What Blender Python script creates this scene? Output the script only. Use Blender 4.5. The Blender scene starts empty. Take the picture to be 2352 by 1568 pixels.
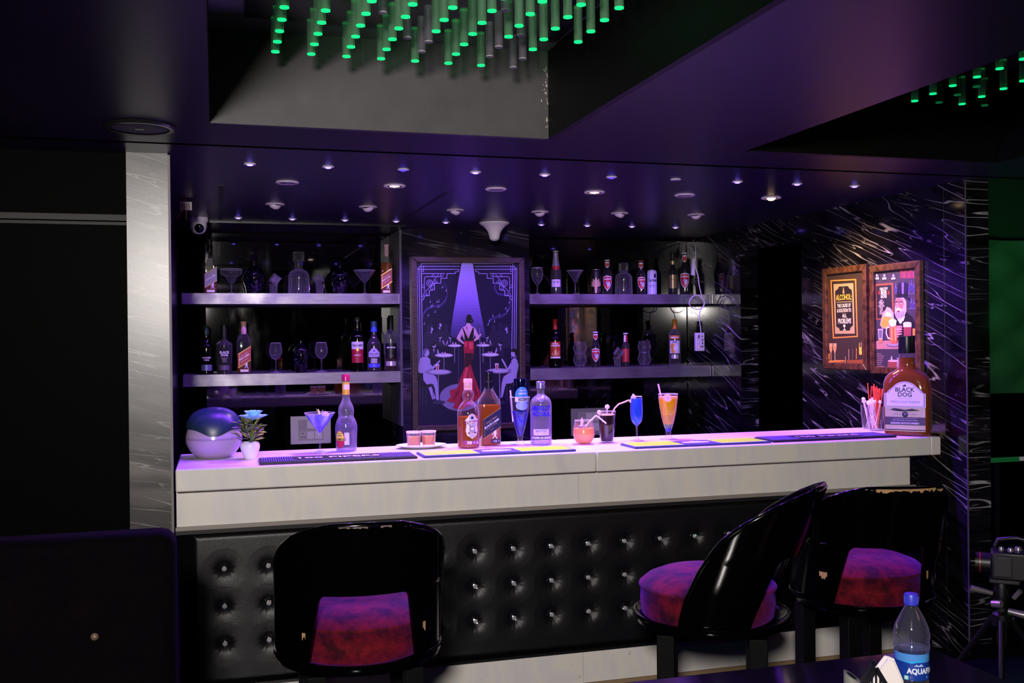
import bpy, bmesh, math, random
from mathutils import Vector, Matrix
rnd = random.Random(7)
PI = math.pi
sc = bpy.context.scene
col = sc.collection

# ------------------------------------------------------------------ camera
H0 = 1.42
YAW, PIT, ROL, FPX = 0.28184, -0.002388, -0.010459, 2346.3
def cam_axes():
    cy, sy = math.cos(YAW), math.sin(YAW)
    f = Vector((sy, cy, 0)); r = Vector((cy, -sy, 0)); u = Vector((0, 0, 1))
    f2 = f * math.cos(PIT) + u * math.sin(PIT); u2 = u * math.cos(PIT) - f * math.sin(PIT)
    return r * math.cos(ROL) + u2 * math.sin(ROL), u2 * math.cos(ROL) - r * math.sin(ROL), f2
CR, CU, CD = cam_axes()
cd = bpy.data.cameras.new('camera'); cam = bpy.data.objects.new('camera', cd); col.objects.link(cam)
cd.sensor_width = 36.0; cd.lens = 36.0 * FPX / 2352; cd.clip_start = 0.05; cd.clip_end = 100
cam.matrix_world = Matrix(((CR.x, CU.x, -CD.x, 0), (CR.y, CU.y, -CD.y, 0), (CR.z, CU.z, -CD.z, H0), (0, 0, 0, 1)))
sc.camera = cam
def at(u, v, Y=None, X=None, Z=None):
    """a pixel of the photograph as a point on a real plane of the room"""
    q = CD + CR * ((u - 1176) / FPX) - CU * ((v - 784) / FPX)
    t = Y / q.y if Y is not None else X / q.x if X is not None else (Z - H0) / q.z
    return q * t + Vector((0, 0, H0))

# ------------------------------------------------------------------ world, exposure, lights
w = bpy.data.worlds.new('world'); sc.world = w; w.use_nodes = True
w.node_tree.nodes['Background'].inputs[0].default_value = (0.35, 0.3, 0.5, 1)
w.node_tree.nodes['Background'].inputs[1].default_value = 0.002
vs = sc.view_settings
vs.view_transform = 'Standard'; vs.look = 'None'; vs.exposure = 0.0; vs.gamma = 1.0; vs.use_curve_mapping = False
cy = sc.cycles
cy.use_denoising = True; cy.max_bounces = 10; cy.transparent_max_bounces = 40; cy.transmission_bounces = 8
cy.diffuse_bounces = 3; cy.glossy_bounces = 5; cy.caustics_refractive = False; cy.caustics_reflective = False
cy.sample_clamp_indirect = 4.0; cy.blur_glossy = 0.5; cy.use_light_tree = True

def light(kind, name, loc, target, energy, color, **kw):
    d = bpy.data.lights.new(name, kind); d.energy = energy; d.color = color
    for k, v in kw.items(): setattr(d, k, v)
    o = bpy.data.objects.new(name, d); col.objects.link(o); o.location = loc
    o.rotation_euler = (Vector(target) - Vector(loc)).to_track_quat('-Z', 'Y').to_euler()
    return o
KEY = 135; VIO = 52; VIO2 = 18; WARM = 60
light('AREA', 'photo_key_light', (-0.31, -0.45, 1.86), (1.1, 3.9, 1.0), KEY, (1.0, 0.93, 0.885), shape='DISK', size=0.28)
light('AREA', 'room_spill_light', (2.6, 0.6, 1.9), (2.0, 3.2, 2.2), 1.2, (1.0, 0.45, 0.3), size=0.5)
VIOC = (0.24, 0.04, 1.0)
ZC = 2.09
for i in range(10):
    light('SPOT', 'violet_led_beam', (0.13 + 0.294 * i, 4.0, ZC - 0.012), (0.13 + 0.294 * i, 4.0 , 0), VIO, VIOC, spot_size=2.6, spot_blend=0.6, shadow_soft_size=0.012)
for i in range(10):
    light('SPOT', 'violet_led_beam', (0.122 + 0.288 * i, 5.74, ZC - 0.012), (0.122 + 0.288 * i, 5.74, 0), VIO2, (0.31, 0.10, 1.0), spot_size=2.6, spot_blend=0.6, shadow_soft_size=0.012)
light('SPOT', 'warm_downlight_beam', (0.756, 4.43, ZC - 0.02), (0.9, 4.2, 1), WARM, (1.0, 0.72, 0.5), spot_size=1.9, spot_blend=0.9, shadow_soft_size=0.03)
light('SPOT', 'warm_downlight_beam', (1.687, 4.43, ZC - 0.02), (1.6, 4.2, 1), WARM * 1.2, (1.0, 0.72, 0.5), spot_size=1.9, spot_blend=0.9, shadow_soft_size=0.03)
light('SPOT', 'warm_downlight_beam', (2.61, 4.44, ZC - 0.03), (3.15, 4.42, 1.35), WARM * 1.15, (1.0, 0.64, 0.30), spot_size=1.7, spot_blend=0.9, shadow_soft_size=0.03)
light('SPOT', 'added_purple_fill', (1.45, 3.45, 2.06), (1.3, 2.85, 0.6), 3.0, (0.5, 0.05, 1.0), spot_size=2.2, spot_blend=0.7, shadow_soft_size=0.02)  # no fitting here; added to tint the stool seats purple
light('SPOT', 'green_room_beam', (4.75, 4.7, 1.95), (5.7, 6.0, 1.6), 13, (0.02, 1.0, 0.25), spot_size=1.15, spot_blend=0.8, shadow_soft_size=0.05)
light('POINT', 'green_room_light', (3.9, 3.2, 1.5), (0, 0, 0), 1.4, (0.02, 1.0, 0.25), shadow_soft_size=0.08)

# ------------------------------------------------------------------ materials
MATS = {}
def srgb(c):
    if isinstance(c, str): c = [int(c[i:i + 2], 16) / 255 for i in (0, 2, 4)]
    return tuple(x / 12.92 if x <= 0.04045 else ((x + 0.055) / 1.055) ** 2.4 for x in c) + (1,)
def newmat(name):
    m = bpy.data.materials.new(name); m.use_nodes = True; nt = m.node_tree
    return m, nt, nt.nodes['Principled BSDF'], nt.nodes['Material Output']
def pm(c, rough=0.5, metal=0.0, spec=0.5, emis=None, es=0.0, trans=0.0, ior=1.45, coat=0.0, sheen=0.0, bump=0.0, bscale=60, var=0.0):
    """plain principled material (optionally a noise bump / colour variation)"""
    key = (c, rough, metal, spec, emis, es, trans, ior, coat, sheen, bump, bscale, var)
    if key in MATS: return MATS[key]
    m, nt, b, out = newmat('mat_%d' % len(MATS))
    b.inputs['Base Color'].default_value = srgb(c); b.inputs['Roughness'].default_value = rough
    b.inputs['Metallic'].default_value = metal; b.inputs['Specular IOR Level'].default_value = spec
    b.inputs['Transmission Weight'].default_value = trans; b.inputs['IOR'].default_value = ior
    b.inputs['Coat Weight'].default_value = coat; b.inputs['Sheen Weight'].default_value = sheen
    if emis: b.inputs['Emission Color'].default_value = srgb(emis); b.inputs['Emission Strength'].default_value = es
    if bump or var:
        g = nt.nodes.new('ShaderNodeNewGeometry'); n = nt.nodes.new('ShaderNodeTexNoise')
        n.inputs['Scale'].default_value = bscale; n.inputs['Detail'].default_value = 4
        nt.links.new(g.outputs['Position'], n.inputs['Vector'])
        if bump:
            bp = nt.nodes.new('ShaderNodeBump'); bp.inputs['Strength'].default_value = bump; bp.inputs['Distance'].default_value = 0.004
            nt.links.new(n.outputs['Fac'], bp.inputs['Height']); nt.links.new(bp.outputs['Normal'], b.inputs['Normal'])
        if var:
            mx = nt.nodes.new('ShaderNodeMix'); mx.data_type = 'RGBA'
            s = srgb(c); mx.inputs[6].default_value = tuple(x * (1 - var) for x in s[:3]) + (1,); mx.inputs[7].default_value = tuple(min(1, x * (1 + var)) for x in s[:3]) + (1,)
            nt.links.new(n.outputs['Fac'], mx.inputs[0]); nt.links.new(mx.outputs[2], b.inputs['Base Color'])
    MATS[key] = m
    return m
def emit(c, s):
    key = ('e', c, s)
    if key not in MATS: MATS[key] = pm('000000', 1, emis=c, es=s)
    return MATS[key]
def thin_glass(tint='ffffff', body=0.012, rough=0.06, fres=1.5, alb='ffffff', edge=0.45):
    """thin clear glass wall: transparent with a fresnel gloss and a painted-in haze and edge glow"""
    key = ('g', tint, body, rough, fres, alb, edge)
    if key in MATS: return MATS[key]
    m, nt, b, out = newmat('glass_%d' % len(MATS)); nt.nodes.remove(b)
    N = nt.nodes.new
    tr = N('ShaderNodeBsdfTransparent'); tr.inputs[0].default_value = srgb(tint)
    gl = N('ShaderNodeBsdfGlossy'); gl.inputs['Roughness'].default_value = rough
    df = N('ShaderNodeBsdfDiffuse'); df.inputs[0].default_value = srgb(alb)
    tl = N('ShaderNodeBsdfTranslucent'); tl.inputs[0].default_value = srgb(alb)
    ad = N('ShaderNodeMixShader'); ad.inputs[0].default_value = 0.5
    fr = N('ShaderNodeLayerWeight'); fr.inputs['Blend'].default_value = 0.3
    pw = N('ShaderNodeMath'); pw.operation = 'MULTIPLY'; pw.inputs[1].default_value = fres; pw.use_clamp = True
    m1 = N('ShaderNodeMixShader'); m2 = N('ShaderNodeMixShader')
    L = nt.links.new
    fc = N('ShaderNodeLayerWeight'); fc.inputs['Blend'].default_value = 0.5; p3 = N('ShaderNodeMath'); p3.operation = 'POWER'; p3.inputs[1].default_value = 3.6
    ma = N('ShaderNodeMath'); ma.operation = 'MULTIPLY_ADD'; ma.inputs[1].default_value = edge; ma.inputs[2].default_value = body; ma.use_clamp = True  # haze and brighter edges painted in, standing for glints
    L(fc.outputs['Facing'], p3.inputs[0]); L(p3.outputs[0], ma.inputs[0]); L(ma.outputs[0], m1.inputs[0])
    L(df.outputs[0], ad.inputs[1]); L(tl.outputs[0], ad.inputs[2])
    L(tr.outputs[0], m1.inputs[1]); L(ad.outputs[0], m1.inputs[2])
    mn = N('ShaderNodeMath'); mn.operation = 'MINIMUM'; mn.inputs[1].default_value = 0.34
    L(fr.outputs['Fresnel'], pw.inputs[0]); L(pw.outputs[0], mn.inputs[0]); L(mn.outputs[0], m2.inputs[0])
    L(m1.outputs[0], m2.inputs[1]); L(gl.outputs[0], m2.inputs[2]); L(m2.outputs[0], out.inputs['Surface'])
    MATS[key] = m
    return m
def liquid(c, cloudy=0.4, emis=0.0):
    """coloured drink: part tinted transparent, part cloudy (diffuse and translucent)"""
    key = ('l', c, cloudy)
    if key in MATS: return MATS[key]
    m, nt, b, out = newmat('liquid_%d' % len(MATS)); nt.nodes.remove(b)
    N = nt.nodes.new; L = nt.links.new
    tr = N('ShaderNodeBsdfTransparent'); s = srgb(c); tr.inputs[0].default_value = s
    df = N('ShaderNodeBsdfDiffuse'); df.inputs[0].default_value = s
    tl = N('ShaderNodeBsdfTranslucent'); tl.inputs[0].default_value = s
    ad = N('ShaderNodeMixShader'); ad.inputs[0].default_value = 0.45; gl = N('ShaderNodeBsdfGlossy'); gl.inputs['Roughness'].default_value = 0.05
    m1 = N('ShaderNodeMixShader'); m1.inputs[0].default_value = cloudy
    m2 = N('ShaderNodeMixShader'); m2.inputs[0].default_value = 0.04
    L(df.outputs[0], ad.inputs[1]); L(tl.outputs[0], ad.inputs[2])
    L(tr.outputs[0], m1.inputs[1]); L(ad.outputs[0], m1.inputs[2]); L(m1.outputs[0], m2.inputs[1]); L(gl.outputs[0], m2.inputs[2])
    L(m2.outputs[0], out.inputs['Surface'])
    MATS[key] = m
    return m
def ramp(nt, stops):
    r = nt.nodes.new('ShaderNodeValToRGB'); e = r.color_ramp.elements
    while len(e) < len(stops): e.new(0.5)
    for k, (p, c) in enumerate(stops): e[k].position = p; e[k].color = srgb(c) if isinstance(c, str) else tuple(c) + (1,)
    return r
def dark_marble(name, base='0b0a0d', vein='c9c4cc', cloud='2a2730', rot=(0, 0, 0), scale=(1, 1, 1), rough=0.12, wscale=2.6, cover=0.5, thick=0.035):
    m, nt, b, out = newmat(name); N = nt.nodes.new; L = nt.links.new
    g = N('ShaderNodeNewGeometry'); mp = N('ShaderNodeMapping'); mp.inputs['Rotation'].default_value = rot; mp.inputs['Scale'].default_value = scale
    L(g.outputs['Position'], mp.inputs['Vector'])
    mx = None
    for k, (ns, lv, th, cov) in enumerate(((wscale * 0.55, 14.0, thick * 0.45, cover - 0.04), (wscale * 1.5, 8.0, thick * 0.6, cover + 0.05), (wscale * 0.7, 5.0, thick * 0.9, cover + 0.06))):
        mv = N('ShaderNodeMapping'); mv.inputs['Scale'].default_value = (0.22, 0.22, 3.0); mv.inputs['Location'].default_value = (k * 3.1, k * 1.7, 0); L(mp.outputs[0], mv.inputs['Vector'])
        n = N('ShaderNodeTexNoise'); n.inputs['Scale'].default_value = ns; n.inputs['Detail'].default_value = 3.5; n.inputs['Roughness'].default_value = 0.46; n.inputs['Distortion'].default_value = 0.25 + 0.3 * k
        L(mv.outputs[0], n.inputs['Vector'])
        ml = N('ShaderNodeMath'); ml.operation = 'MULTIPLY'; ml.inputs[1].default_value = lv; L(n.outputs['Fac'], ml.inputs[0])
        pp = N('ShaderNodeMath'); pp.operation = 'PINGPONG'; pp.inputs[1].default_value = 0.5; L(ml.outputs[0], pp.inputs[0])
        r = ramp(nt, [(0.0, 'ffffff'), (th * lv * 0.5, 'aaaaaa'), (th * lv, '000000')]); L(pp.outputs[0], r.inputs[0])
        nz = N('ShaderNodeTexNoise'); nz.inputs['Scale'].default_value = 2.6 + k * 2.0; nz.inputs['Detail'].default_value = 4
        L(mp.outputs[0], nz.inputs['Vector'])
        r2 = ramp(nt, [(cov, '000000'), (cov + 0.18, 'ffffff')]); L(nz.outputs['Fac'], r2.inputs[0])
        mu = N('ShaderNodeMath'); mu.operation = 'MULTIPLY'; L(r.outputs[0], mu.inputs[0]); L(r2.outputs[0], mu.inputs[1])
        if mx is None: mx = mu
        else:
            a = N('ShaderNodeMath'); a.operation = 'MAXIMUM'; L(mx.outputs[0], a.inputs[0]); L(mu.outputs[0], a.inputs[1]); mx = a
    nz = N('ShaderNodeTexNoise'); nz.inputs['Scale'].default_value = 3.0; nz.inputs['Detail'].default_value = 6; nz.inputs['Distortion'].default_value = 1.2
    mp2 = N('ShaderNodeMapping'); mp2.inputs['Scale'].default_value = (0.6, 0.6, 3.0); L(mp.outputs[0], mp2.inputs['Vector']); L(mp2.outputs[0], nz.inputs['Vector'])
    r3 = ramp(nt, [(0.42, base), (0.75, cloud)]); L(nz.outputs['Fac'], r3.inputs[0])
    mix = N('ShaderNodeMix'); mix.data_type = 'RGBA'; mix.inputs[7].default_value = srgb(vein)
    L(mx.outputs[0], mix.inputs[0]); L(r3.outputs[0], mix.inputs[6]); L(mix.outputs[2], b.inputs['Base Color'])
    b.inputs['Roughness'].default_value = rough
    return m
def onyx(name, dirty=0.0):
    m, nt, b, out = newmat(name); N = nt.nodes.new; L = nt.links.new
    g = N('ShaderNodeNewGeometry'); mp = N('ShaderNodeMapping'); mp.inputs['Rotation'].default_value = (0, 0.35, 0); mp.inputs['Scale'].default_value = (4.2, 2.0, 1.2)
    L(g.outputs['Position'], mp.inputs['Vector'])
    n1 = N('ShaderNodeTexNoise'); n1.inputs['Scale'].default_value = 1.6; n1.inputs['Detail'].default_value = 5; n1.inputs['Distortion'].default_value = 0.8
    L(mp.outputs[0], n1.inputs['Vector'])
    r = ramp(nt, [(0.28, 'd0ccca'), (0.45, 'dad6d3'), (0.53, 'e0dad0'), (0.58, 'dad6d4'), (0.75, 'd2cfcf')]); L(n1.outputs['Fac'], r.inputs[0])
    n2 = N('ShaderNodeTexNoise'); n2.inputs['Scale'].default_value = 2.6; n2.inputs['Detail'].default_value = 8; n2.inputs['Distortion'].default_value = 2.0
    L(mp.outputs[0], n2.inputs['Vector'])
    r2 = ramp(nt, [(0.495, '000000'), (0.505, '666666'), (0.515, '000000')]); L(n2.outputs['Fac'], r2.inputs[0])
    mix = N('ShaderNodeMix'); mix.data_type = 'RGBA'; mix.inputs[7].default_value = srgb('ece2d2')
    L(r2.outputs[0], mix.inputs[0]); L(r.outputs[0], mix.inputs[6])
    src = mix
    if dirty:
        n3 = N('ShaderNodeTexNoise'); n3.inputs['Scale'].default_value = 38; n3.inputs['Detail'].default_value = 3; L(g.outputs['Position'], n3.inputs['Vector'])
        r3 = ramp(nt, [(0.70, '000000'), (0.76, 'aaaaaa')]); L(n3.outputs['Fac'], r3.inputs[0])
        mix2 = N('ShaderNodeMix'); mix2.data_type = 'RGBA'; mix2.inputs[7].default_value = srgb('6e5238'); L(r3.outputs[0], mix2.inputs[0]); L(mix.outputs[2], mix2.inputs[6]); src = mix2
    L(src.outputs[2], b.inputs['Base Color']); b.inputs['Roughness'].default_value = 0.32
    return m
def velvet(name, a, c2, sheen=0.30, tint='7838d0'):
    m, nt, b, out = newmat(name); N = nt.nodes.new; L = nt.links.new
    g = N('ShaderNodeNewGeometry'); n = N('ShaderNodeTexNoise'); n.inputs['Scale'].default_value = 14; n.inputs['Detail'].default_value = 8; n.inputs['Roughness'].default_value = 0.75
    L(g.outputs['Position'], n.inputs['Vector']); r = ramp(nt, [(0.4, a), (0.66, c2)]); L(n.outputs['Fac'], r.inputs[0]); L(r.outputs[0], b.inputs['Base Color'])
    b.inputs['Roughness'].default_value = 0.85; b.inputs['Specular IOR Level'].default_value = 0.15; b.inputs['Sheen Weight'].default_value = sheen; b.inputs['Sheen Roughness'].default_value = 0.5
    b.inputs['Sheen Tint'].default_value = srgb(tint)
    return m
def brushed(name, c='9a93a0', rough=0.3):
    m, nt, b, out = newmat(name); N = nt.nodes.new; L = nt.links.new
    g = N('ShaderNodeNewGeometry'); mp = N('ShaderNodeMapping'); mp.inputs['Scale'].default_value = (3, 3, 90); L(g.outputs['Position'], mp.inputs['Vector'])
    n = N('ShaderNodeTexNoise'); n.inputs['Scale'].default_value = 3; n.inputs['Detail'].default_value = 4; L(mp.outputs[0], n.inputs['Vector'])
    n2 = N('ShaderNodeTexNoise'); n2.inputs['Scale'].default_value = 7; n2.inputs['Detail'].default_value = 3; L(g.outputs['Position'], n2.inputs['Vector'])
    r = ramp(nt, [(0.3, (rough * 0.7,) * 3), (0.7, (rough * 1.4,) * 3)]); L(n2.outputs['Fac'], r.inputs[0]); L(r.outputs[0], b.inputs['Roughness'])
    s = srgb(c); r2 = ramp(nt, [(0.3, tuple(x * 0.8 for x in s[:3])), (0.7, tuple(min(1, x * 1.15) for x in s[:3]))]); L(n.outputs['Fac'], r2.inputs[0]); L(r2.outputs[0], b.inputs['Base Color'])
    b.inputs['Metallic'].default_value = 0.75
    return m
def wood(name, a, c2, scale=(2, 2, 30)):
    m, nt, b, out = newmat(name); N = nt.nodes.new; L = nt.links.new
    g = N('ShaderNodeNewGeometry'); mp = N('ShaderNodeMapping'); mp.inputs['Scale'].default_value = scale; L(g.outputs['Position'], mp.inputs['Vector'])
    n = N('ShaderNodeTexNoise'); n.inputs['Scale'].default_value = 4; n.inputs['Detail'].default_value = 5; n.inputs['Distortion'].default_value = 0.6; L(mp.outputs[0], n.inputs['Vector'])
    r = ramp(nt, [(0.35, a), (0.65, c2)]); L(n.outputs['Fac'], r.inputs[0]); L(r.outputs[0], b.inputs['Base Color']); b.inputs['Roughness'].default_value = 0.4
    return m

M_ceil = pm('16042a', 0.36, spec=0.40, bump=0.05, bscale=30)  # violet tint puts the LED spill into a black ceiling's colour
M_ceil2 = pm('180430', 0.32, spec=0.55, bump=0.04, bscale=25)  # violet spill painted into the base colour here too
M_black = pm('050506', 0.5)
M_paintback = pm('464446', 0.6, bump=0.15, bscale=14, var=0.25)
M_bay_shade = pm('020202', 0.5, spec=0.2, bump=0.1, bscale=20, var=0.4)  # near-black that paints shade on the bay sides and the second bay
M_dark = pm('010101', 0.6, spec=0.03)
def smudged_mirror():
    m, nt, b, out = newmat('smudged_black_glass'); N = nt.nodes.new; L = nt.links.new
    g = N('ShaderNodeNewGeometry'); mp = N('ShaderNodeMapping'); mp.inputs['Rotation'].default_value = (0, 0.8, 0); mp.inputs['Scale'].default_value = (5, 5, 1.4); L(g.outputs['Position'], mp.inputs['Vector'])
    n = N('ShaderNodeTexNoise'); n.inputs['Scale'].default_value = 1.6; n.inputs['Detail'].default_value = 6; L(mp.outputs[0], n.inputs['Vector'])
    r = ramp(nt, [(0.5, (0.03,) * 3), (0.8, (0.14,) * 3)]); L(n.outputs['Fac'], r.inputs[0]); L(r.outputs[0], b.inputs['Roughness'])
    b.inputs['Base Color'].default_value = srgb('020203'); b.inputs['IOR'].default_value = 1.8
    return m
M_mirror = smudged_mirror()
M_blackglass = pm('030303', 0.06)
M_marbR = dark_marble('black_marble_right', base='08070b', rot=(-0.38, 0, 0), wscale=2.9, cover=0.45, thick=0.007, rough=0.1, vein='aaa4ae', cloud='1c1922')
M_marbF = dark_marble('black_marble_pier', rot=(0, 0.12, 0), base='060507', cloud='141218', vein='9a9698', wscale=2.6, cover=0.44, thick=0.007, rough=0.16)
M_marbC = dark_marble('black_marble_centre', base='14121a', cloud='332e3e', vein='8f8a9c', rot=(0, -0.2, 0), wscale=1.9, cover=0.5, thick=0.005, rough=0.12)
M_marbL = dark_marble('grey_marble_column', base='373535', cloud='676261', vein='9a9490', rot=(0, -0.25, 0), wscale=3.6, cover=0.40, thick=0.007, rough=0.31)
M_onyx = onyx('cream_onyx'); M_onyxd = onyx('cream_onyx_dirty', 1)
M_steel = brushed('brushed_steel', '85808a', 0.36)
M_alu = pm('8d8781', 0.35, metal=0.7)
M_leather = pm('0c0c0e', 0.34, spec=0.55, bump=0.25, bscale=420)
M_white = pm('e8e4e6', 0.4); M_whitegl = pm('f1edf0', 0.15)
M_chrome = pm('c9c9cf', 0.12, metal=1.0)
M_darkmetal = pm('2a2a2c', 0.3, metal=0.8)
M_lacquer = pm('020203', 0.12, spec=0.22)
M_velvet = velvet('red_velvet', '2c0106', '740c1a')
M_chip = pm('a07c54', 0.8, var=0.3); M_chip2 = pm('5e5046', 0.8, var=0.3)
M_clear = thin_glass(); M_clear2 = thin_glass('f6f6fa', 0.035, rough=0.045, edge=0.9)
M_dkglass = thin_glass('1c2a20', 0.02, edge=0.1, alb='405048'); M_brownglass = thin_glass('3a1c0c', 0.02, edge=0.1)

# ------------------------------------------------------------------ mesh helpers
class MB:
    def __init__(s): s.v = []; s.f = []; s.m = []; s.ms = []
    def mi(s, mat):
        if mat not in s.ms: s.ms.append(mat)
        return s.ms.index(mat)
    def add(s, vs, fs, mat=None):
        n = len(s.v); s.v += [tuple(p) for p in vs]; k = s.mi(mat) if mat else 0
        for f in fs: s.f.append([i + n for i in f]); s.m.append(k)
        return s
    def box(s, x0, x1, y0, y1, z0, z1, mat=None):
        return s.add([(x0, y0, z0), (x1, y0, z0), (x1, y1, z0), (x0, y1, z0), (x0, y0, z1), (x1, y0, z1), (x1, y1, z1), (x0, y1, z1)],
                     [(3, 2, 1, 0), (4, 5, 6, 7), (0, 1, 5, 4), (1, 2, 6, 5), (2, 3, 7, 6), (3, 0, 4, 7)], mat)
    def lathe(s, prof, n=28, c=(0, 0, 0), mat=None, sx=1, sy=1, M=None, cap=True):
        vs = []; fs = []
        for r, z in prof:
            for k in range(n):
                a = 2 * PI * k / n; p = Vector((r * math.cos(a) * sx, r * math.sin(a) * sy, z))
                if M: p = M @ p
                vs.append(p + Vector(c))
        m = len(prof)
        for j in range(m - 1):
            for k in range(n): k2 = (k + 1) % n; fs.append((j * n + k, j * n + k2, (j + 1) * n + k2, (j + 1) * n + k))
        if cap:
            if prof[0][0] > 1e-5: fs.append(tuple(range(n))[::-1])
            if prof[-1][0] > 1e-5: fs.append(tuple((m - 1) * n + k for k in range(n)))
        return s.add(vs, fs, mat)
    def cyl(s, p, q, r, n=12, mat=None, r2=None):
        p, q = Vector(p), Vector(q); d = q - p; M = d.to_track_quat('Z', 'Y').to_matrix()
        return s.lathe([(r, 0), (r if r2 is None else r2, d.length)], n, p, mat, M=M)
    def tube(s, pts, r, n=8, mat=None):
        pts = [Vector(p) for p in pts]; vs = []; fs = []; up = None
        for i, p in enumerate(pts):
            d = (pts[min(i + 1, len(pts) - 1)] - pts[max(i - 1, 0)]).normalized()
            if up is None: up = d.orthogonal().normalized()
            up = (up - d * up.dot(d)).normalized(); sd = d.cross(up)
            rr = r[i] if isinstance(r, (list, tuple)) else r
            for k in range(n): a = 2 * PI * k / n; vs.append(p + up * math.cos(a) * rr + sd * math.sin(a) * rr)
        for i in range(len(pts) - 1):
            for k in range(n): k2 = (k + 1) % n; fs.append((i * n + k, i * n + k2, (i + 1) * n + k2, (i + 1) * n + k))
        fs.append(tuple(range(n))[::-1]); fs.append(tuple((len(pts) - 1) * n + k for k in range(n)))
        return s.add(vs, fs, mat)
    def prism(s, poly, y0, y1, mat=None):
        """polygon in x,z extruded along y"""
        n = len(poly); vs = [(x, y0, z) for x, z in poly] + [(x, y1, z) for x, z in poly]
        fs = [tuple(range(n)), tuple(range(2 * n - 1, n - 1, -1))] + [(i, i + n, (i + 1) % n + n, (i + 1) % n) for i in range(n)]
        return s.add(vs, fs, mat)
    def grid(s, P, mat=None, close=False):
        """P rows of points"""
        h = len(P); wd = len(P[0]); vs = [p for r in P for p in r]; fs = []
        for j in range(h - 1):
            for i in range(wd if close else wd - 1): i2 = (i + 1) % wd; fs.append((j * wd + i, j * wd + i2, (j + 1) * wd + i2, (j + 1) * wd + i))
        return s.add(vs, fs, mat)
    def obj(s, name, mat=None, parent=None, smooth=None, bevel=0, loc=None, rotz=None, recalc=True):
        me = bpy.data.meshes.new(name); me.from_pydata(s.v, [], s.f)
        if mat: me.materials.append(mat)
        for m in s.ms: me.materials.append(m)
        off = 1 if mat else 0
        for i, p in enumerate(me.polygons): p.material_index = s.m[i] if not mat else (0)
        if recalc:
            bm = bmesh.new(); bm.from_mesh(me); bmesh.ops.recalc_face_normals(bm, faces=bm.faces); bm.to_mesh(me); bm.free()
        if smooth:
            for p in me.polygons: p.use_smooth = True
            me.set_sharp_from_angle(angle=math.radians(smooth))
        o = bpy.data.objects.new(name, me); col.objects.link(o)
        if parent: o.parent = parent
        if loc is not None: o.location = loc
        if rotz is not None: o.rotation_euler = (0, 0, rotz)
        if bevel:
            b = o.modifiers.new('bevel', 'BEVEL'); b.width = bevel; b.segments = 3; b.limit_method = 'ANGLE'; b.angle_limit = math.radians(40)
        return o
def box(name, x0, x1, y0, y1, z0, z1, mat, parent=None, bevel=0): return MB().box(x0, x1, y0, y1, z0, z1).obj(name, mat, parent, bevel=bevel, smooth=30 if bevel else None)
def struct(o): o['kind'] = 'structure'; return o
def thing(name, label, cat, loc=(0, 0, 0), rotz=0, group=None):
    o = bpy.data.objects.new(name, None); col.objects.link(o); o.location = loc; o.rotation_euler = (0, 0, rotz); o.empty_display_size = 0.05
    o['label'] = label; o['category'] = cat
    if group: o['group'] = group
    return o
def tag(o, label, cat, group=None):
    o['label'] = label; o['category'] = cat
    if group: o['group'] = group
    return o
def face_cam(x, y): return -math.atan2(x, y)
def copy_tree(o, parent=None):
    c = o.copy(); col.objects.link(c); c.parent = parent
    for ch in o.children: copy_tree(ch, c)
    return c
def smoothp(prof, k=3):
    """catmull-rom through a profile; a point repeated twice stays sharp"""
    out = []; n = len(prof)
    for i in range(n - 1):
        p1, p2 = prof[i], prof[i + 1]
        if p1 == p2: continue
        p0 = prof[i - 1] if i and prof[i - 1] != p1 else p1; p3 = prof[i + 2] if i + 2 < n and prof[i + 2] != p2 else p2
        for t in range(k):
            t /= k
            out.append(tuple(0.5 * (2 * b + (c - a) * t + (2 * a - 5 * b + 4 * c - d) * t * t + (3 * b - a - 3 * c + d) * t ** 3) for a, b, c, d in zip(p0, p1, p2, p3)))
            out[-1] = (max(0, out[-1][0]), out[-1][1])
    out.append(prof[-1]); return out
# --- writing: built-in font turned into a thin mesh
def text_mesh(s, size, bold=0.0, xs=1.0, align='CENTER', space=1.0):
    cu = bpy.data.curves.new('text', 'FONT'); cu.body = s; cu.size = size; cu.align_x = align; cu.offset = bold; cu.space_character = space
    cu.resolution_u = 2; o = bpy.data.objects.new('text', cu); col.objects.link(o)
    me = bpy.data.meshes.new_from_object(o); bpy.data.objects.remove(o); bpy.data.curves.remove(cu)
    vs = [(v.co.x * xs, v.co.y) for v in me.vertices]; fs = [tuple(p.vertices) for p in me.polygons]; bpy.data.meshes.remove(me)
    return vs, fs
def text_into(mb, s, size, x, z, fn, mat, bold=0.0, xs=1.0, rot=0.0, shear=0.0, flip=False, align='CENTER'):
    vs, fs = text_mesh(s, size, bold, xs, align); c, sn = math.cos(rot), math.sin(rot); out = []
    for (a, b) in vs:
        if flip: a, b = -a, -b
        a, b = a, b + shear * a
        out.append(fn(x + a * c - b * sn, z + a * sn + b * c))
    mb.add(out, fs, mat)
def clip_x(pts, a, keep_gt):
    out = []; n = len(pts); ins = (lambda p: p[0] >= a) if keep_gt else (lambda p: p[0] <= a)
    for i in range(n):
        p, q = pts[i], pts[(i + 1) % n]; ip, iq = ins(p), ins(q)
        if ip: out.append(p)
        if ip != iq: t = (a - p[0]) / (q[0] - p[0]); out.append((a, p[1] + (q[1] - p[1]) * t))
    return out
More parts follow.
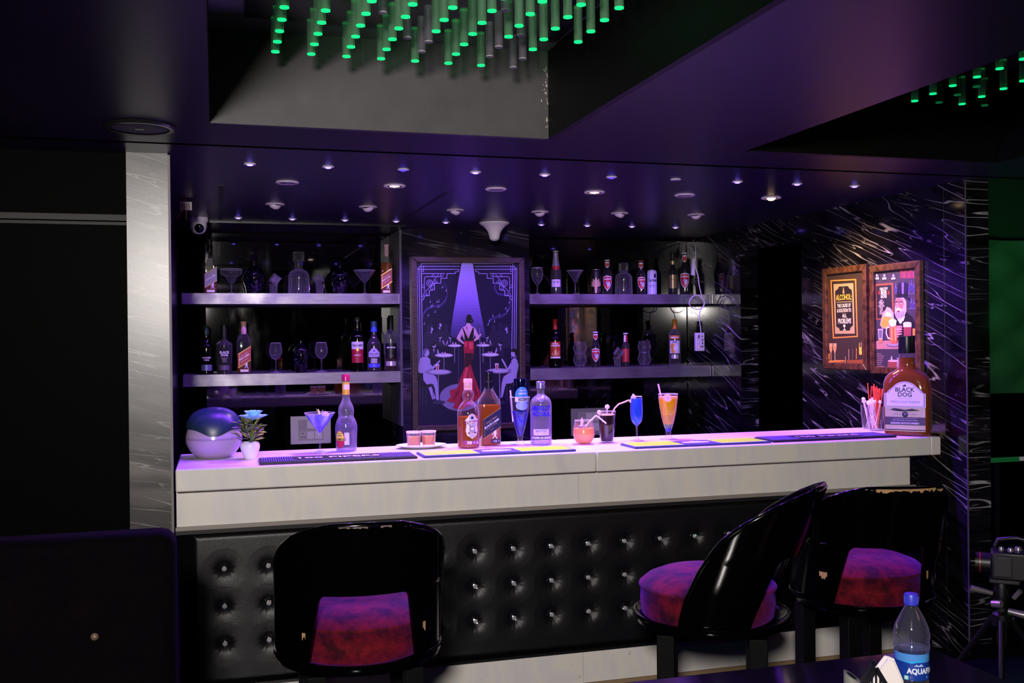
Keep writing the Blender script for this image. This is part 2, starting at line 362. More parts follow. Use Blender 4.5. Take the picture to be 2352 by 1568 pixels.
def poly_into(mb, pts, fn, mat, sub=1):
    """filled outline; on a curved label it is cut into upright strips that follow the curve"""
    st = getattr(fn, 'strip', None); xs = [p[0] for p in pts]
    if not st or max(xs) - min(xs) < st * 1.3: mb.add([fn(x, z) for x, z in pts], [tuple(range(len(pts)))], mat); return
    n = max(2, int(math.ceil((max(xs) - min(xs)) / st))); w_ = (max(xs) - min(xs)) / n
    for i in range(n):
        a = min(xs) + i * w_; c = clip_x(clip_x(pts, a, True), a + w_, False)
        if len(c) > 2: mb.add([fn(x, z) for x, z in c], [tuple(range(len(c)))], mat)
def stroke_into(mb, pts, wd, fn, mat):
    """polyline drawn as flat quads"""
    base_fn = fn
    for si, ((x0, z0), (x1, z1)) in enumerate(zip(pts[:-1], pts[1:])):
        fn = (lambda x, z: (base_fn(x, z)[0], base_fn(x, z)[1] - 0.00006, base_fn(x, z)[2])) if si % 2 else base_fn
        d = math.hypot(x1 - x0, z1 - z0)
        if d < 1e-9: continue
        nx, nz = -(z1 - z0) / d * wd / 2, (x1 - x0) / d * wd / 2; ex, ez = (x1 - x0) / d * wd / 2, (z1 - z0) / d * wd / 2
        mb.add([fn(x0 - ex + nx, z0 - ez + nz), fn(x0 - ex - nx, z0 - ez - nz), fn(x1 + ex - nx, z1 + ez - nz), fn(x1 + ex + nx, z1 + ez + nz)], [(0, 1, 2, 3)], mat)
def disc_pts(x, z, rx, rz=None, n=20, a0=0, a1=2 * PI):
    rz = rx if rz is None else rz; m = n if abs(a1 - a0 - 2 * PI) < 1e-6 else n + 1
    return [(x + rx * math.cos(a0 + (a1 - a0) * k / n), z + rz * math.sin(a0 + (a1 - a0) * k / n)) for k in range(m)]
def cylf(R, lift=0.0006, phi0=0.0):
    """label coordinates (arc length x, height z) wrapped on a cylinder facing -Y"""
    f = lambda x, z: ((R + lift) * math.sin(x / R + phi0), -(R + lift) * math.cos(x / R + phi0), z)
    f.strip = R * 0.17
    return f
def flatf(y): return lambda x, z: (x, y, z)
def wrap_patch(mb, R, xw, bot, top, mat, lift=0.0004, phi0=0.0, n=16):
    """curved label patch, bot/top functions of u in -1..1"""
    f = cylf(R, lift, phi0); rows = []
    for j in range(3):
        t = j / 2; rows.append([f(xw * (2 * i / n - 1), (1 - t) * bot(2 * i / n - 1) + t * top(2 * i / n - 1)) for i in range(n + 1)])
    mb.grid(rows, mat)

# ================================================================== SETTING
S = lambda *a, **k: struct(box(*a, **k))
S('floor', -4, 7.5, -2, 7.4, -0.05, 0, pm('0d0a12', 0.12, spec=0.6))
C1 = (-0.012, 1.078, 0.6, 3.253); C2 = (1.845, 2.92, 0.6, 3.30); ZT = 2.38
# ceiling slab around the two recessed bays, a separate slab over the bar beyond the shadow gap
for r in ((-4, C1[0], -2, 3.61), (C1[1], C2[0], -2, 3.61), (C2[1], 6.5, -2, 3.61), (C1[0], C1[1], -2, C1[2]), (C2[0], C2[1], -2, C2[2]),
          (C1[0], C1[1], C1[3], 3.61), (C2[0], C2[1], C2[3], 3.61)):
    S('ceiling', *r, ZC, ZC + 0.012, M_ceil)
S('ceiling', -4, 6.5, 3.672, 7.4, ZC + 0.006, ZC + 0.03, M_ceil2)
S('ceiling', -4, 6.5, 3.58, 3.70, ZC + 0.03, ZC + 0.06, M_black)
for (x0, x1, y0, y1) in (C1, C2):
    S('ceiling', x0, x1, y0, y1, ZT, ZT + 0.02, pm('8a8494', 0.35) if x0 < 1 else M_bay_shade)
    S('ceiling', x0 + 0.002, x1 - 0.002, y1 - 0.003, y1 + 0.02, ZC - 0.0008, ZT, M_paintback if x0 < 1 else M_bay_shade)
    S('ceiling', x0 - 0.02, x0, y0, y1, ZC + 0.002, ZT, M_bay_shade)
    S('ceiling', x1 - 0.002, x1 + 0.02, y0, y1 + 0.01, ZC - 0.0008, ZT, M_bay_shade)
    S('ceiling', x0, x1, y0 - 0.02, y0, ZC + 0.002, ZT, M_bay_shade)
# chipped plaster along the bay corner
mb = MB()
for k in range(26):
    z = ZC + 0.02 + rnd.random() * 0.24; x = 1.078 - 0.005 - abs(rnd.gauss(0, 0.008)); s = 0.001 + rnd.random() * 0.003
    mb.prism([(x, z), (x + s, z + s * 0.4), (x + s * 0.6, z + s * 3), (x - s * 0.3, z + s * 2)], 3.2490, 3.2497)
struct(mb.obj('trim_1', pm('b8b0a8', 0.8)))
# shadow-gap joints of the panel over the left shelves
for a in ((0.018, 0.038, 4.58, 5.86), (1.012, 1.032, 4.58, 5.86)): S('trim_2', *a, ZC + 0.0045, ZC + 0.0075, M_black)
S('trim_3', -0.16, 1.078, 5.93, 5.945, ZC - 0.004, ZC + 0.006, M_darkmetal)
# walls
S('wall_left', -0.33, -0.21, 4.02, 6.62, 0, ZC + 0.006, pm('08060c', 0.25, spec=0.5))
S('wall_left_front', -4, -0.30, 3.88, 4.0, 0, ZC + 0.006, M_dark)
S('trim_4', -4, -0.30, 3.855, 3.88, 1.853, 1.874, pm('161512', 0.6))
S('trim_4', -4, -0.30, 3.865, 3.88, 1.838, 1.849, pm('0a0909', 0.6))
S('wall_column', -0.300, -0.160, 3.852, 4.02, 0, ZC + 0.006, M_marbL)
S('trim_5', -0.160, -0.152, 3.847, 3.87, 0, ZC, pm('6e6866', 0.5))
XW = 3.15
S('wall_right', XW, XW + 0.12, 3.735, 5.04, 0, ZC + 0.006, M_marbR)
S('wall_right', XW, XW + 0.12, 5.735, 6.62, 0, ZC + 0.006, M_marbR)
S('wall_right', XW, XW + 0.12, 5.04, 5.735, 1.951, ZC + 0.006, M_marbR)
S('trim_6', XW - 0.002, XW + 0.003, 3.7335, 3.7385, 0.02, ZC, pm('4a4450', 0.3))
S('trim_7', XW - 0.0015, XW, 3.874, 3.8755, 0.02, ZC, pm('24212a', 0.3))
S('wall_back', -0.33, 3.27, 6.5, 6.62, 0, ZC + 0.006, M_dark)
# centre pier in two veneers with a seam
S('wall_centre', 1.08, 1.503, 6.13, 6.5, 0, ZC + 0.006, M_marbC)
S('wall_centre', 1.5045, 1.892, 6.13, 6.5, 0, ZC + 0.006, M_marbC)
S('wall_centre', 1.079, 1.084, 6.127, 6.5, 0.9, ZC, pm('4a4650', 0.35))
# dark room beyond the passage and to the right
S('wall_far_right', 6.4, 6.5, -2, 7.4, 0, 3.2, M_dark)
S('wall_far_back', 3.27, 6.5, 7.3, 7.4, 0, 3.2, M_dark)
S('wall_far_front', -4, 6.5, -2.1, -2, 0, 3.2, M_black)
S('wall_far_left', -4.1, -4, -2.1, 4, 0, 3.2, M_black)
# quilted screen wall catching the green light
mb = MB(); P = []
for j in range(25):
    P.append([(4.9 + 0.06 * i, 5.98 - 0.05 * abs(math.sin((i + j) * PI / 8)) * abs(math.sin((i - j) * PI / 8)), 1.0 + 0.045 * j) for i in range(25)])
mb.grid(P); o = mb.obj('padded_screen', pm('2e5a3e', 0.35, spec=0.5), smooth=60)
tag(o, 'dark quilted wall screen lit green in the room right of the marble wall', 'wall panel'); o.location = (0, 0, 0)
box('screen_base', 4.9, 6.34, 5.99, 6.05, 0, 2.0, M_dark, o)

# mirrors (black glass) lining the niches
def mirror(x0, x1, z0, z1, label):
    o = box('mirror_panel', x0, x1, 6.492, 6.4995, z0, z1, M_mirror); tag(o, label, 'mirror', 'black glass panels behind the shelves'); return o
mirror(-0.058, 0.985, 0.0, 1.635, 'black glass panel behind and below the left lower shelf')
mirror(-0.058, 0.985, 1.637, 2.085, 'black glass panel behind the left upper shelf')
mirror(0.987, 1.076, 0.0, 2.085, 'narrow black glass strip beside the left face of the picture pier')
mirror(1.896, 2.50, 0.0, 1.635, 'black glass panel below the right upper shelf, beside the picture pier')
mirror(1.896, 3.145, 1.637, 2.085, 'black glass panel behind the right upper shelf')
mirror(2.502, 3.145, 0.0, 1.635, 'black glass panel below the right upper shelf, beside the marble wall')
S('glare_cover', -0.209, -0.060, 6.488, 6.4995, 0.0, 2.085, M_dark)  # black strip added to hide the key light's reflection in the glass
# grey veined lining on the reveals of the niches
for x0, x1 in ((1.071, 1.079),):
    S('trim_8', x0, x1, 6.131, 6.49, 0.9, ZC, pm('504d56', 0.45, var=0.2, bscale=9))

# ================================================================== SHELVES
def shelf(x0, x1, z0, z1, label):
    t = thing('display_shelf', label, 'shelf', (x0, 6.13, z0), group='steel shelves behind the bar')
    L = x1 - x0; h = z1 - z0
    box('shelf_board', 0.0, L, 0.004, 0.358, 0.002, h - 0.001, M_steel, t)
    box('front_edge', 0.0, L, 0.0, 0.0035, 0, h, M_steel, t)
    box('end_cap', L - 0.007, L - 0.001, -0.0012, 0, 0.002, h - 0.002, pm('b9b4bd', 0.25, metal=0.8), t)
    return t
shelf(-0.187, 1.070, 1.640, 1.702, 'upper steel shelf left of the framed singer picture')
shelf(-0.185, 1.070, 1.166, 1.233, 'lower steel shelf left of the framed singer picture')
shelf(1.893, 3.147, 1.639, 1.702, 'upper steel shelf right of the framed singer picture')
shelf(1.893, 3.147, 1.160, 1.232, 'lower steel shelf right of the framed singer picture')

# ================================================================== BAR COUNTER
ZB = 0.965
bar = thing('bar_counter', 'long bar counter of cream onyx over black buttoned leather', 'bar counter', (0, 3.85, 0))
def bp(name, x0, x1, y0, y1, z0, z1, mat, bevel=0, label=None):
    o = box(name, x0, x1, y0 - 3.85, y1 - 3.85, z0, z1, mat, bar, bevel)
    if label: o['label'] = label
    return o
XL, XR = -0.146, 3.106; XB = 2.99
cuts = [XL, 1.4625, 3.0525, XR]
for a, b in zip(cuts[:-1], cuts[1:]): bp('countertop_slab', a + 0.0006, b - 0.0006, 3.85, 4.375, 0.883, ZB, M_onyx, 0.006)
for a, b in ((-0.146, 1.409), (1.409, XB)): bp('front_panel', a + 0.0006, b - 0.0006, 3.915, 3.95, 0.748, 0.8825, M_onyx)
bp('edge_strip', -0.149, XB + 0.02, 3.900, 3.914, 0.735, 0.7475, pm('8a827c', 0.4), label='grey stone strip under the onyx panels')
bp('edge_strip', -0.149, XB + 0.02, 3.902, 3.914, 0.720, 0.7345, pm('1d1c1d', 0.35), label='black strip over the leather')
bp('carcass', -0.14, XB, 3.955, 4.33, 0.02, 0.88, M_dark)
bp('lower_trim', -0.10, XB, 3.90, 3.95, 0.148, 0.158, pm('0c0c0d', 0.4))
for a, b in ((-0.14, 1.421), (1.421, XB)): bp('kick_panel', a + 0.0006, b - 0.0006, 3.915, 3.955, 0.018, 0.147, M_onyxd)
bp('floor_bead', -0.14, XB, 3.908, 3.93, 0.002, 0.017, pm('8b7458', 0.6))
# buttoned leather
BX = [0.0195 + 0.1590 * i for i in range(19)]; BZ = [0.5824, 0.4438, 0.3054]
LX0, LX1, LZ0, LZ1 = -0.095, XB - 0.004, 0.160, 0.719
NX, NZ = 620, 112; P = []
for j in range(NZ + 1):
    z = LZ0 + (LZ1 - LZ0) * j / NZ; row = []
    for i in range(NX + 1):
        x = LX0 + (LX1 - LX0) * i / NX
        e = min(x - LX0, LX1 - x, z - LZ0, LZ1 - z); y = 3.905 + 0.02 * max(0, 1 - e / 0.022) ** 2
        k = round((x - BX[0]) / 0.159)
        if 0 <= k < 19:
            for bz in BZ:
                dx, dz = x - BX[k], z - bz; d = math.hypot(dx, dz)
                if d < 0.075:
                    a = math.atan2(dz, dx); y += 0.017 * math.exp(-(d / 0.021) ** 2)
                    y += 0.0011 * math.sin(a * 11 + k * 1.7) * math.exp(-((d - 0.022) / 0.013) ** 2)
                    y += 0.006 * math.exp(-(d / 0.045) ** 2)
        row.append((x, y - 3.85, z))
    P.append(row)
MB().grid(P).obj('leather_panel', M_leather, bar, smooth=80)
mbb = MB(); mbb.lathe([(0.0092, 0), (0.0096, 0.0025), (0.0075, 0.0055), (0.004, 0.0075)], 10, M=Matrix.Rotation(PI / 2, 3, 'X'))
mbr = MB(); mbr.lathe([(0.0094, 0), (0.0118, 0.001), (0.0118, 0.0026), (0.0096, 0.0035)], 18, M=Matrix.Rotation(PI / 2, 3, 'X'), cap=False)
M_gem = pm('e4e4ea', 0.10, metal=0.6)
b0 = None
for x in BX[:18]:
    for z in BZ:
        if b0 is None:
            b0 = mbb.obj('crystal_button', M_gem, bar); r0 = mbr.obj('button_rim', M_chrome, b0)
            o = b0
        else:
            o = b0.copy(); col.objects.link(o); r = r0.copy(); col.objects.link(r); r.parent = o; o.parent = bar
        o.location = (x, 3.922 - 3.85, z)

# ================================================================== CEILING FITTINGS
def led(x, y, z, col_, s, label, group, on=True):
    t = thing('ceiling_spotlight', label, 'spotlight', (x, y, z), group=group)
    MB().lathe([(0.0138, 0), (0.022, 0.0), (0.0235, -0.002), (0.021, -0.0045), (0.0138, -0.005)], 24, cap=False).obj('bezel', pm('d9d6e0', 0.3), t, smooth=40)
    MB().lathe([(0.0, -0.0088), (0.008, -0.0080), (0.0132, -0.0048), (0.0136, 0)], 20, cap=False).obj('lens', emit(col_, s) if on else pm('6a6672', 0.3), t, smooth=50)
    return t
ords = ['first', 'second', 'third', 'fourth', 'fifth', 'sixth', 'seventh', 'eighth', 'ninth', 'tenth']
zc2 = ZC + 0.006
for i in range(10):
    if i in (2, 5): c, s = '2a1aff', 9
    elif i == 6: c, s = 'ffffff', 0
    else: c, s = '7458ff', 9
    led(0.13 + 0.294 * i, 4.0, zc2, c, s, '%s small violet ceiling spot from the left in the row over the counter%s' % (ords[i], ', unlit' if i == 6 else ''), 'violet spots over the counter', i != 6)
for i in range(10):
    led(0.122 + 0.288 * i, 5.74, zc2, '7458ff', 9, '%s small violet ceiling spot from the left in the row before the shelves' % ords[i], 'violet spots before the shelves')
for i, (x, st) in enumerate(((0.297, 0), (0.756, 1), (1.215, 0), (1.687, 1), (2.144, 0), (2.605, 2))):
    t = thing('recessed_downlight', '%s large round downlight from the left in the front row, %s' % (ords[i], 'glowing warm' if st else 'switched off'), 'downlight', (x, 4.43, zc2), group='large downlights in the front row')
    MB().lathe([(0.030, 0.0), (0.0475, 0), (0.049, -0.003), (0.045, -0.006), (0.032, -0.005)], 36, cap=False).obj('rim', pm('dccfe0', 0.35), t, smooth=40)
    MB().lathe([(0.030, -0.001), (0.024, -0.0045), (0.022, -0.0045)], 28, cap=False).obj('inner_ring', pm('77707c' if not st else 'c9b08c', 0.4), t, smooth=40)
    if st == 2:
        MB().lathe([(0, -0.016), (0.012, -0.014), (0.021, -0.006), (0.023, 0.0)], 24, cap=False).obj('lamp', pm('fff0d0', 0.3, emis='ffd9a0', es=4), t, smooth=60)
    else:
        MB().lathe([(0, -0.006 - 0.003 * st), (0.014, -0.0055), (0.022, -0.004)], 24, cap=False).obj('lamp', emit('ffe2b4', 9) if st else pm('9b909f', 0.3), t, smooth=60)
for i, (x, y) in enumerate(((0.285, 5.15), (0.744, 5.16), (1.205, 5.20), (1.662, 5.18), (2.105, 5.15), (2.55, 5.13))):
    t = thing('eyeball_downlight', '%s swivelling white eyeball downlight from the left in the back row' % ords[i], 'downlight', (x, y, zc2), group='eyeball downlights in the back row')
    MB().lathe([(0.028, 0.0), (0.046, 0), (0.0475, -0.003), (0.043, -0.006), (0.030, -0.006)], 36, cap=False).obj('rim', pm('dccfe0', 0.35), t, smooth=40)
    MB().lathe([(0.030, 0.0), (0.0285, -0.010), (0.020, -0.021), (0.012, -0.024), (0.010, -0.020), (0.0, -0.014)], 24, cap=False, M=Matrix.Rotation(0.35 * (-1) ** i, 3, 'Y') @ Matrix.Rotation(0.25, 3, 'X')).obj('eyeball', pm('d8cadc', 0.4), t, smooth=50)
# round ceiling speaker
p = at(322, 290, Z=ZC)
t = thing('ceiling_speaker', 'wide round black ceiling speaker near the grey marble column', 'speaker', (p.x, p.y, ZC))
MB().lathe([(0.088, 0.0), (0.104, 0), (0.106, -0.004), (0.100, -0.010), (0.088, -0.009)], 48, cap=False).obj('rim', pm('161616', 0.3), t, smooth=40)
MB().lathe([(0, -0.010), (0.04, -0.0095), (0.088, -0.006)], 40, cap=False).obj('grille', pm('33312f', 0.6, bump=0.6, bscale=900), t, smooth=50)
box('badge', -0.014, 0.012, -0.006, 0.006, -0.012, -0.0095, M_black, t)
p = at(318, 306, Z=ZC)
t = thing('small_ceiling_light', 'small round grey ceiling light between black speaker and marble column', 'spotlight', (p.x, p.y, ZC))
MB().lathe([(0.011, 0), (0.020, 0), (0.020, -0.004), (0.011, -0.004)], 24, cap=False).obj('bezel', pm('9a9896', 0.35), t, smooth=40)
MB().lathe([(0, -0.003), (0.012, -0.002)], 20, cap=False).obj('lens', pm('3a3a3a', 0.2), t, smooth=40)
# white horn-shaped fixture
t = thing('cone_fixture', 'white horn shaped fixture hanging from the ceiling before the framed picture', 'ceiling fixture', (1.557, 5.72, zc2))
MB().lathe(smoothp([(0.086, 0), (0.088, -0.003), (0.082, -0.010), (0.060, -0.026), (0.040, -0.052), (0.032, -0.076), (0.027, -0.094), (0.015, -0.104), (0, -0.107)], 4), 40).obj('shade', pm('efe6ee', 0.35), t, smooth=60)
MB().lathe([(0.078, 0.0), (0.078, 0.002)], 32).obj('base_plate', pm('cfc6d0', 0.5), t)
# dome camera
t = thing('dome_camera', 'white dome security camera on ceiling above the left shelves', 'security camera', (-0.086, 5.80, zc2), face_cam(-0.086, 5.8) - 0.15)
MB().lathe([(0.052, 0), (0.052, -0.018), (0.048, -0.024), (0.044, -0.030)], 32).obj('base', M_white, t, smooth=40)
MB().lathe([(0.044, -0.026), (0.044, -0.05), (0.036, -0.073), (0.022, -0.086), (0, -0.09)], 32).obj('ball', M_white, t, smooth=50)
lens = MB().lathe([(0.026, 0), (0.026, 0.004), (0.020, 0.010), (0, 0.013)], 28, c=(0.008, -0.031, -0.060), M=Matrix.Rotation(PI / 2 + 0.45, 3, 'X')).obj('lens', M_blackglass, t, smooth=50)
mb = MB()
for k in range(4): a = 0.6 + 0.5 * k; mb.lathe([(0.0022, 0), (0, 0.001)], 8, c=(0.008 + 0.014 * math.cos(a), -0.0445, -0.062 + 0.012 * math.sin(a)), M=Matrix.Rotation(PI / 2 + 0.45, 3, 'X'))
mb.obj('sensor_dots', pm('dde0ff', 0.1), lens)
# loose terminal block with wires
t = thing('terminal_block', 'white wiring connector with loose red and black wires above the camera', 'connector', (-0.13, 5.05, zc2 - 0.002))
box('block', -0.027, 0.027, -0.01, 0.012, -0.052, -0.012, pm('cfc8c0', 0.5), t, 0.002)
mb = MB()
for k in range(4): mb.lathe([(0.003, 0), (0.003, 0.002)], 8, c=(-0.016 + 0.010 * k, -0.0102, -0.036), M=Matrix.Rotation(PI / 2, 3, 'X'))
mb.obj('screws', M_blackglass, t)
for k, (c, dx) in enumerate((('a8281a', -0.02), ('1a1416', 0.012), ('b8461c', -0.004), ('181418', 0.02))):
    x = -0.018 + 0.011 * k
    MB().tube([(x * 0.4, 0.0, 0.0), (x * 0.7, -0.008, -0.015), (x, -0.013, -0.034), (x * 0.9, -0.016, -0.055), (x + dx * 0.6, -0.012, -0.072), (x + dx, -0.006, -0.088 - 0.006 * k)], 0.0016, 6).obj('wire', pm(c, 0.4), t)

# ================================================================== ROD CHANDELIERS
M_rodg = thin_glass('d4f0da', 0.16, 0.12, 1.1, 'b8f4c8', 0.35); M_rodc = thin_glass('e6e6ea', 0.14, 0.12, 1.1, 'd8d0dc', 0.35); M_rodd = thin_glass('96e0a8', 0.06, 0.15, 0.8, '60d080')
M_tipg = emit('12f08a', 1.25); M_tipd = emit('0a8a4a', 0.35); M_tipc = pm('8d8a92', 0.3)
def rod_fixture(name, label, x0, x1, y0, y1, rods, zt):
    t = thing(name, label, 'chandelier', ((x0 + x1) / 2, (y0 + y1) / 2, zt)); cx, cy_ = (x0 + x1) / 2, (y0 + y1) / 2
    box('mounting_plate', x0 - cx, x1 - cx, y0 - cy_, y1 - cy_, -0.006, -0.0005, pm('1a1720', 0.25, spec=0.7), t)
    R = 0.0118; first = {}
    for (x, y, z, k) in rods:
        if k not in first:
            m, tm = {'g': (M_rodg, M_tipg), 'c': (M_rodc, M_tipc), 'd': (M_rodd, M_tipd)}[k]
            r = MB().lathe([(R * 0.97, -0.102), (R, -0.100), (R, -0.002), (R * 0.9, -0.001)], 20, cap=False).obj('acrylic_rod', m, t, smooth=40)
            tp = MB().lathe([(0, 0), (R * 0.99, 0.0), (R, 0.0035)], 20, cap=False).obj('rod_tip', tm, r, smooth=40); tp.location = (0, 0, -0.1035)
            MB().lathe([(R, 0), (R, 0.001), (0.0, 0.001)], 16, cap=False).obj('rod_top', tm if k == 'c' else pm('2c7a48', 0.3, emis='10a050', es=0.25), r).location = (0, 0, -0.006)
            first[k] = r
        else:
            r = copy_tree(first[k], t)
        r.location = (x - cx, y - cy_, z - zt + 0.1035)
    # thin stems from plate to rods
    return t
rods = []
nrow = [6, 7, 7, 7, 7, 7, 8, 8, 9]
grey = {(4, 1), (4, 2), (6, 1), (6, 2), (7, 0), (7, 1)}
for j in range(9):
    for i in range(nrow[j]):
        if j == 8 and i < 3: continue
        rods.append((0.17 + 0.1005 * j, 2.972 - 0.1 * i, 2.2405, 'c' if (j, i) in grey else 'g'))
for j in range(8):      # in-between rods that hang a little higher, clear
    for i in range(1, 5):
        if (j * 3 + i * 5) % 7 == 0: rods.append((0.22 + 0.1005 * j, 2.92 - 0.1 * i, 2.262, 'c'))
rod_fixture('rod_chandelier', 'green lit acrylic rod chandelier in the recessed bay over the bar front', 0.09, 1.06, 1.9, 3.1, rods, ZT - 0.0005)
rods = []
for (u, v) in ((2101, 233), (2143, 216.5), (2188.5, 198), (2210, 240), (2244, 178), (2255, 223), (2296, 159), (2305, 205), (2350, 137), (2350, 187)):
    p = at(u, v, Z=2.2405); rods.append((p.x, p.y, 2.2405, 'g'))
for (u, v) in ((2157, 236.5), (2199, 219), (2262, 243), (2243, 200)): p = at(u, v, Z=2.2405); rods.append((p.x, p.y, 2.2405, 'd'))
rod_fixture('rod_chandelier', 'green lit acrylic rods hanging in the dark bay at the far right', 2.1, 2.75, 1.9, 3.2, rods, ZT - 0.0005)

# ================================================================== STOOLS
def make_stool(loc, rot_back, rot_base, label, chips, dz=0.0):
    """rot_back: world angle of the direction the backrest stands in; local shell back = -Y"""
    t = thing('bar_stool', label, 'bar stool', (loc[0], loc[1], 0), rot_back, 'red velvet tub bar stools')
    R = 0.238; Z0 = 0.545; Hh = 0.395; LEAN = 0.145
    # swivel tray, drum
    MB().lathe([(0.0, 0.505), (0.19, 0.505), (0.195, 0.508), (0.20, 0.512), (0.232, 0.518), (0.242, 0.538), (0.240, 0.547), (0.234, 0.548), (0.228, 0.540), (0.20, 0.528), (0, 0.526)], 56, cap=False).obj('swivel_tray', M_lacquer, t, smooth=45)
    # shell as a thick curved sheet with an opening low in the back
    def pt(phi, h, off=0):
        r = R - off; sx = r * math.sin(phi); y = -(r * 0.86 * math.cos(phi)) - LEAN * h ** 1.15
        return Vector((sx, y, Z0 + Hh * h))
    def phimax(h):
        tb = [(0, 98), (.2, 99), (.41, 96), (.57, 91), (.69, 85), (.8, 72), (.9, 55), (.96, 40), (1.0, 24)]
        for (a, p), (b, q) in zip(tb[:-1], tb[1:]):
            if h <= b: return math.radians(p + (q - p) * (h - a) / (b - a))
        return math.radians(tb[-1][1])
    def openw(h):      # half angle of the opening at height h (0 above it)
        if h > 0.50: return 0.0
        return math.radians(39 - 8 * (h / 0.5)) * (1 if h < 0.44 else math.sqrt(max(0, 1 - ((h - 0.44) / 0.06) ** 2)) * 0.12 + 0.88)
    hs = [0, .03, .08, .14, .2, .26, .32, .38, .42, .44, .46, .48, .5, .501, .54, .6, .66, .72, .78, .83, .87, .9, .93, .955, .975, .99, 1.0]
    th = 0.014; n = 18
    mb = MB()
    for side in (-1, 1):
        outer, inner = [], []
        for h in hs:
            a0, a1 = openw(h), phimax(h)
            outer.append([pt(side * (a0 + (a1 - a0) * i / n), h) for i in range(n + 1)])
            inner.append([pt(side * (a0 + (a1 - a0) * i / n), h, th) for i in range(n + 1)])
        mb.grid(outer); mb.grid(inner)
        mb.grid([[a[-1] for a in outer], [a[-1] for a in inner]])
        mb.grid([[a[0] for a in outer if a[0].z <= Z0 + Hh * 0.501], [a[0] for a in inner if a[0].z <= Z0 + Hh * 0.501]])
        mb.grid([outer[-1], inner[-1]]); mb.grid([outer[0], inner[0]])
    # close the top of the opening
    k = hs.index(.5); a = openw(.5); top = [[pt(-a + 2 * a * i / 12, .501, o) for i in range(13)] for o in (0, th)]; mb.grid(top)
    o = mb.obj('backrest_shell', M_lacquer, t, smooth=50)
    bm = bmesh.new(); bm.from_mesh(o.data); bmesh.ops.remove_doubles(bm, verts=bm.verts, dist=0.0004); bmesh.ops.recalc_face_normals(bm, faces=bm.faces); bm.to_mesh(o.data); bm.free()
    # thin rim bead running over the edge of the shell
    path = []
    for side in (-1, 1):
        seq = [pt(side * phimax(h), h, th / 2) for h in hs if h not in (.5,)]
        path = (seq if side == -1 else path + seq[::-1])
    MB().tube(path, 0.0085, 8).obj('shell_rim', M_lacquer, t, smooth=60)
    # chipped lacquer along the edge
    for (phi, h, sz, ln) in chips:
        mb = MB(); c = pt(phi, h, -0.0012); tx = Vector((math.cos(phi), math.sin(phi) * 0.86, 0)); m = max(3, int(ln / 0.005)); rows = [[], []]
        for i in range(m + 1):
            q = c + tx * (ln * (i / m - 0.5))
            rows[0].append(q + Vector((0, -0.0006, sz * 0.4))); rows[1].append(q + Vector((0, -0.0008, -sz * (0.1 + 1.0 * rnd.random()))))
        mb.grid(rows); mb.obj('worn_edge', M_chip2 if sz < 0.0055 else M_chip, t)
    # cushion
    prof = [(0, 0.675), (0.08, 0.673), (0.15, 0.664), (0.19, 0.648), (0.209, 0.632), (0.214, 0.628), (0.214, 0.622), (0.209, 0.618), (0.211, 0.58), (0.207, 0.54), (0.196, 0.530), (0, 0.530)]
    c = MB().lathe(prof, 56, c=(0, 0.012, 0), sy=0.98, cap=False).obj('seat_cushion', M_velvet, t, smooth=60)
    MB().lathe([(0.2115 + 0.0035 * math.cos(a), 0.6255 + 0.0035 * math.sin(a)) for a in [2 * PI * k / 8 for k in range(9)]], 56, c=(0, 0.012, 0), sy=0.98, cap=False).obj('piping', velvet('piping', '2a0206', '6a0c14') if 'piping' not in bpy.data.materials else bpy.data.materials['piping'], c, smooth=60)
    # base
    rb = rot_base - rot_back
    Mr = Matrix.Rotation(rb, 3, 'Z')
    def rbox(name, x0, x1, y0, y1, z0, z1):
        m = MB().box(x0, x1, y0, y1, z0, z1); m.v = [tuple(Mr @ Vector(v)) for v in m.v]; return m.obj(name, pm('030303', 0.6, spec=0.12), t, bevel=0.003, smooth=30)
    d, s = 0.135, 0.026
    for sx in (-1, 1):
        for sy in (-1, 1): rbox('leg', sx * d - s, sx * d + s, sy * d - s, sy * d + s, 0, 0.5045 + dz)
    for sx in (-1, 1): rbox('stretcher', sx * d - 0.012, sx * d + 0.012, -d + s + 0.001, d - s - 0.001, 0.12, 0.15)
    for sy in (-1, 1): rbox('footrest', -d + s + 0.001, d - s - 0.001, sy * d - 0.012, sy * d + 0.012, 0.16, 0.19)
    if dz:
        for o in t.children:
            if not o.name.startswith(('leg', 'stretcher', 'footrest')): o.location.z += dz
    return t
dr = math.radians
chipsA = [(dr(a), 0.999, 0.004, 0.03) for a in (-14, -3, 12)] + [(dr(27), 0.985, 0.003, 0.02), (dr(-42), 0.20, 0.022, 0.012), (dr(45), 0.22, 0.02, 0.012)]
make_stool((0.389, 2.98), face_cam(0.389, 2.98) + dr(4), 0, 'black tub bar stool seen square from behind, red seat through its opening', chipsA)
make_stool((1.465, 2.87), face_cam(1.465, 2.87) + dr(74), dr(-27), 'black tub bar stool turned sideways beside the tufted bar front, red cushion to the left', [], 0.03)
chipsC = [(dr(a), 0.997, 0.009, 0.05) for a in (-12, 0, 12, 24)] + [(dr(36), 0.985, 0.006, 0.03), (dr(-50), 0.24, 0.02, 0.03), (dr(38), 0.26, 0.02, 0.01)]
make_stool((2.12, 3.04), face_cam(2.12, 3.04) + dr(20), 0, 'black tub bar stool with most chipped rim, nearest the marble wall', chipsC)

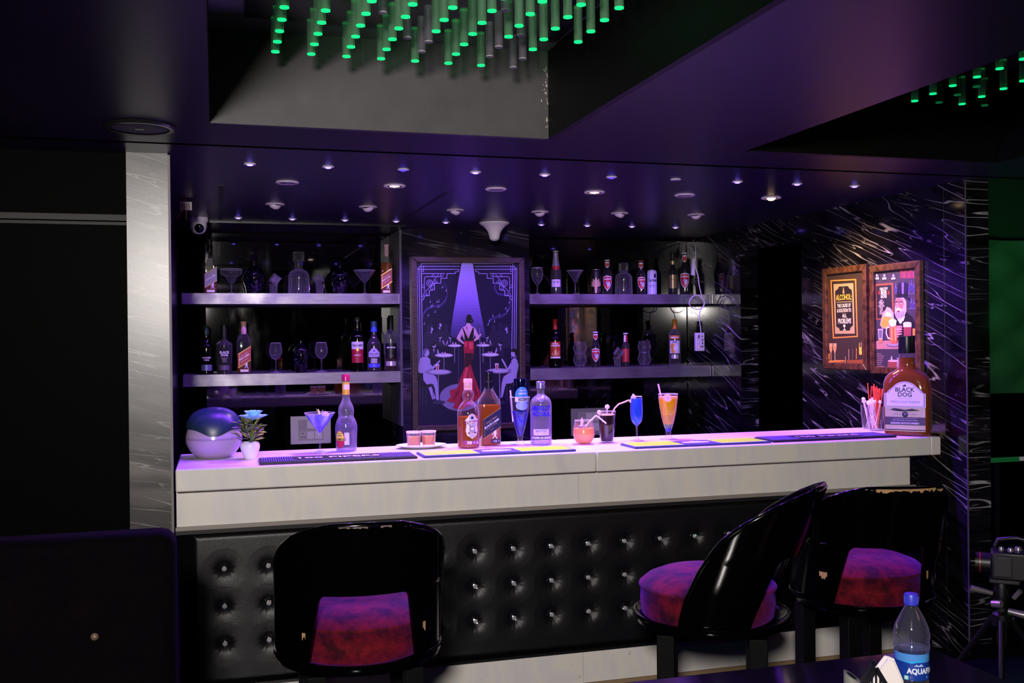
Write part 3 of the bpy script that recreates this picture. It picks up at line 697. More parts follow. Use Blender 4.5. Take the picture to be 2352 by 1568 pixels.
# ================================================================== BOOTH SOFA, TABLE, FOREGROUND
def rbox_obj(name, x0, x1, y0, y1, z0, z1, mat, par, bev): return box(name, x0, x1, y0, y1, z0, z1, mat, par, bev)
M_sofa = velvet('dark_velvet', '020103', '060304', 0.02, '8060a0'); M_sofa.node_tree.nodes['Principled BSDF'].inputs['Specular IOR Level'].default_value = 0.03
t = thing('booth_sofa', 'dark velvet booth sofa back at the lower left', 'sofa', (-1.4, 2.52, 0))
for a, b in ((-1.2, -0.31), (-0.308, 0.52), (0.522, 1.305)):
    rbox_obj('back_cushion', a, b, -0.05, 0.075, 0.12, 0.982, M_sofa, t, 0.035)
rbox_obj('plinth', -1.2, 1.29, -0.04, 0.06, 0, 0.118, M_black, t, 0.004)
MB().lathe([(0.009, 0), (0.008, 0.004), (0.004, 0.007), (0, 0.008)], 14, c=(1.13, -0.0485, 0.76), M=Matrix.Rotation(PI / 2, 3, 'X')).obj('tuft_button', pm('5a463c', 0.4), t, smooth=60)

t = thing('lounge_table', 'dark glossy low table in the foreground carrying water bottle and napkins', 'table', (1.55, 1.95, 0))
box('tabletop', -0.62, 0.32, -0.33, 0.413, 0.536, 0.564, pm('120e16', 0.13, spec=0.6), t, 0.006)
MB().lathe([(0.03, 0.03), (0.03, 0.5355)], 20).obj('pedestal', M_darkmetal, t, smooth=40)
MB().lathe([(0.2, 0), (0.2, 0.012), (0.05, 0.026), (0.031, 0.029)], 36).obj('foot_plate', M_darkmetal, t, smooth=40)

# ================================================================== BOTTLES AND GLASSES
def bottle(label, x, y, z, prof, mat, fill=None, liq=None, cap=None, capmat=None, wraps=(), texts=(), rot=0.0, sx=1, sy=1, group=None, name='bottle', wall=0.0022, cat='bottle', segs=32):
    """prof: outer (r,z); fill: liquid height; cap: list of (r,z); wraps: (xw,z0,z1,mat[,phi]); texts: (string,size,x,z,mat,bold,xs)"""
    t = thing(name, label, cat, (x, y, z), face_cam(x, y) + rot, group)
    P = smoothp(prof, 3)
    MB().lathe(P, segs, sx=sx, sy=sy, cap=False).obj('glass_body', mat, t, smooth=50)
    if fill:
        L = [(0, 0.005)] + [(max(0.001, r - wall), max(0.005, zz)) for r, zz in P if r > 0.006 and 0.001 < zz < fill]
        rr = L[-1][0]; L += [(rr, fill), (0, fill)]
        MB().lathe(L, segs, sx=sx, sy=sy, cap=False).obj('liquid', liq, t, smooth=50)
    if cap: MB().lathe(cap, 24, sx=1, sy=1).obj('cap', capmat, t, smooth=40)
    def rad(zz):
        for (a, b), (c, d) in zip(P[:-1], P[1:]):
            if b <= zz <= d and d > b: return a + (c - a) * (zz - b) / (d - b)
        return max(r for r, _ in P)
    lab = None
    for wdef in wraps:
        xw, z0, z1, m = wdef[:4]; ph = wdef[4] if len(wdef) > 4 else 0
        R = max(rad((z0 + z1) / 2), rad(z0 + 0.001)) if abs(rad(z0) - rad(z1)) < 0.004 else rad((z0 + z1) / 2)
        mb = MB(); rows = []
        for j in range(7):
            zz = z0 + (z1 - z0) * j / 6; f = cylf(rad(zz) if abs(rad(z0) - rad(z1)) > 0.004 else R, 0.0008, ph)
            shape = wdef[5] if len(wdef) > 5 else None
            xx = xw * (shape(j / 6) if shape else 1)
            rows.append([f(xx * (2 * i / 14 - 1), zz) for i in range(15)])
        mb.grid(rows, m); mb.v = [(a * sx, b * sy, c) for a, b, c in mb.v]
        lab = mb.obj('paper_label', None, t, smooth=60, recalc=False)
    if texts:
        mb = MB()
        for tx in texts:
            s, size, xx, zz, m = tx[:5]; bold = tx[5] if len(tx) > 5 else 0; xs = tx[6] if len(tx) > 6 else 1; kw = tx[7] if len(tx) > 7 else {}
            text_into(mb, s, size, xx, zz, cylf(rad(zz), 0.0016), m, bold, xs, **kw)
        mb.v = [(a * sx, b * sy, c) for a, b, c in mb.v]
        mb.obj('lettering', None, lab or t, recalc=False)
    return t
def cylmap(R, sx=1, sy=1, lift=0.0018):
    f = cylf(R, lift); g = lambda x, z: (f(x, z)[0] * sx, f(x, z)[1] * sy, z)
    g.strip = f.strip; return g
PW = pm('efe9ee', 0.5); PB = pm('101014', 0.4); PRED = pm('a81c2c', 0.4); PDRED = pm('6e1424', 0.4); PGOLD = pm('c79a4e', 0.3, metal=0.5)
PGREY = pm('6c6a74', 0.5); PLAV = pm('c9bfd8', 0.5); PBLUE = pm('180cc8', 0.4); PNAVY = pm('1b1c38', 0.4)
WH = liquid('d07a18', 0.45)
def std(h, r, sh, neck, lip=0.0, base=0.004):
    """straight sided bottle: body to sh, shoulder curve, neck radius"""
    return [(0, 0.0), (r - 0.005, 0), (r - 0.005, 0), (r, 0.005), (r, 0.02), (r, sh), (r, sh), (r * 0.93, sh + (h - sh) * 0.12), (r * 0.62, sh + (h - sh) * 0.28), (neck * 1.12, sh + (h - sh) * 0.42), (neck, sh + (h - sh) * 0.55), (neck, h), (neck, h)]

# ---------------- counter: left to right
ZB_ = ZB + 0.0003
# purple globe with leaf cap
t = thing('air_purifier', 'squat purple globe water bowl with blue green leaf shaped cap at counter left end', 'air purifier', (-0.012, 4.205, ZB_), 0)
MB().lathe(smoothp([(0, 0.0), (0.055, 0), (0.055, 0), (0.078, 0.014), (0.101, 0.045), (0.108, 0.075), (0.101, 0.112), (0.088, 0.128), (0, 0.130)], 4), 48).obj('bowl', pm('cbb0da', 0.22, trans=0.25), t, smooth=60)
MB().lathe(smoothp([(0.108, 0.074), (0.1086, 0.076), (0.1086, 0.076), (0.1075, 0.083)], 2), 48, cap=False).obj('water_line', pm('9b84ac', 0.2), t, smooth=60)
def capz(x, y):
    # leaf cap: dome cut by two lobes
    return 0.128
mb = MB(); rows = []
for j in range(15):
    v = j / 14; row = []
    for i in range(49):
        a = 2 * PI * i / 48; low = 0.104 - 0.030 * abs(math.cos((a + PI / 2) / 2)) ** 6 - 0.012 * math.cos(2 * (a + PI / 2)); low = 0.118 - 0.030 * math.exp(-((math.atan2(math.sin(a + PI / 2), math.cos(a + PI / 2))) / 0.5) ** 2)
        th = (PI / 2) * (1 - v); zz = low + (0.198 - low) * math.sin(PI / 2 - th) if False else low + (0.198 - low) * math.sin(v * PI / 2)
        r = 0.1065 * math.cos(v * PI / 2) ** 0.82 if v < 1 else 0
        row.append((r * math.cos(a), r * math.sin(a), zz))
    rows.append(row)
mb.grid(rows)
capo = mb.obj('leaf_cap', pm('1c3040', 0.35), t, smooth=60)
mb = MB()
for k in range(4):
    rr = 0.032 + 0.019 * k; pts = []
    for q in range(13):
        a = -PI / 2 + (q / 12 - 0.5) * 2.3; v = 1 - (rr / 0.112)
        r = rr; zz = 0.198 - 0.085 * (r / 0.1065) ** 2.4; pts.append((r * math.cos(a) * 1.0, r * math.sin(a), zz + 0.0016))
    mb.tube(pts, 0.0016, 5)
mb.tube([(0, -0.02, 0.197), (0, -0.05, 0.186), (0, -0.08, 0.157), (0, -0.100, 0.117)], 0.002, 6)
mb.obj('leaf_vein', pm('0a1830', 0.4), capo)

# potted flower
t = thing('potted_flower', 'small white pot with green leaves and pale blue artificial flower', 'potted plant', (0.122, 4.095, ZB_), 0)
MB().lathe(smoothp([(0, 0), (0.020, 0), (0.020, 0), (0.026, 0.012), (0.035, 0.036), (0.0375, 0.05), (0.034, 0.062), (0.029, 0.066), (0.029, 0.066), (0.027, 0.060), (0, 0.058)], 3), 36).obj('pot', M_whitegl, t, smooth=60)
MB().tube([(0.004, 0, 0.055), (0.006, 0.002, 0.11), (0.010, 0, 0.150)], 0.0018, 6).obj('stem', pm('3c5a24', 0.6), t)
mb = MB()
for k in range(14): a = rnd.random() * 6.28; mb.tube([(0, 0, 0.055), (0.02 * math.cos(a), 0.02 * math.sin(a), 0.09), (0.045 * math.cos(a), 0.03 * math.sin(a), 0.115 + 0.02 * rnd.random())], 0.0008, 4)
mb.obj('twigs', pm('35461f', 0.7), t)
leafv = [(0, 0, 0), (0.005, 0.010, 0.0015), (0.0068, 0.020, 0.0012), (0.004, 0.031, 0), (0, 0.040, -0.002), (-0.004, 0.031, 0), (-0.0068, 0.020, 0.0012), (-0.005, 0.010, 0.0015), (0, 0.020, -0.001)]
leaff = [(0, 1, 8), (1, 2, 8), (2, 3, 8), (3, 4, 8), (4, 5, 8), (5, 6, 8), (6, 7, 8), (7, 0, 8)]
lm = [pm('5f7a2c', 0.5), pm('a8ab48', 0.5), pm('3f5a30', 0.5), pm('8f7a8a', 0.5)]; lms = [MB().add(leafv, leaff).obj('leaf', m, t) for m in lm]; cnt = 0
for k in range(96):
    a = rnd.random() * 2 * PI; el = 0.1 + rnd.random() * 1.15; h = 0.062 + 0.085 * rnd.random() ** 0.9; rr = (0.012 + 0.03 * rnd.random()) * math.cos(el * 0.7)
    o = lms[rnd.choice([0, 0, 1, 1, 2, 3])]
    if cnt > 3: o = o.copy(); col.objects.link(o)
    else: o = lms[cnt]
    cnt += 1
    o.parent = t; o.location = (rr * math.cos(a), rr * math.sin(a), h); o.rotation_euler = (el - 0.1, rnd.uniform(-0.5, 0.5), a - PI / 2); s = 0.6 + 0.5 * rnd.random(); o.scale = (s * 1.15, s, s)
pv = [(0, 0, 0), (0.010, 0.008, 0.004), (0.016, 0.020, 0.006), (0.009, 0.031, 0.004), (0, 0.036, 0.001), (-0.009, 0.031, 0.004), (-0.016, 0.020, 0.006), (-0.010, 0.008, 0.004), (0, 0.018, 0.0)]
pet = MB().add(pv, leaff).obj('petal', pm('a4ecff', 0.5), t); first = True
for ring, (n, el, sc_, zz) in enumerate(((8, 0.30, 1.0, 0.150), (7, 0.7, 0.85, 0.154), (5, 1.1, 0.6, 0.158))):
    for k in range(n):
        o = pet if first else pet.copy()
        if not first: col.objects.link(o)
        first = False; o.parent = t; o.location = (0.013, -0.008, zz); o.rotation_euler = (el, 0, 2 * PI * k / n + ring); o.scale = (sc_ * 1.65,) * 3

# bar mats
def mat_(x0, x1, y0, y1, body, label, rot=0.0, kind='rib', word=None):
    cx, cy_ = (x0 + x1) / 2, (y0 + y1) / 2; t = thing('bar_mat', label, 'bar mat', (cx, cy_, ZB_), rot, 'rubber bar mats along the counter front'); L, D = x1 - x0, y1 - y0
    m = MB(); m.prism([(-L / 2, 0), (L / 2, 0), (L / 2, 0.0085), (-L / 2, 0.0085)], -D / 2, D / 2); base = m.obj('mat_base', body[0], t, bevel=0.0015)
    if kind == 'rib':
        m = MB(); wl = 0.165 if word else 0; nx = int(L / 0.0085)
        for k in range(nx):
            x = -L / 2 + 0.01 + k * 0.0085
            if word and abs(x) < wl: segs = ((-D / 2 + 0.006, -D / 2 + 0.022), (D / 2 - 0.022, D / 2 - 0.006))
            else: segs = ((-D / 2 + 0.006, D / 2 - 0.006),)
            for a, b in segs:
                if x < L / 2 - 0.006: m.box(x - 0.0022, x + 0.0022, a, b, 0.0085, 0.0115)
        o = m.obj('ribs', body[1], t); o['kind'] = 'stuff'
        if word:
            m = MB(); text_into(m, word, 0.056, 0, -0.022, lambda x, z: (x, z, 0.0118), body[2], 0.0012, 1.25); m.obj('lettering', None, t, recalc=False)
    else:
        m = MB(); st = 0.0088
        for a, b in ((-L / 2 + 0.012, -0.09), (0.09, L / 2 - 0.012)):
            x = a
            while x < b:
                y = -D / 2 + 0.014
                while y < D / 2 - 0.012: m.box(x, x + 0.0048, y, y + 0.0048, 0.0088, 0.0108); y += st
                x += st
        o = m.obj('nubs', body[1], t); o['kind'] = 'stuff'
        m = MB(); f = lambda x, z: (x, z, 0.0089)
        for a, b in ((-L / 2 + 0.008, -0.086), (0.086, L / 2 - 0.008)): poly_into(m, [(a, -D / 2 + 0.009), (b, -D / 2 + 0.009), (b, D / 2 - 0.009), (a, D / 2 - 0.009)], f, body[3])
        poly_into(m, [(-0.080, -D / 2 + 0.010), (0.080, -D / 2 + 0.010), (0.080, D / 2 - 0.010), (-0.080, D / 2 - 0.010)], f, body[2])
        f2 = lambda x, z: (x, z, 0.0094)
        poly_into(m, disc_pts(0, 0.002, 0.062, 0.026, 24), f2, PLAV); 
        for q in range(-3, 4): poly_into(m, disc_pts(q * 0.017, 0.002 + 0.008 * math.sin(q * 2), 0.010, 0.017, 10), lambda x, z: (x, z, 0.0098), PW)
        poly_into(m, disc_pts(-0.002, 0.036, 0.012, 0.009, 12), f2, pm('b9c04a', 0.5))
        m.obj('printed_badge', None, t, recalc=False)
    return t
RB = (pm('0c0911', 0.5), pm('5c4c84', 0.5), pm('ddd4ea', 0.5)); YB = (pm('34406a', 0.45), pm('c4ec3c', 0.5), pm('5546a0', 0.45), pm('c8d0c8', 0.5))
mat_(0.150, 0.738, 3.868, 4.035, RB, 'black ribbed bar mat with pale lettering, next to the flower pot', -0.01, word='100 PIPERS')
mat_(0.762, 1.385, 3.872, 4.02, YB, 'lavender bar mat with yellow nubs before the two whisky bottles', 0.01, 'nub')
mat_(1.640, 2.265, 3.872, 4.03, YB, 'lavender bar mat with yellow nubs before the tall orange drink', 0.0, 'nub')
mat_(2.285, 2.900, 3.885, 4.05, RB, 'black ribbed bar mat with pale lettering, next to the big whisky bottle', 0.0, word='100 PIPERS')

# martini glass
def stem_glass(label, x, y, z, bowl, stem_r, base_r, stem_z, group=None, name='cocktail_glass', fill=None, liq=None, cat='glass', mat=None, rot=0):
    t = thing(name, label, cat, (x, y, z), face_cam(x, y) + rot, group); mat = mat or M_clear
    MB().lathe(smoothp([(0, 0.0), (base_r, 0), (base_r, 0), (base_r * 0.97, 0.0018), (base_r * 0.5, 0.005), (stem_r * 1.6, 0.012), (stem_r, 0.024), (stem_r, stem_z - 0.008), (stem_r * 1.5, stem_z)], 3), 32, cap=False).obj('stem', mat, t, smooth=60)
    b = MB().lathe([(0, stem_z)] + smoothp(bowl, 3), 36, cap=False); b.obj('bowl', mat, t, smooth=60)
    r, zz = bowl[-1]; MB().lathe([(r + 0.0008 * math.cos(a), zz + 0.0008 * math.sin(a)) for a in [2 * PI * k / 6 for k in range(7)]], 36, cap=False).obj('rim', pm('f4f0ff', 0.1), t, smooth=60)
    if fill:
        P = smoothp(bowl, 3)
        for (f0, f1, lq) in fill:
            pts = [(max(0, r - 0.0014), zz) for r, zz in P if f0 - 1e-6 <= zz <= f1]
            def rr(q):
                for (a, b2), (c, d) in zip(P[:-1], P[1:]):
                    if b2 <= q <= d: return max(0.0005, a + (c - a) * (q - b2) / (d - b2 + 1e-9) - 0.0014)
                return P[0][0]
            L = [(0, f0)] + ([(rr(f0), f0)] if f0 > P[0][1] else []) + pts + [(rr(f1), f1), (0, f1)]
            MB().lathe(L, 32, cap=False).obj('liquid', lq, t, smooth=60)
    return t
def rindslice(mb, c, r, M, rind, flesh, part=2 * PI):
    n = 22; f = lambda x, z: tuple(Vector(c) + M @ Vector((x, 0, z)))
    def ring(r0, r1, y, m):
        vs = [];
        for k in range(n + 1):
            a = part * k / n; vs += [tuple(Vector(c) + M @ Vector((r0 * math.cos(a), y, r0 * math.sin(a)))), tuple(Vector(c) + M @ Vector((r1 * math.cos(a), y, r1 * math.sin(a))))]
        mb.add(vs, [(2 * k, 2 * k + 1, 2 * k + 3, 2 * k + 2) for k in range(n)], m)
    for y in (-0.0018, 0.0018): ring(r * 0.80, r, y, rind); ring(0.0, r * 0.80, y, flesh)
    vs = []
    for k in range(n + 1):
        a = part * k / n
        for y in (-0.0018, 0.0018): vs.append(tuple(Vector(c) + M @ Vector((r * math.cos(a), y, r * math.sin(a)))))
    mb.add(vs, [(2 * k, 2 * k + 1, 2 * k + 3, 2 * k + 2) for k in range(n)], rind)
    for q in range(8):
        a = part * (q + 0.5) / 8; d = Vector((math.cos(a), 0, math.sin(a))); s = Vector((-math.sin(a), 0, math.cos(a)))
        for y in (-0.0021, 0.0021):
            mb.add([tuple(Vector(c) + M @ (v + Vector((0, y, 0)))) for v in (d * r * 0.12, d * r * 0.70 + s * r * 0.2, d * r * 0.70 - s * r * 0.2)], [(0, 1, 2)], pm('e9c9d6', 0.3))
RZ = lambda a: Matrix.Rotation(a, 3, 'Z')
LQB = liquid('5a78f2', 0.55); LQB2 = liquid('1c50f0', 0.6)
t = stem_glass('martini glass of blue cocktail with leaf garnish', 0.401, 4.21, ZB_, [(0.004, 0.080), (0.016, 0.096), (0.036, 0.124), (0.0615, 0.163)], 0.0036, 0.040, 0.078, fill=((0.081, 0.110, LQB2), (0.1101, 0.152, LQB)))
mb = MB(); rindslice(mb, (0.022, -0.040, 0.158), 0.014, RZ(0.3), pm('e3b6cc', 0.4), pm('b894c8', 0.3)); mb.obj('lemon_slice', None, t, recalc=False)
mb = MB()
for k, (dx, dy, el, az) in enumerate(((0, 0, 1.0, 0.4), (0.004, 0, 0.5, -1.2), (-0.006, 0, 1.3, 2.2), (0.006, 0.002, 0.8, -0.4))):
    M = Matrix.Rotation(az, 3, 'Z') @ Matrix.Rotation(el, 3, 'X'); mb.add([tuple(M @ (Vector(v) * 0.75) + Vector((dx, -0.01, 0.155))) for v in leafv], leaff, pm('4c5c3a', 0.5) if k % 2 else pm('a9b050', 0.5))
mb.obj('leaf_garnish', None, t)

# clear liqueur bottle, waisted
M_cl = thin_glass('f4f2fa', 0.08, fres=1.5, edge=0.5)
prof = [(0, 0), (0.037, 0), (0.037, 0), (0.042, 0.006), (0.043, 0.05), (0.0445, 0.085), (0.044, 0.105), (0.037, 0.130), (0.029, 0.142), (0.029, 0.142), (0.0305, 0.150), (0.032, 0.165), (0.029, 0.184), (0.020, 0.203), (0.0155, 0.218), (0.0145, 0.23), (0.0145, 0.30), (0.0145, 0.30)]
t = bottle('clear waisted bottle with red cap and yellow neck band', 0.511, 4.235, ZB_, prof, M_cl, 0.115, liquid('d8ccf0', 0.10), [(0.0165, 0.290), (0.0165, 0.314), (0.015, 0.317), (0, 0.3172)], pm('c02a54', 0.25, metal=0.3),
    wraps=((0.040, 0.233, 0.285, pm('d8b832', 0.4)), (0.0445, 0.237, 0.243, PRED), (0.0445, 0.246, 0.249, pm('8a1022', 0.4)), (0.022, 0.255, 0.275, pm('e8e0d0', 0.4), 0.9)))
MB().lathe([(0.0305, 0.139), (0.032, 0.1425), (0.0305, 0.146)], 32, cap=False).obj('glass_ring', M_cl, t, smooth=60)
mb = MB(); f = cylmap(0.0440); fb = cylmap(0.044, lift=0.0012); fc = cylmap(0.044, lift=0.0022); ox = -0.028
poly_into(mb, [(-0.008, 0.03), (0.012, 0.03), (0.012, 0.08), (-0.008, 0.08)], cylmap(0.044, lift=0.0006), PLAV)
poly_into(mb, disc_pts(ox, 0.052, 0.021, 0.036, 28), fb, PRED); poly_into(mb, disc_pts(ox, 0.054, 0.0185, 0.032, 28), f, pm('e8d24a', 0.4))
poly_into(mb, disc_pts(ox, 0.052, 0.0185, 0.032, 16, PI * 1.05, PI * 1.95), fc, pm('b01e40', 0.4))
text_into(mb, 'CAMINO', 0.016, ox + 0.002, 0.047, cylmap(0.044, lift=0.0028), pm('3a1408', 0.5), 0.0003, 0.8)
text_into(mb, 'TEQUILA', 0.006, ox + 0.001, 0.075, cylmap(0.044, lift=0.0028), pm('3a1408', 0.5), 0.0001, 0.9)
for q in (-0.007, 0, 0.007): poly_into(mb, disc_pts(ox + q, 0.066, 0.004, 0.0035, 10, 0, PI), cylmap(0.044, lift=0.0028), pm('2e3550', 0.5))
mb.obj('oval_label', None, t, recalc=False)

# plate with two shots
pl = thing('oval_plate', 'white oval plate under two small amber shot glasses', 'plate', (0.826, 4.245, ZB_), 0)
MB().lathe(smoothp([(0, 0.004), (0.050, 0.004), (0.080, 0.009), (0.107, 0.015), (0.107, 0.015), (0.105, 0.012), (0.075, 0.004), (0.05, 0.0), (0.0, 0.0)], 3), 48, sy=0.72, cap=False).obj('dish', M_whitegl, pl, smooth=60)
for x, yy, lab in ((0.790, 4.222, 'left shot glass of amber drink with lime wedge on the white plate'), (0.854, 4.226, 'right shot glass of amber drink with lime wedge on the white plate')):
    g = thing('shot_glass', lab, 'glass', (x, yy, ZB_ + 0.0062), face_cam(x, yy), 'amber shots on the oval plate')
    MB().lathe([(0, 0), (0.026, 0), (0.027, 0.003), (0.0305, 0.062), (0.0312, 0.065), (0.0295, 0.065), (0.0285, 0.060), (0.026, 0.010), (0, 0.009)], 32, cap=False).obj('glass_wall', M_clear2, g, smooth=40)
    MB().lathe([(0.0300, 0.060), (0.0318, 0.062), (0.0318, 0.067), (0.0296, 0.067), (0.0292, 0.061)], 32, cap=False).obj('sugar_rim', pm('f6e4ec', 0.7), g, smooth=60)
    MB().lathe([(0, 0.0105), (0.0255, 0.0105), (0.0276, 0.045), (0, 0.045)], 28, cap=False).obj('liquid', liquid('ffc468', 0.75), g, smooth=40)
    mb = MB(); rindslice(mb, (0.002, -0.010, 0.030), 0.019, RZ(0.4) @ Matrix.Rotation(0.7, 3, 'Y'), pm('a8a040', 0.4), pm('e8b04a', 0.3), PI); mb.obj('lime_wedge', None, g, recalc=False)

# Blended whisky with shield label (left) -------------------------------------------------
prof = [(0, 0), (0.041, 0), (0.041, 0), (0.0455, 0.006), (0.0462, 0.02), (0.0462, 0.145), (0.0462, 0.145), (0.043, 0.163), (0.034, 0.181), (0.022, 0.194), (0.019, 0.199), (0.022, 0.207), (0.0245, 0.219), (0.0225, 0.233), (0.0175, 0.243), (0.0165, 0.25), (0.0165, 0.27), (0.0165, 0.27)]
t = bottle('round shouldered whisky bottle with silver shield label and wooden cap', 1.014, 4.175, ZB_, prof, M_clear, 0.132, WH, [(0.0172, 0.243), (0.0178, 0.250), (0.0170, 0.252), (0.0178, 0.254), (0.0178, 0.268), (0.0175, 0.270), (0.0185, 0.271), (0.0185, 0.288), (0.017, 0.290), (0, 0.2902)], pm('d8b48c', 0.4))
R = 0.0462; f0, f1, f2, f3 = [cylmap(R, lift=0.0008 + 0.0007 * k) for k in range(4)]
mb = MB(); ox = 0.016; cz = 0.090
shield = [(-0.030, 0.022), (-0.027, 0.032), (-0.017, 0.040), (-0.012, 0.050), (0, 0.056), (0.012, 0.050), (0.017, 0.040), (0.027, 0.032), (0.030, 0.022), (0.024, 0.008), (0.027, -0.016), (0.020, -0.034), (0.008, -0.042), (0, -0.048), (-0.008, -0.042), (-0.020, -0.034), (-0.027, -0.016), (-0.024, 0.008)]
poly_into(mb, [(ox + x * 1.06, cz + z * 1.05) for x, z in shield], f0, pm('a87c3a', 0.35, metal=0.3)); poly_into(mb, [(ox + x, cz + z) for x, z in shield], f1, pm('d9d0de', 0.3, metal=0.2))
poly_into(mb, [(ox - 0.033, cz + 0.010), (ox + 0.033, cz + 0.014), (ox + 0.033, cz + 0.028), (ox - 0.033, cz + 0.024)], f2, PDRED)
text_into(mb, 'CHIVAS', 0.0155, ox, cz + 0.013, f3, PW, 0.0006, 0.95, rot=0.05)
poly_into(mb, disc_pts(ox, cz - 0.006, 0.011, n=20), f2, PNAVY); poly_into(mb, disc_pts(ox, cz - 0.006, 0.0085, n=20), f3, pm('d9d0de', 0.3))
for a, b in (((-0.014, -0.022), (0.014, 0.010)), ((0.014, -0.022), (-0.014, 0.010))): stroke_into(mb, [(ox + a[0], cz + a[1]), (ox + b[0], cz + b[1])], 0.0018, cylmap(R, lift=0.0034), PNAVY)
poly_into(mb, [(ox - 0.018, cz - 0.028), (ox + 0.018, cz - 0.026), (ox + 0.018, cz - 0.020), (ox - 0.018, cz - 0.022)], f2, PDRED); text_into(mb, 'REGAL', 0.0062, ox, cz - 0.0265, f3, PW, 0.0002, 1.1)
poly_into(mb, [(ox - 0.005, cz + 0.034), (ox + 0.005, cz + 0.034), (ox + 0.006, cz + 0.042), (ox, cz + 0.046), (ox - 0.006, cz + 0.042)], f2, PNAVY)
for k in range(4): stroke_into(mb, [(ox - 0.012, cz - 0.032 - 0.0028 * k), (ox + 0.012 - 0.002 * k, cz - 0.0315 - 0.0028 * k)], 0.0007, f3, PGREY)
poly_into(mb, [(-0.022, 0.018), (0.052, 0.018), (0.052, 0.034), (-0.022, 0.034)], f0, pm('8e3a60', 0.4)); text_into(mb, 'XII', 0.016, 0.004, 0.0205, f2, PW, 0.0006, 1.0); text_into(mb, '12', 0.014, 0.040, 0.0205, f2, PW, 0.0004, 0.9)
for k in range(3): stroke_into(mb, [(0.020, 0.023 + 0.003 * k), (0.029, 0.023 + 0.003 * k)], 0.001, f2, PW)
mb.obj('shield_label', None, t, recalc=False)

# square whisky with slanted black label ----------------------------------------------------
def square_bottle(label, x, y, z, s, Hs, hn, total, fill, labelmat, words, capmat, rot=0, group=None, edge=PGOLD, figure=PW, lidmat=None, base_word=None, tx=1.0):
    """square section spirit bottle with a slanting label; s half width"""
    t = thing('bottle', label, 'bottle', (x, y, z), face_cam(x, y) + rot, group)
    def ring(hw, r, zz, n=4):
        pts = []
        for q in range(4):
            a0 = q * PI / 2; cx, cy_ = (hw - r) * (1 if q in (0, 3) else -1), (hw - r) * (1 if q < 2 else -1)
            for k in range(n + 1): a = a0 + PI / 2 * k / n; pts.append((cx + r * math.cos(a), cy_ + r * math.sin(a), zz))
        return pts
    n = total - hn
    secs = [(s * 0.92, s * 0.3, 0), (s, s * 0.3, 0.004), (s, s * 0.28, Hs), (s * 0.99, s * 0.4, Hs + n * 0.0 + 0.006), (s * 0.86, s * 0.7, Hs + 0.022), (s * 0.66, s * 0.62, Hs + 0.038), (s * 0.47, s * 0.46, hn - 0.006), (s * 0.40, s * 0.395, hn + 0.01), (s * 0.37, s * 0.365, total - 0.05)]
    mb = MB(); mb.grid([ring(*q) for q in secs], close=True); mb.add(ring(*secs[0]), [tuple(range(20))]); mb.obj('glass_body', M_clear, t, smooth=50)
    mb = MB(); k = 0.955; L = [(s * 0.9 * k, s * 0.3, 0.006), (s * k, s * 0.28, 0.01), (s * k, s * 0.28, min(fill, Hs))]
    if fill > Hs: L += [(s * 0.84 * k, s * 0.66, min(fill, Hs + 0.022))]
    rs = [ring(*q) for q in L]; mb.grid(rs, close=True); mb.add(rs[0], [tuple(range(20))]); mb.add(rs[-1], [tuple(range(20))]); mb.obj('liquid', WH, t, smooth=50)
    MB().lathe([(s * 0.42, total - 0.075), (s * 0.42, total - 0.045), (s * 0.40, total - 0.044), (s * 0.40, total - 0.014), (s * 0.46, total - 0.012), (s * 0.46, total - 0.003), (s * 0.42, total), (0, total)], 24, cap=False).obj('cap', capmat, t, smooth=40)
    mb = MB(); yf = lambda d: flatf(-s - d); x0, x1 = -s * 0.93, s * 0.97; sl = 0.62; lz = Hs * 0.52; lh = 0.040 * Hs / 0.19
    q = lambda x_, z_: (x_, lz + z_ + sl * x_)
    poly_into(mb, [q(x0, -lh - 0.003), q(x1, -lh - 0.003), q(x1, lh + 0.003), q(x0, lh + 0.003)], yf(0.0006), edge); poly_into(mb, [q(x0, -lh), q(x1, -lh), q(x1, lh), q(x0, lh)], yf(0.0011), labelmat)
    for (wd, sz, dz, m, b) in words: text_into(mb, wd, sz, 0, lz + dz, yf(0.0017), m, b, tx, shear=sl)
    stroke_into(mb, [q(x0 + 0.007, -lh * 0.85), q(x0 + 0.007, lh * 0.85)], 0.0012, yf(0.0017), edge)
    # striding silhouette
    fx, fz, k = s * 0.3, Hs * 0.115, s / 0.042
    for pts in ([(-.004, .030), (.004, .032), (.006, .022), (.004, .012), (-.003, .012)], [(.000, .035), (.006, .036), (.006, .033), (.008, .033), (.008, .0305), (-.002, .0305)], [(-.002, .013), (.004, .013), (.010, .003), (.0125, -.004), (.010, -.004), (.005, .004)], [(-.003, .014), (.001, .012), (-.005, .004), (-.011, -.002), (-.012, .000)], [(-.004, .028), (-.010, .020), (-.012, .014), (-.0105, .014), (-.006, .020)], [(.004, .026), (.010, .022), (.010, .020), (.005, .021)]):
        poly_into(mb, [(fx + a * k, fz + 0.010 + b * k) for a, b in pts], yf(0.0008), figure)
    if base_word:
        poly_into(mb, [(-s * 0.05, 0.012), (s * 0.82, 0.012), (s * 0.82, 0.030), (-s * 0.05, 0.030)], yf(0.0008), PNAVY); text_into(mb, base_word, 0.011, s * 0.38, 0.017, yf(0.0013), PW, 0.0004)
        for sx in (0.12, 0.62):
            for kk in range(3): stroke_into(mb, [(s * sx, 0.018 + 0.003 * kk), (s * (sx + 0.14), 0.018 + 0.003 * kk)], 0.0008, yf(0.0013), PW)
    else: poly_into(mb, [(-s * 0.6, 0.010), (s * 0.6, 0.010), (s * 0.6, 0.024), (-s * 0.6, 0.024)], yf(0.0008), pm('e8dcc4', 0.4))
    mb.obj('slanted_label', None, t, recalc=False)
    return t
PGD = pm('c8a878', 0.4)
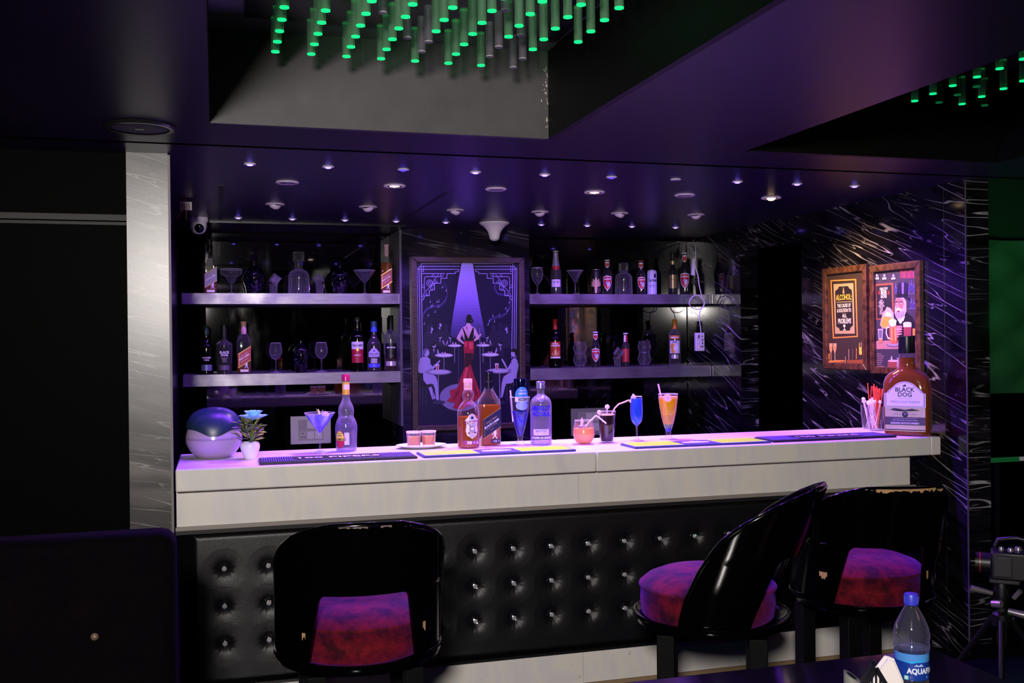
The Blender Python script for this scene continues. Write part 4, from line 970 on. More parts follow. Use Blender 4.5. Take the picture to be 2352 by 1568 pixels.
t = square_bottle('square whisky bottle with slanted black label behind the round whisky bottle', 1.123, 4.246, ZB_, 0.0425, 0.185, 0.245, 0.318, 0.172, PNAVY, (('BLACK LABEL', 0.0125, -0.004, PW, 0.0003), ('Johnnie Walker', 0.0085, 0.014, PGD, 0.0001), ('BLENDED SCOTCH WHISKY', 0.0045, -0.013, PGD, 0), ('~~~', 0.012, -0.027, PGD, 0)), pm('1b1a22', 0.25, metal=0.5), rot=0.28, base_word='12', tx=0.86)

# inverted blue bottle standing in a tall glass
gl = [(0.012, 0.040), (0.017, 0.055), (0.028, 0.095), (0.038, 0.145), (0.0435, 0.205)]
t = stem_glass('tall footed glass of blue drink with bottle upturned in it', 1.252, 4.214, ZB_, gl, 0.010, 0.041, 0.036, name='footed_glass', fill=((0.041, 0.145, liquid('3a5cf4', 0.34)),))
MB().tube([(-0.030, -0.012, 0.10), (-0.0365, -0.012, 0.20), (-0.0395, -0.012, 0.235)], 0.0033, 10).obj('straw', pm('e8d6f4', 0.4), t)
prof = [(0, 0), (0.012, 0), (0.013, 0.004), (0.013, 0.012), (0.012, 0.018), (0.012, 0.045), (0.014, 0.065), (0.024, 0.092), (0.029, 0.112), (0.030, 0.13), (0.030, 0.218), (0.0265, 0.2275), (0.018, 0.2275), (0.010, 0.222), (0, 0.220)]
b = thing('bottle', 'upside down dark blue cooler bottle standing in the tall footed glass', 'bottle', (1.256, 4.214, ZB_ + 0.056), face_cam(1.256, 4.214))
MB().lathe(smoothp(prof, 2), 32, cap=False).obj('glass_body', thin_glass('1a2a5c', 0.12, alb='20306a'), b, smooth=50)
MB().lathe(smoothp(prof, 2)[:-12] + [(0.0, 0.20)], 32, cap=False).obj('liquid', liquid('16245c', 0.3), b, smooth=50).scale = (0.93, 0.93, 1)
mb = MB(); f = cylmap(0.030, lift=0.0008); g = cylmap(0.030, lift=0.0015); ox = 0.008
poly_into(mb, disc_pts(ox, 0.148, 0.034, 0.046, 30), f, pm('3f8af0', 0.4)); poly_into(mb, disc_pts(ox, 0.112, 0.030, 0.018, 20), cylmap(0.030, lift=0.0011), pm('9ab4ff', 0.4))
poly_into(mb, [(ox - 0.034, 0.130), (ox + 0.034, 0.130), (ox + 0.034, 0.150), (ox - 0.034, 0.150)], cylmap(0.030, lift=0.0011), pm('e2e2fa', 0.4))
text_into(mb, 'BREEZER', 0.0175, ox + 0.004, 0.146, g, PNAVY, 0.0007, 0.66, flip=True); text_into(mb, 'BACARDI', 0.0085, ox, 0.168, g, PW, 0.0003, 0.9, flip=True); text_into(mb, 'BLUE BERRY', 0.006, ox, 0.180, g, PW, 0.0001, 0.9, flip=True)
poly_into(mb, [(-0.010, 0.030), (0.012, 0.030), (0.012, 0.066), (-0.010, 0.066)], cylmap(0.0135, lift=0.001), pm('3a6af0', 0.4))
mb.obj('round_label', None, b, recalc=False)

# clear vodka
prof = [(0, 0), (0.042, 0), (0.042, 0), (0.0455, 0.006), (0.0458, 0.02), (0.0458, 0.172), (0.0458, 0.172), (0.043, 0.188), (0.034, 0.202), (0.022, 0.211), (0.0155, 0.217), (0.0148, 0.224), (0.0148, 0.268), (0.0148, 0.268)]
t = bottle('clear round vodka bottle with blue lettering and silver cap', 1.336, 4.180, ZB_, prof, M_cl, 0.142, liquid('e4dcf6', 0.10), [(0.0192, 0.242), (0.0192, 0.2555), (0.0182, 0.2565), (0.0192, 0.2575), (0.0192, 0.271), (0.018, 0.2725), (0, 0.2727)], pm('b9b4c4', 0.22, metal=0.8),
    wraps=((0.036, 0.044, 0.070, PLAV),), texts=(('ABSOLUT', 0.028, 0, 0.150, PBLUE, 0.0009, 0.74), ('VODKA', 0.028, 0, 0.126, PBLUE, 0.0009, 0.80), ('IMPORTED', 0.009, 0, 0.059, PGREY, 0.0002, 1.1), ('COUNTRY OF SWEDEN', 0.0095, 0, 0.030, PW, 0.0004, 0.9), ('THIS SUPERB VODKA WAS DISTILLED', 0.0036, 0, 0.052, PGREY, 0, 1.0)), rot=0.02)
MB().lathe([(0.0, 0), (0.011, 0.001), (0.0125, 0.0)], 20, c=(0, -0.034, 0.196), M=Matrix.Rotation(PI / 2 - 0.55, 3, 'X'), cap=False).obj('seal', pm('8f95e0', 0.3, metal=0.4), t, smooth=50)

# stemless peach drink
prof = [(0, 0), (0.024, 0), (0.030, 0.004), (0.040, 0.018), (0.0465, 0.038), (0.047, 0.050), (0.043, 0.075), (0.0385, 0.101)]
t = thing('stemless_glass', 'round stemless glass of peach cocktail with bent straw', 'glass', (1.520, 4.150, ZB_), face_cam(1.52, 4.15))
MB().lathe(smoothp(prof, 4), 36, cap=False).obj('bowl', M_clear, t, smooth=60)
MB().lathe([(0.0385 + 0.001 * math.cos(a), 0.101 + 0.001 * math.sin(a)) for a in [2 * PI * k / 6 for k in range(7)]], 36, cap=False).obj('rim', pm('efe0f4', 0.3), t, smooth=60)
L = [(max(0, r - 0.002), max(0.006, zz)) for r, zz in smoothp(prof, 4) if zz < 0.066]; MB().lathe(L + [(L[-1][0], 0.067), (0, 0.067)], 32, cap=False).obj('liquid', liquid('ffc078', 0.9), t, smooth=50)
mb = MB()
for k in range(5):
    c = Vector((rnd.uniform(-.018, .018), rnd.uniform(-.018, .018), 0.066 + 0.006 * rnd.random())); M = Matrix.Rotation(rnd.random() * 3, 3, (1, 1, rnd.random())); s = 0.009
    m2 = MB().box(-s, s, -s, s, -s, s); mb.add([tuple(M @ Vector(v) + c) for v in m2.v], m2.f)
mb.obj('ice_cubes', M_clear2, t)
mb = MB(); mb.add([(-0.016, -0.02, 0.075), (-0.006, -0.026, 0.077), (-0.001, -0.024, 0.095), (-0.008, -0.022, 0.116), (-0.012, -0.021, 0.104), (-0.014, -0.016, 0.078), (-0.005, -0.020, 0.115)], [(0, 1, 2, 3, 4), (5, 4, 3, 6), (0, 4, 5), (1, 6, 2)]); mb.obj('apple_slice', pm('e8b8a4', 0.4), t)
MB().tube([(0.006, -0.01, 0.072), (0.020, -0.020, 0.092), (0.050, -0.030, 0.121), (0.054, -0.031, 0.1225), (0.060, -0.031, 0.119), (0.096, -0.038, 0.090)], 0.0032, 10).obj('bent_straw', pm('e4dcd8', 0.4), t, smooth=60)

# cola tumbler
t = thing('tumbler', 'faceted tumbler of dark cola with white stirrers and bent straw', 'glass', (1.632, 4.165, ZB_), face_cam(1.632, 4.165))
def facet(prof, n, z0): # faceted below z0
    rows = []
    for r, z in prof:
        row = []
        for k in range(n * 4):
            a = 2 * PI * k / (n * 4); fr = 1.0
            if z < z0: m = (k % 4) / 4; fr = 1 - 0.045 * math.sin(m * PI)
            row.append((r * fr * math.cos(a), r * fr * math.sin(a), z))
        rows.append(row)
    return rows
P = [(0.001, 0), (0.026, 0), (0.028, 0.003), (0.0325, 0.04), (0.036, 0.078), (0.037, 0.084), (0.0355, 0.088), (0.0385, 0.125), (0.0392, 0.136)]
mb = MB(); mb.grid(facet(P, 10, 0.086), close=True); mb.obj('glass_wall', M_clear, t, smooth=50)
MB().lathe([(0.0392 + 0.0008 * math.cos(a), 0.136 + 0.0008 * math.sin(a)) for a in [2 * PI * k / 6 for k in range(7)]], 36, cap=False).obj('rim', pm('efe0f4', 0.2), t, smooth=60)
MB().lathe([(0, 0.006), (0.024, 0.006), (0.030, 0.04), (0.0335, 0.08), (0.0355, 0.118), (0, 0.118)], 32, cap=False).obj('liquid', liquid('3c0e14', 0.45), t, smooth=40)
MB().lathe([(0, 0.1185), (0.030, 0.1185), (0.0355, 0.1195), (0.030, 0.124), (0, 0.125)], 28, cap=False).obj('foam', pm('b98a58', 0.6), t, smooth=60)
mb = MB(); mb.lathe([(0, -0.0105), (0.006, -0.0086), (0.0098, -0.004), (0.0105, 0), (0.0098, 0.004), (0.006, 0.0086), (0, 0.0105)], 20, c=(0.003, -0.012, 0.156), sy=0.35); mb.cyl((0.003, -0.012, 0.10), (0.003, -0.012, 0.147), 0.0022); mb.obj('ball_stirrer', pm('f0d8f4', 0.35), t, smooth=50)
mb = MB(); mb.lathe([(0, -0.010), (0.006, -0.0082), (0.010, 0), (0.006, 0.0082), (0, 0.010)], 20, c=(-0.032, -0.022, 0.133), sy=0.35); mb.cyl((-0.032, -0.022, 0.125), (-0.010, 0.0, 0.05), 0.002); mb.obj('ball_stirrer', pm('f0d8f4', 0.35), t, smooth=50)
MB().tube([(0.0, 0, 0.06), (0.020, 0.004, 0.118), (0.036, 0.006, 0.149), (0.053, 0.006, 0.166), (0.056, 0.006, 0.168), (0.062, 0.006, 0.169), (0.099, 0.004, 0.184)], 0.0033, 10).obj('bent_straw', pm('e2b8a8', 0.4), t, smooth=60)
# blue flute
t = stem_glass('slim flute of bright blue drink with lemon wedge on rim', 1.780, 4.181, ZB_, [(0.004, 0.067), (0.014, 0.075), (0.024, 0.092), (0.0275, 0.120), (0.0275, 0.150), (0.0245, 0.196)], 0.0040, 0.033, 0.066, name='flute_glass', fill=((0.071, 0.094, liquid('2f7cf4', 0.9)), (0.0941, 0.186, liquid('4488f4', 0.45))))
mb = MB(); rindslice(mb, (-0.024, -0.006, 0.190), 0.021, Matrix.Rotation(2.0, 3, 'Y') @ RZ(0.1), pm('f0e6a8', 0.5), pm('efe2dc', 0.4), PI); mb.obj('lemon_wedge', None, t, recalc=False)
# orange drink
t = stem_glass('tall fluted glass of orange and blue drink with straw', 1.934, 4.185, ZB_, [(0.011, 0.034), (0.014, 0.045), (0.024, 0.075), (0.034, 0.120), (0.0415, 0.170), (0.0435, 0.203)], 0.009, 0.040, 0.032, name='sundae_glass',
    fill=((0.036, 0.052, liquid('1c40d8', 0.7)), (0.0521, 0.068, liquid('88b05c', 0.8)), (0.0681, 0.110, liquid('f8c418', 0.9)), (0.1101, 0.182, liquid('ffd410', 0.95)), (0.1821, 0.192, liquid('f8cc90', 0.9))))
mb = MB()
for k in range(16):
    a = 2 * PI * k / 16; mb.tube([(r * math.cos(a), r * math.sin(a), z) for r, z in ((0.0145, 0.045), (0.0245, 0.075), (0.0345, 0.12), (0.0385, 0.145))], 0.0009, 5)
mb.obj('fluting', M_clear2, t)
mb = MB(); rindslice(mb, (-0.002, -0.042, 0.187), 0.0185, Matrix.Rotation(0.12, 3, 'Z'), pm('e8b070', 0.4), pm('d8a8d0', 0.3)); mb.obj('lemon_slice', None, t, recalc=False)
MB().tube([(-0.015, 0, 0.10), (-0.033, 0.0, 0.20), (-0.043, 0.0, 0.247)], 0.0034, 10).obj('straw', pm('ecd0ec', 0.4), t)

# straw holders near the wall
def straw_glass(x, y, label, red, white, h=0.115, r=0.038):
    t = thing('straw_glass', label, 'glass of straws', (x, y, ZB_), face_cam(x, y), 'glasses of straws by the marble wall')
    mb = MB(); mb.grid(facet([(0.001, 0), (r * 0.72, 0), (r * 0.78, 0.004), (r * 0.9, h * 0.45), (r * 0.95, h * 0.5), (r, h)], 10, h * 0.48), close=True); mb.obj('glass_wall', M_clear2, t, smooth=50)
    for k in range(red):
        a = rnd.uniform(-1.2, 1.2); b = rnd.random() * 6.28; bx, by = 0.012 * math.cos(b), 0.012 * math.sin(b); tx = 0.006 + 0.021 * math.sin(a) + 0.006 ; 
        tx, ty = (0.012 + rnd.uniform(-0.022, 0.024)), rnd.uniform(-0.02, 0.02)
        MB().tube([(bx, by, 0.01), (tx, ty, 0.212 + rnd.uniform(-0.018, 0.010))], 0.0026, 8).obj('red_straw', pm('f0563c', 0.4), t, smooth=60)
    for k in range(white):
        b = rnd.random() * 6.28; x2, y2 = rnd.uniform(-0.034, 0.028), rnd.uniform(-0.022, 0.02); z2 = 0.128 + rnd.uniform(-0.008, 0.012)
        mb = MB(); mb.cyl((0.014 * math.cos(b), 0.014 * math.sin(b), 0.01), (x2, y2, z2), 0.0018, 8); mb.lathe([(0, -0.009), (0.006, -0.0065), (0.0088, 0), (0.006, 0.0065), (0, 0.009)], 14, c=(x2, y2, z2 + 0.006), sy=0.35); mb.obj('white_stirrer', pm('f2dfe4', 0.4), t, smooth=50)
    return t
straw_glass(3.017, 4.20, 'front glass of red straws and white stirrers beside the big bottle', 14, 14)
straw_glass(3.052, 4.30, 'rear glass of white stirrers half hidden against the marble wall', 2, 8)

# the large display whisky bottle
t = thing('display_whisky_bottle', 'very large flat amber whisky bottle with black cap at counter right end', 'bottle', (3.010, 3.955, ZB_), face_cam(3.01, 3.955) - 0.18)
def ellring(a, b, e, z, n=48):
    out = []
    for k in range(n):
        th = 2 * PI * k / n; c, s = math.cos(th), math.sin(th)
        out.append((a * (abs(c) ** e) * (1 if c >= 0 else -1), b * (abs(s) ** e) * (1 if s >= 0 else -1), z))
    return out
secs = [(0.092, 0.050, 0.4, 0), (0.097, 0.054, 0.4, 0.006), (0.099, 0.055, 0.42, 0.03), (0.101, 0.055, 0.42, 0.20), (0.100, 0.055, 0.5, 0.235), (0.093, 0.052, 0.7, 0.262), (0.078, 0.047, 0.85, 0.280), (0.056, 0.040, 1, 0.292), (0.040, 0.035, 1, 0.303), (0.034, 0.033, 1, 0.325), (0.034, 0.034, 1, 0.35), (0.033, 0.033, 1, 0.395)]
mb = MB(); rs = [ellring(*q) for q in secs]; mb.grid(rs, close=True); mb.add(rs[0], [tuple(range(48))]); mb.obj('glass_body', M_clear, t, smooth=50)
mb = MB(); rs = [ellring(a * 0.965, b * 0.95, e, z) for a, b, e, z in ([(0.094, 0.051, 0.4, 0.006)] + secs[1:10] + [(0.034, 0.034, 1, 0.352)])]; mb.grid(rs, close=True); mb.add(rs[0], [tuple(range(48))]); mb.add(rs[-1], [tuple(range(48))]); mb.obj('liquid', liquid('c4701a', 0.5), t, smooth=50)
MB().lathe([(0.0355, 0.372), (0.036, 0.374), (0.036, 0.417), (0.0352, 0.4175), (0.0352, 0.419), (0.036, 0.4195), (0.036, 0.448), (0.034, 0.450), (0, 0.4502)], 32, cap=False).obj('cap', pm('141416', 0.3), t, smooth=40)
mb = MB(); F = [flatf(-0.0556 - 0.0006 * k) for k in range(5)]
def ns(pts): return pts
W_ = 0.086
poly_into(mb, [(-W_, 0.022), (W_, 0.022), (W_, 0.140), (-W_, 0.140)], F[0], pm('c9bf9a', 0.35, metal=0.2)); poly_into(mb, [(-W_, 0.050), (W_, 0.050), (W_, 0.086), (-W_, 0.086)], F[1], pm('4c4450', 0.4)); poly_into(mb, [(-W_, 0.026), (W_, 0.026), (W_, 0.030), (-W_, 0.030)], F[1], PB)
arch = [(-0.088, 0.130), (0.088, 0.130), (0.088, 0.192), (0.078, 0.194), (0.068, 0.207), (0.060, 0.213), (0.050, 0.222), (0.038, 0.234), (0.020, 0.243), (0, 0.246), (-0.020, 0.243), (-0.038, 0.234), (-0.050, 0.222), (-0.060, 0.213), (-0.068, 0.207), (-0.078, 0.194), (-0.088, 0.192)]
sc2 = lambda k: [(x * k, 0.185 + (z - 0.185) * k) for x, z in arch]
poly_into(mb, arch, F[1], pm('dcd6dc', 0.4)); poly_into(mb, sc2(0.94), F[2], PB); poly_into(mb, sc2(0.915), F[3], pm('e6e0ec', 0.4))
SER = 'BLACK'
for s_, sz, z, m, b, xs in (('BLACK', 0.027, 0.200, PB, 0.0004, 1.0), ('DOG', 0.027, 0.178, PB, 0.0004, 1.0), ('TRIPLE GOLD RESERVE', 0.0125, 0.150, PGREY, 0, 1.0), ('TRIPLE      MATURED', 0.0085, 0.096, PGREY, 0, 1.3), ('Rich Maturation In Sherry Casks', 0.0085, 0.069, PLAV, 0, 0.95), ('BLENDED SCOTCH WHISKY', 0.0105, 0.055, PW, 0.0002, 0.92)): text_into(mb, s_, sz, 0, z, F[4], m, b, xs)
stroke_into(mb, [(-0.03, 0.170), (0.03, 0.170)], 0.0008, F[4], PGREY); stroke_into(mb, [(-0.05, 0.080), (0.05, 0.080)], 0.0006, F[4], PW)
poly_into(mb, [(-0.065, 0.118), (-0.045, 0.125), (-0.02, 0.122), (0.0, 0.118), (0.03, 0.124), (0.065, 0.117), (0.03, 0.114), (-0.02, 0.112), (-0.04, 0.114)], F[4], PNAVY)
poly_into(mb, disc_pts(0, 0.098, 0.013), F[2], PNAVY); poly_into(mb, disc_pts(0, 0.100, 0.006), F[4], PGREY)
poly_into(mb, [(-0.008, 0.228), (0.0, 0.232), (0.007, 0.230), (0.004, 0.226), (0.006, 0.222), (-0.002, 0.224), (-0.006, 0.221)], F[4], PB)
mb.obj('front_label', None, t, recalc=False)
mb = MB(); fs = lambda x, z: (0.1005, x, z); poly_into(mb, [(-0.03, 0.03), (0.03, 0.03), (0.03, 0.13), (-0.03, 0.13)], fs, pm('8f8668', 0.4)); mb.obj('side_label', None, t, recalc=False)

# ================================================================== THINGS ON THE SHELVES
SU, SL = 1.7025, 1.2335
def sx_(u, Y=6.27): return at(u, 700, Y=Y).x
def shot_stack(u, z, label, side=1, Y=6.27):
    x = sx_(u, Y); g = thing('shot_glass', label, 'glass', (x, Y, z), face_cam(x, Y), 'shot glasses with a tilted cube glass on top')
    MB().lathe([(0, 0), (0.020, 0), (0.0205, 0.003), (0.0245, 0.062), (0.0230, 0.062), (0.019, 0.012), (0, 0.010)], 20, cap=False).obj('glass_wall', M_clear2, g, smooth=40)
    M = Matrix.Rotation(0.62 * side, 3, 'Y') @ RZ(0.3)
    mb = MB(); s = 0.0235
    for k in range(4):
        a, b = k * PI / 2, (k + 1) * PI / 2; c = lambda q, r_: (r_ * (1 if q % 4 in (0, 3) else -1), r_ * (1 if q % 4 < 2 else -1))
        (x0, y0), (x1, y1) = c(k, s), c(k + 1, s); (x2, y2), (x3, y3) = c(k, s * 0.84), c(k + 1, s * 0.84)
        mb.add([(x0 * .92, y0 * .92, -0.026), (x1 * .92, y1 * .92, -0.026), (x1, y1, 0.028), (x0, y0, 0.028), (x2, y2, 0.028), (x3, y3, 0.028), (x2 * .9, y2 * .9, -0.018), (x3 * .9, y3 * .9, -0.018)], [(0, 1, 2, 3), (3, 2, 5, 4), (4, 5, 7, 6)])
    mb.add([(s * .92, s * .92, -0.026), (-s * .92, s * .92, -0.026), (-s * .92, -s * .92, -0.026), (s * .92, -s * .92, -0.026)], [(0, 1, 2, 3)])
    mb.v = [tuple(M @ Vector(v) + Vector((0.008 * side, 0, 0.089))) for v in mb.v]
    mb.obj('tilted_cube_glass', M_clear2, g)
    return g
def decanter(u, z, label, h=0.238, w=0.058, Y=6.27):
    x = sx_(u, Y); t = thing('decanter', label, 'decanter', (x, Y, z), face_cam(x, Y), 'square stoppered decanters')
    MB().lathe(smoothp([(0, 0), (w - 0.004, 0), (w - 0.004, 0), (w, 0.006), (w, 0.10), (w * 0.97, 0.118), (w * 0.78, 0.138), (w * 0.42, 0.150), (w * 0.36, 0.158), (w * 0.36, h - 0.062), (w * 0.62, h - 0.056), (w * 0.62, h - 0.054)], 3), 32, cap=False).obj('glass_body', M_clear2, t, smooth=45)
    mb = MB()
    for k in range(18):
        a = 2 * PI * k / 18; mb.tube([((w + 0.0008) * math.cos(a + q * 0.05), (w + 0.0008) * math.sin(a + q * 0.05), 0.008 + 0.018 * q) for q in range(4)], [0.0022, 0.002, 0.0015, 0.0005], 5)
    mb.obj('cut_flutes', M_clear2, t)
    mb = MB(); mb.lathe([(0, h - 0.053), (w * 0.5, h - 0.053), (w * 0.56, h - 0.048), (w * 0.56, h - 0.004), (w * 0.5, h), (0, h)], 6 * 2); mb.obj('stopper', M_clear2, t)
    return t
def skull(u, z, label, mat, h=0.19, w=0.056, Y=6.27, capm=None):
    x = sx_(u, Y); t = thing('skull_bottle', label, 'bottle', (x, Y, z), face_cam(x, Y)); mb = MB(); rows = []
    hs = [0, .02, .10, .22, .34, .46, .58, .70, .80, .86]; rr = [.60, .70, .74, .80, .95, 1.0, .99, .86, .60, .30]
    for hh, r in zip(hs, rr):
        row = []
        for k in range(40):
            a = 2 * PI * k / 40; q = r * w
            fr = max(0, -math.sin(a)); fc = math.cos(a)
            if 0.38 < hh < 0.55: q *= 1 - 0.26 * math.exp(-((abs(fc) - 0.42) / 0.2) ** 2) * (fr > 0.3)
            if 0.15 < hh < 0.3: q *= 1 - 0.05 * (math.sin(a * 18) > 0) * (fr > 0.5)
            row.append((q * math.cos(a), q * math.sin(a) * 1.1, hh * h))
        rows.append(row)
    mb.grid(rows, close=True); mb.add(rows[0], [tuple(range(40))]); mb.obj('skull_body', mat, t, smooth=70)
    MB().lathe([(w * 0.28, h * 0.84), (w * 0.24, h * 0.88), (w * 0.24, h * 0.95), (w * 0.31, h * 0.955), (w * 0.31, h), (0, h)], 20, cap=False).obj('stopper', capm or mat, t, smooth=40)
    mb = MB()
    for k in range(46):
        a = -PI / 2 + rnd.uniform(-1.1, 1.1); zz = rnd.uniform(0.12, 0.72) * h; r = w * 0.93
        mb.lathe([(0.0016, -0.001), (0.0032, 0), (0.0016, 0.001)], 5, c=(r * math.cos(a) * 1.03, r * math.sin(a) * 1.13, zz))
    o = mb.obj('painted_glints', pm('9a94e0', 0.12, metal=0.5), t); o['kind'] = 'stuff'  # pale specks painted on as glints of light
    return t
M_dkfill = liquid('7c2a14', 0.35)
def spirit(u, z, h, r, sh, label, glass, fill, liq, cap, capc, wraps, texts, Y=6.27, neck=0.0145, rot=0.0, group=None, prof=None, capr=None):
    x = sx_(u, Y); capr = capr or neck + 0.0022
    return bottle(label, x, Y, z, prof or std(h - 0.004, r, sh, neck), glass, fill, liq, [(capr * 0.98, h - cap), (capr, h - cap + 0.002), (capr, h - 0.002), (capr * 0.9, h), (0, h)], capc, wraps, texts, rot, group=group)
# ---- upper left shelf
x = sx_(483); square_bottle('square whisky bottle with slanted dark label at the left end of the upper shelf', x, 6.27, SU, 0.037, 0.185, 0.245, 0.322, 0.06, pm('8c868c', 0.4), (('BLACK LABEL', 0.0125, -0.004, PW, 0.0003), ('Johnnie Walker', 0.008, 0.014, PGD, 0)), M_black, rot=0.1, tx=0.72)  # slanted label greyed to paint in the key light falling on it
x = sx_(532); stem_glass('wide rimmed margarita glass beside the square bottle on the upper shelf', x, 6.26, SU, [(0.004, 0.062), (0.016, 0.070), (0.026, 0.090), (0.040, 0.106), (0.060, 0.118), (0.065, 0.146)], 0.0045, 0.034, 0.060, name='margarita_glass', mat=M_clear2)
skull(584, SU, 'black skull shaped bottle on the left upper shelf', pm('06060a', 0.08), 0.195, 0.063)
shot_stack(629, SU, 'shot glass with tilted cube glass left of the upper left decanter', 1)
decanter(687, SU, 'tall clear decanter with square stopper on the left upper shelf', 0.256, 0.062)
shot_stack(735, SU, 'shot glass with tilted cube glass right of the upper left decanter', -1)
skull(782, SU, 'clear skull shaped bottle with dark spirit on the left upper shelf', thin_glass('4a3a6a', 0.10, alb='302040'), 0.190, 0.052)
x = sx_(837); stem_glass('martini glass beside the red labelled bottle on the left upper shelf', x, 6.25, SU, [(0.003, 0.066), (0.018, 0.082), (0.042, 0.112), (0.066, 0.146)], 0.004, 0.036, 0.064, group='empty martini glasses', name='martini_glass', mat=M_clear2)
x = sx_(889); square_bottle('square whisky bottle with slanted red label beside the picture pier, upper shelf', x, 6.27, SU, 0.0355, 0.185, 0.24, 0.308, 0.196, pm('a8233a', 0.45), (('RED LABEL', 0.0145, -0.004, PW, 0.0004), ('Johnnie Walker', 0.008, 0.014, PW, 0), ('blended scotch', 0.008, -0.020, PW, 0)), pm('c8a0b0', 0.35), rot=-0.05, tx=0.74)
# ---- lower left shelf
spirit(473, SL, 0.285, 0.037, 0.15, 'dark whisky bottle with silver band at the left end of the lower shelf', M_dkglass, 0.10, M_dkfill, 0.055, pm('2c4a34', 0.3, metal=0.4), ((0.034, 0.02, 0.055, pm('77809a', 0.35, metal=0.3)),), (('BLENDERS', 0.012, 0, 0.092, PW, 0.0003, 0.9), ('PRIDE', 0.012, 0, 0.078, PW, 0.0003, 0.9)))
spirit(514, SL, 0.290, 0.047, 0.165, 'broad shouldered dark bottle with white lettering on the left lower shelf', thin_glass('4a2410', 0.05), 0.11, M_dkfill, 0.085, M_black, ((0.030, 0.022, 0.05, pm('5a4a64', 0.5)),), (('BLACK', 0.019, 0, 0.120, PW, 0.0006, 0.95), ('DOG', 0.019, 0, 0.104, PW, 0.0006, 0.95), ('TRIPLE GOLD', 0.006, 0, 0.09, PW, 0, 1), ('RESERVE', 0.006, 0, 0.08, PW, 0, 1), ('SCOTCH', 0.006, 0, 0.07, PW, 0, 1)), neck=0.0175,
    prof=[(0, 0), (0.038, 0), (0.038, 0), (0.043, 0.006), (0.047, 0.16), (0.047, 0.16), (0.044, 0.176), (0.024, 0.19), (0.0175, 0.205), (0.0175, 0.286), (0.0175, 0.286)])
x = sx_(559); square_bottle('square whisky bottle with slanted red label and copper cap, left lower shelf', x, 6.26, SL, 0.039, 0.185, 0.24, 0.307, 0.110, pm('a8233a', 0.45), (('RED LABEL', 0.0155, -0.004, PW, 0.0004), ('Johnnie Walker', 0.0085, 0.014, PW, 0), ('blended scotch', 0.008, -0.020, PW, 0)), pm('c09088', 0.35), rot=0.05, tx=0.78)
wine = [(0.004, 0.078), (0.020, 0.086), (0.034, 0.108), (0.0375, 0.130), (0.034, 0.155), (0.029, 0.178)]
def small_stem(u, z, label, bowl, Y=6.27, sr=0.004, br=0.034, sz=0.076, group=None, name='wine_glass'):
    x = sx_(u, Y); return stem_glass(label, x, Y, z, bowl, sr, br, sz, group=group, name=name, mat=M_clear2)
small_stem(632, SL, 'round wine glass left of the black globe decanter', wine, group='wine glasses beside the black globe decanter')
small_stem(737, SL, 'round wine glass right of the black globe decanter', wine, group='wine glasses beside the black globe decanter')
skull(690, SL, 'black globe shaped bottle with thin stopper between two wine glasses', pm('08070a', 0.08), 0.195, 0.048)
t = spirit(820, SL, 0.330, 0.043, 0.20, 'green whisky bottle with cream and red label on the left lower shelf', M_dkglass, 0.19, M_dkfill, 0.028, pm('4a4a50', 0.25, metal=0.6), ((0.040, 0.135, 0.180, pm('d8d0dc', 0.5)), (0.039, 0.052, 0.135, pm('a01a34', 0.45))), (("TEACHER'S", 0.0175, 0, 0.152, PNAVY, 0.0005, 0.80), ('RESERVE', 0.010, 0, 0.095, PW, 0.0002, 1)), rot=0.0)
mb = MB(); poly_into(mb, disc_pts(0.002, 0.133, 0.0105), cylmap(0.043, lift=0.002), PGOLD); mb.obj('gold_seal', None, t, recalc=False)
t = spirit(858, SL, 0.305, 0.042, 0.15, 'whisky bottle with blue cap and arched lilac label on the left lower shelf', thin_glass('6a4a2c', 0.05), 0.14, M_dkfill, 0.066, pm('3e52c8', 0.4), ((0.040, 0.022, 0.045, pm('5a5ae0', 0.45)),), (), capr=0.0195)
mb = MB(); f = cylmap(0.042, lift=0.0015); poly_into(mb, [(-0.036, 0.085), (0.036, 0.085), (0.036, 0.115), (0.026, 0.122), (0.014, 0.136), (0, 0.142), (-0.014, 0.136), (-0.026, 0.122), (-0.036, 0.115)], f, pm('c0b0dc', 0.5)); g = cylmap(0.042, lift=0.0022)
text_into(mb, 'BLENDERS', 0.011, 0, 0.102, g, PNAVY, 0.0002, 0.95); text_into(mb, 'PRIDE', 0.0095, 0, 0.091, g, PNAVY, 0.0001, 1.1); poly_into(mb, disc_pts(0, 0.124, 0.007), g, pm('6a5a9a', 0.5)); poly_into(mb, [(-0.02, 0.048), (0.02, 0.048), (0.02, 0.078), (-0.02, 0.078)], f, pm('a8a0a8', 0.4)); mb.obj('arched_label', None, t, recalc=False)
spirit(897, SL, 0.340, 0.041, 0.195, 'tall whisky bottle with black label beside the picture pier, lower shelf', M_clear2, 0.10, M_dkfill, 0.10, M_black, ((0.038, 0.075, 0.168, pm('15131c', 0.4)), (0.034, 0.030, 0.058, pm('c8b8c8', 0.3, metal=0.3))), (('100 PIPERS', 0.0125, 0, 0.138, PW, 0.0004, 0.98), ('~~~~~~~', 0.008, 0, 0.122, PGD, 0, 1), ('SCOTCH', 0.006, 0, 0.09, PGD, 0, 1.2)))
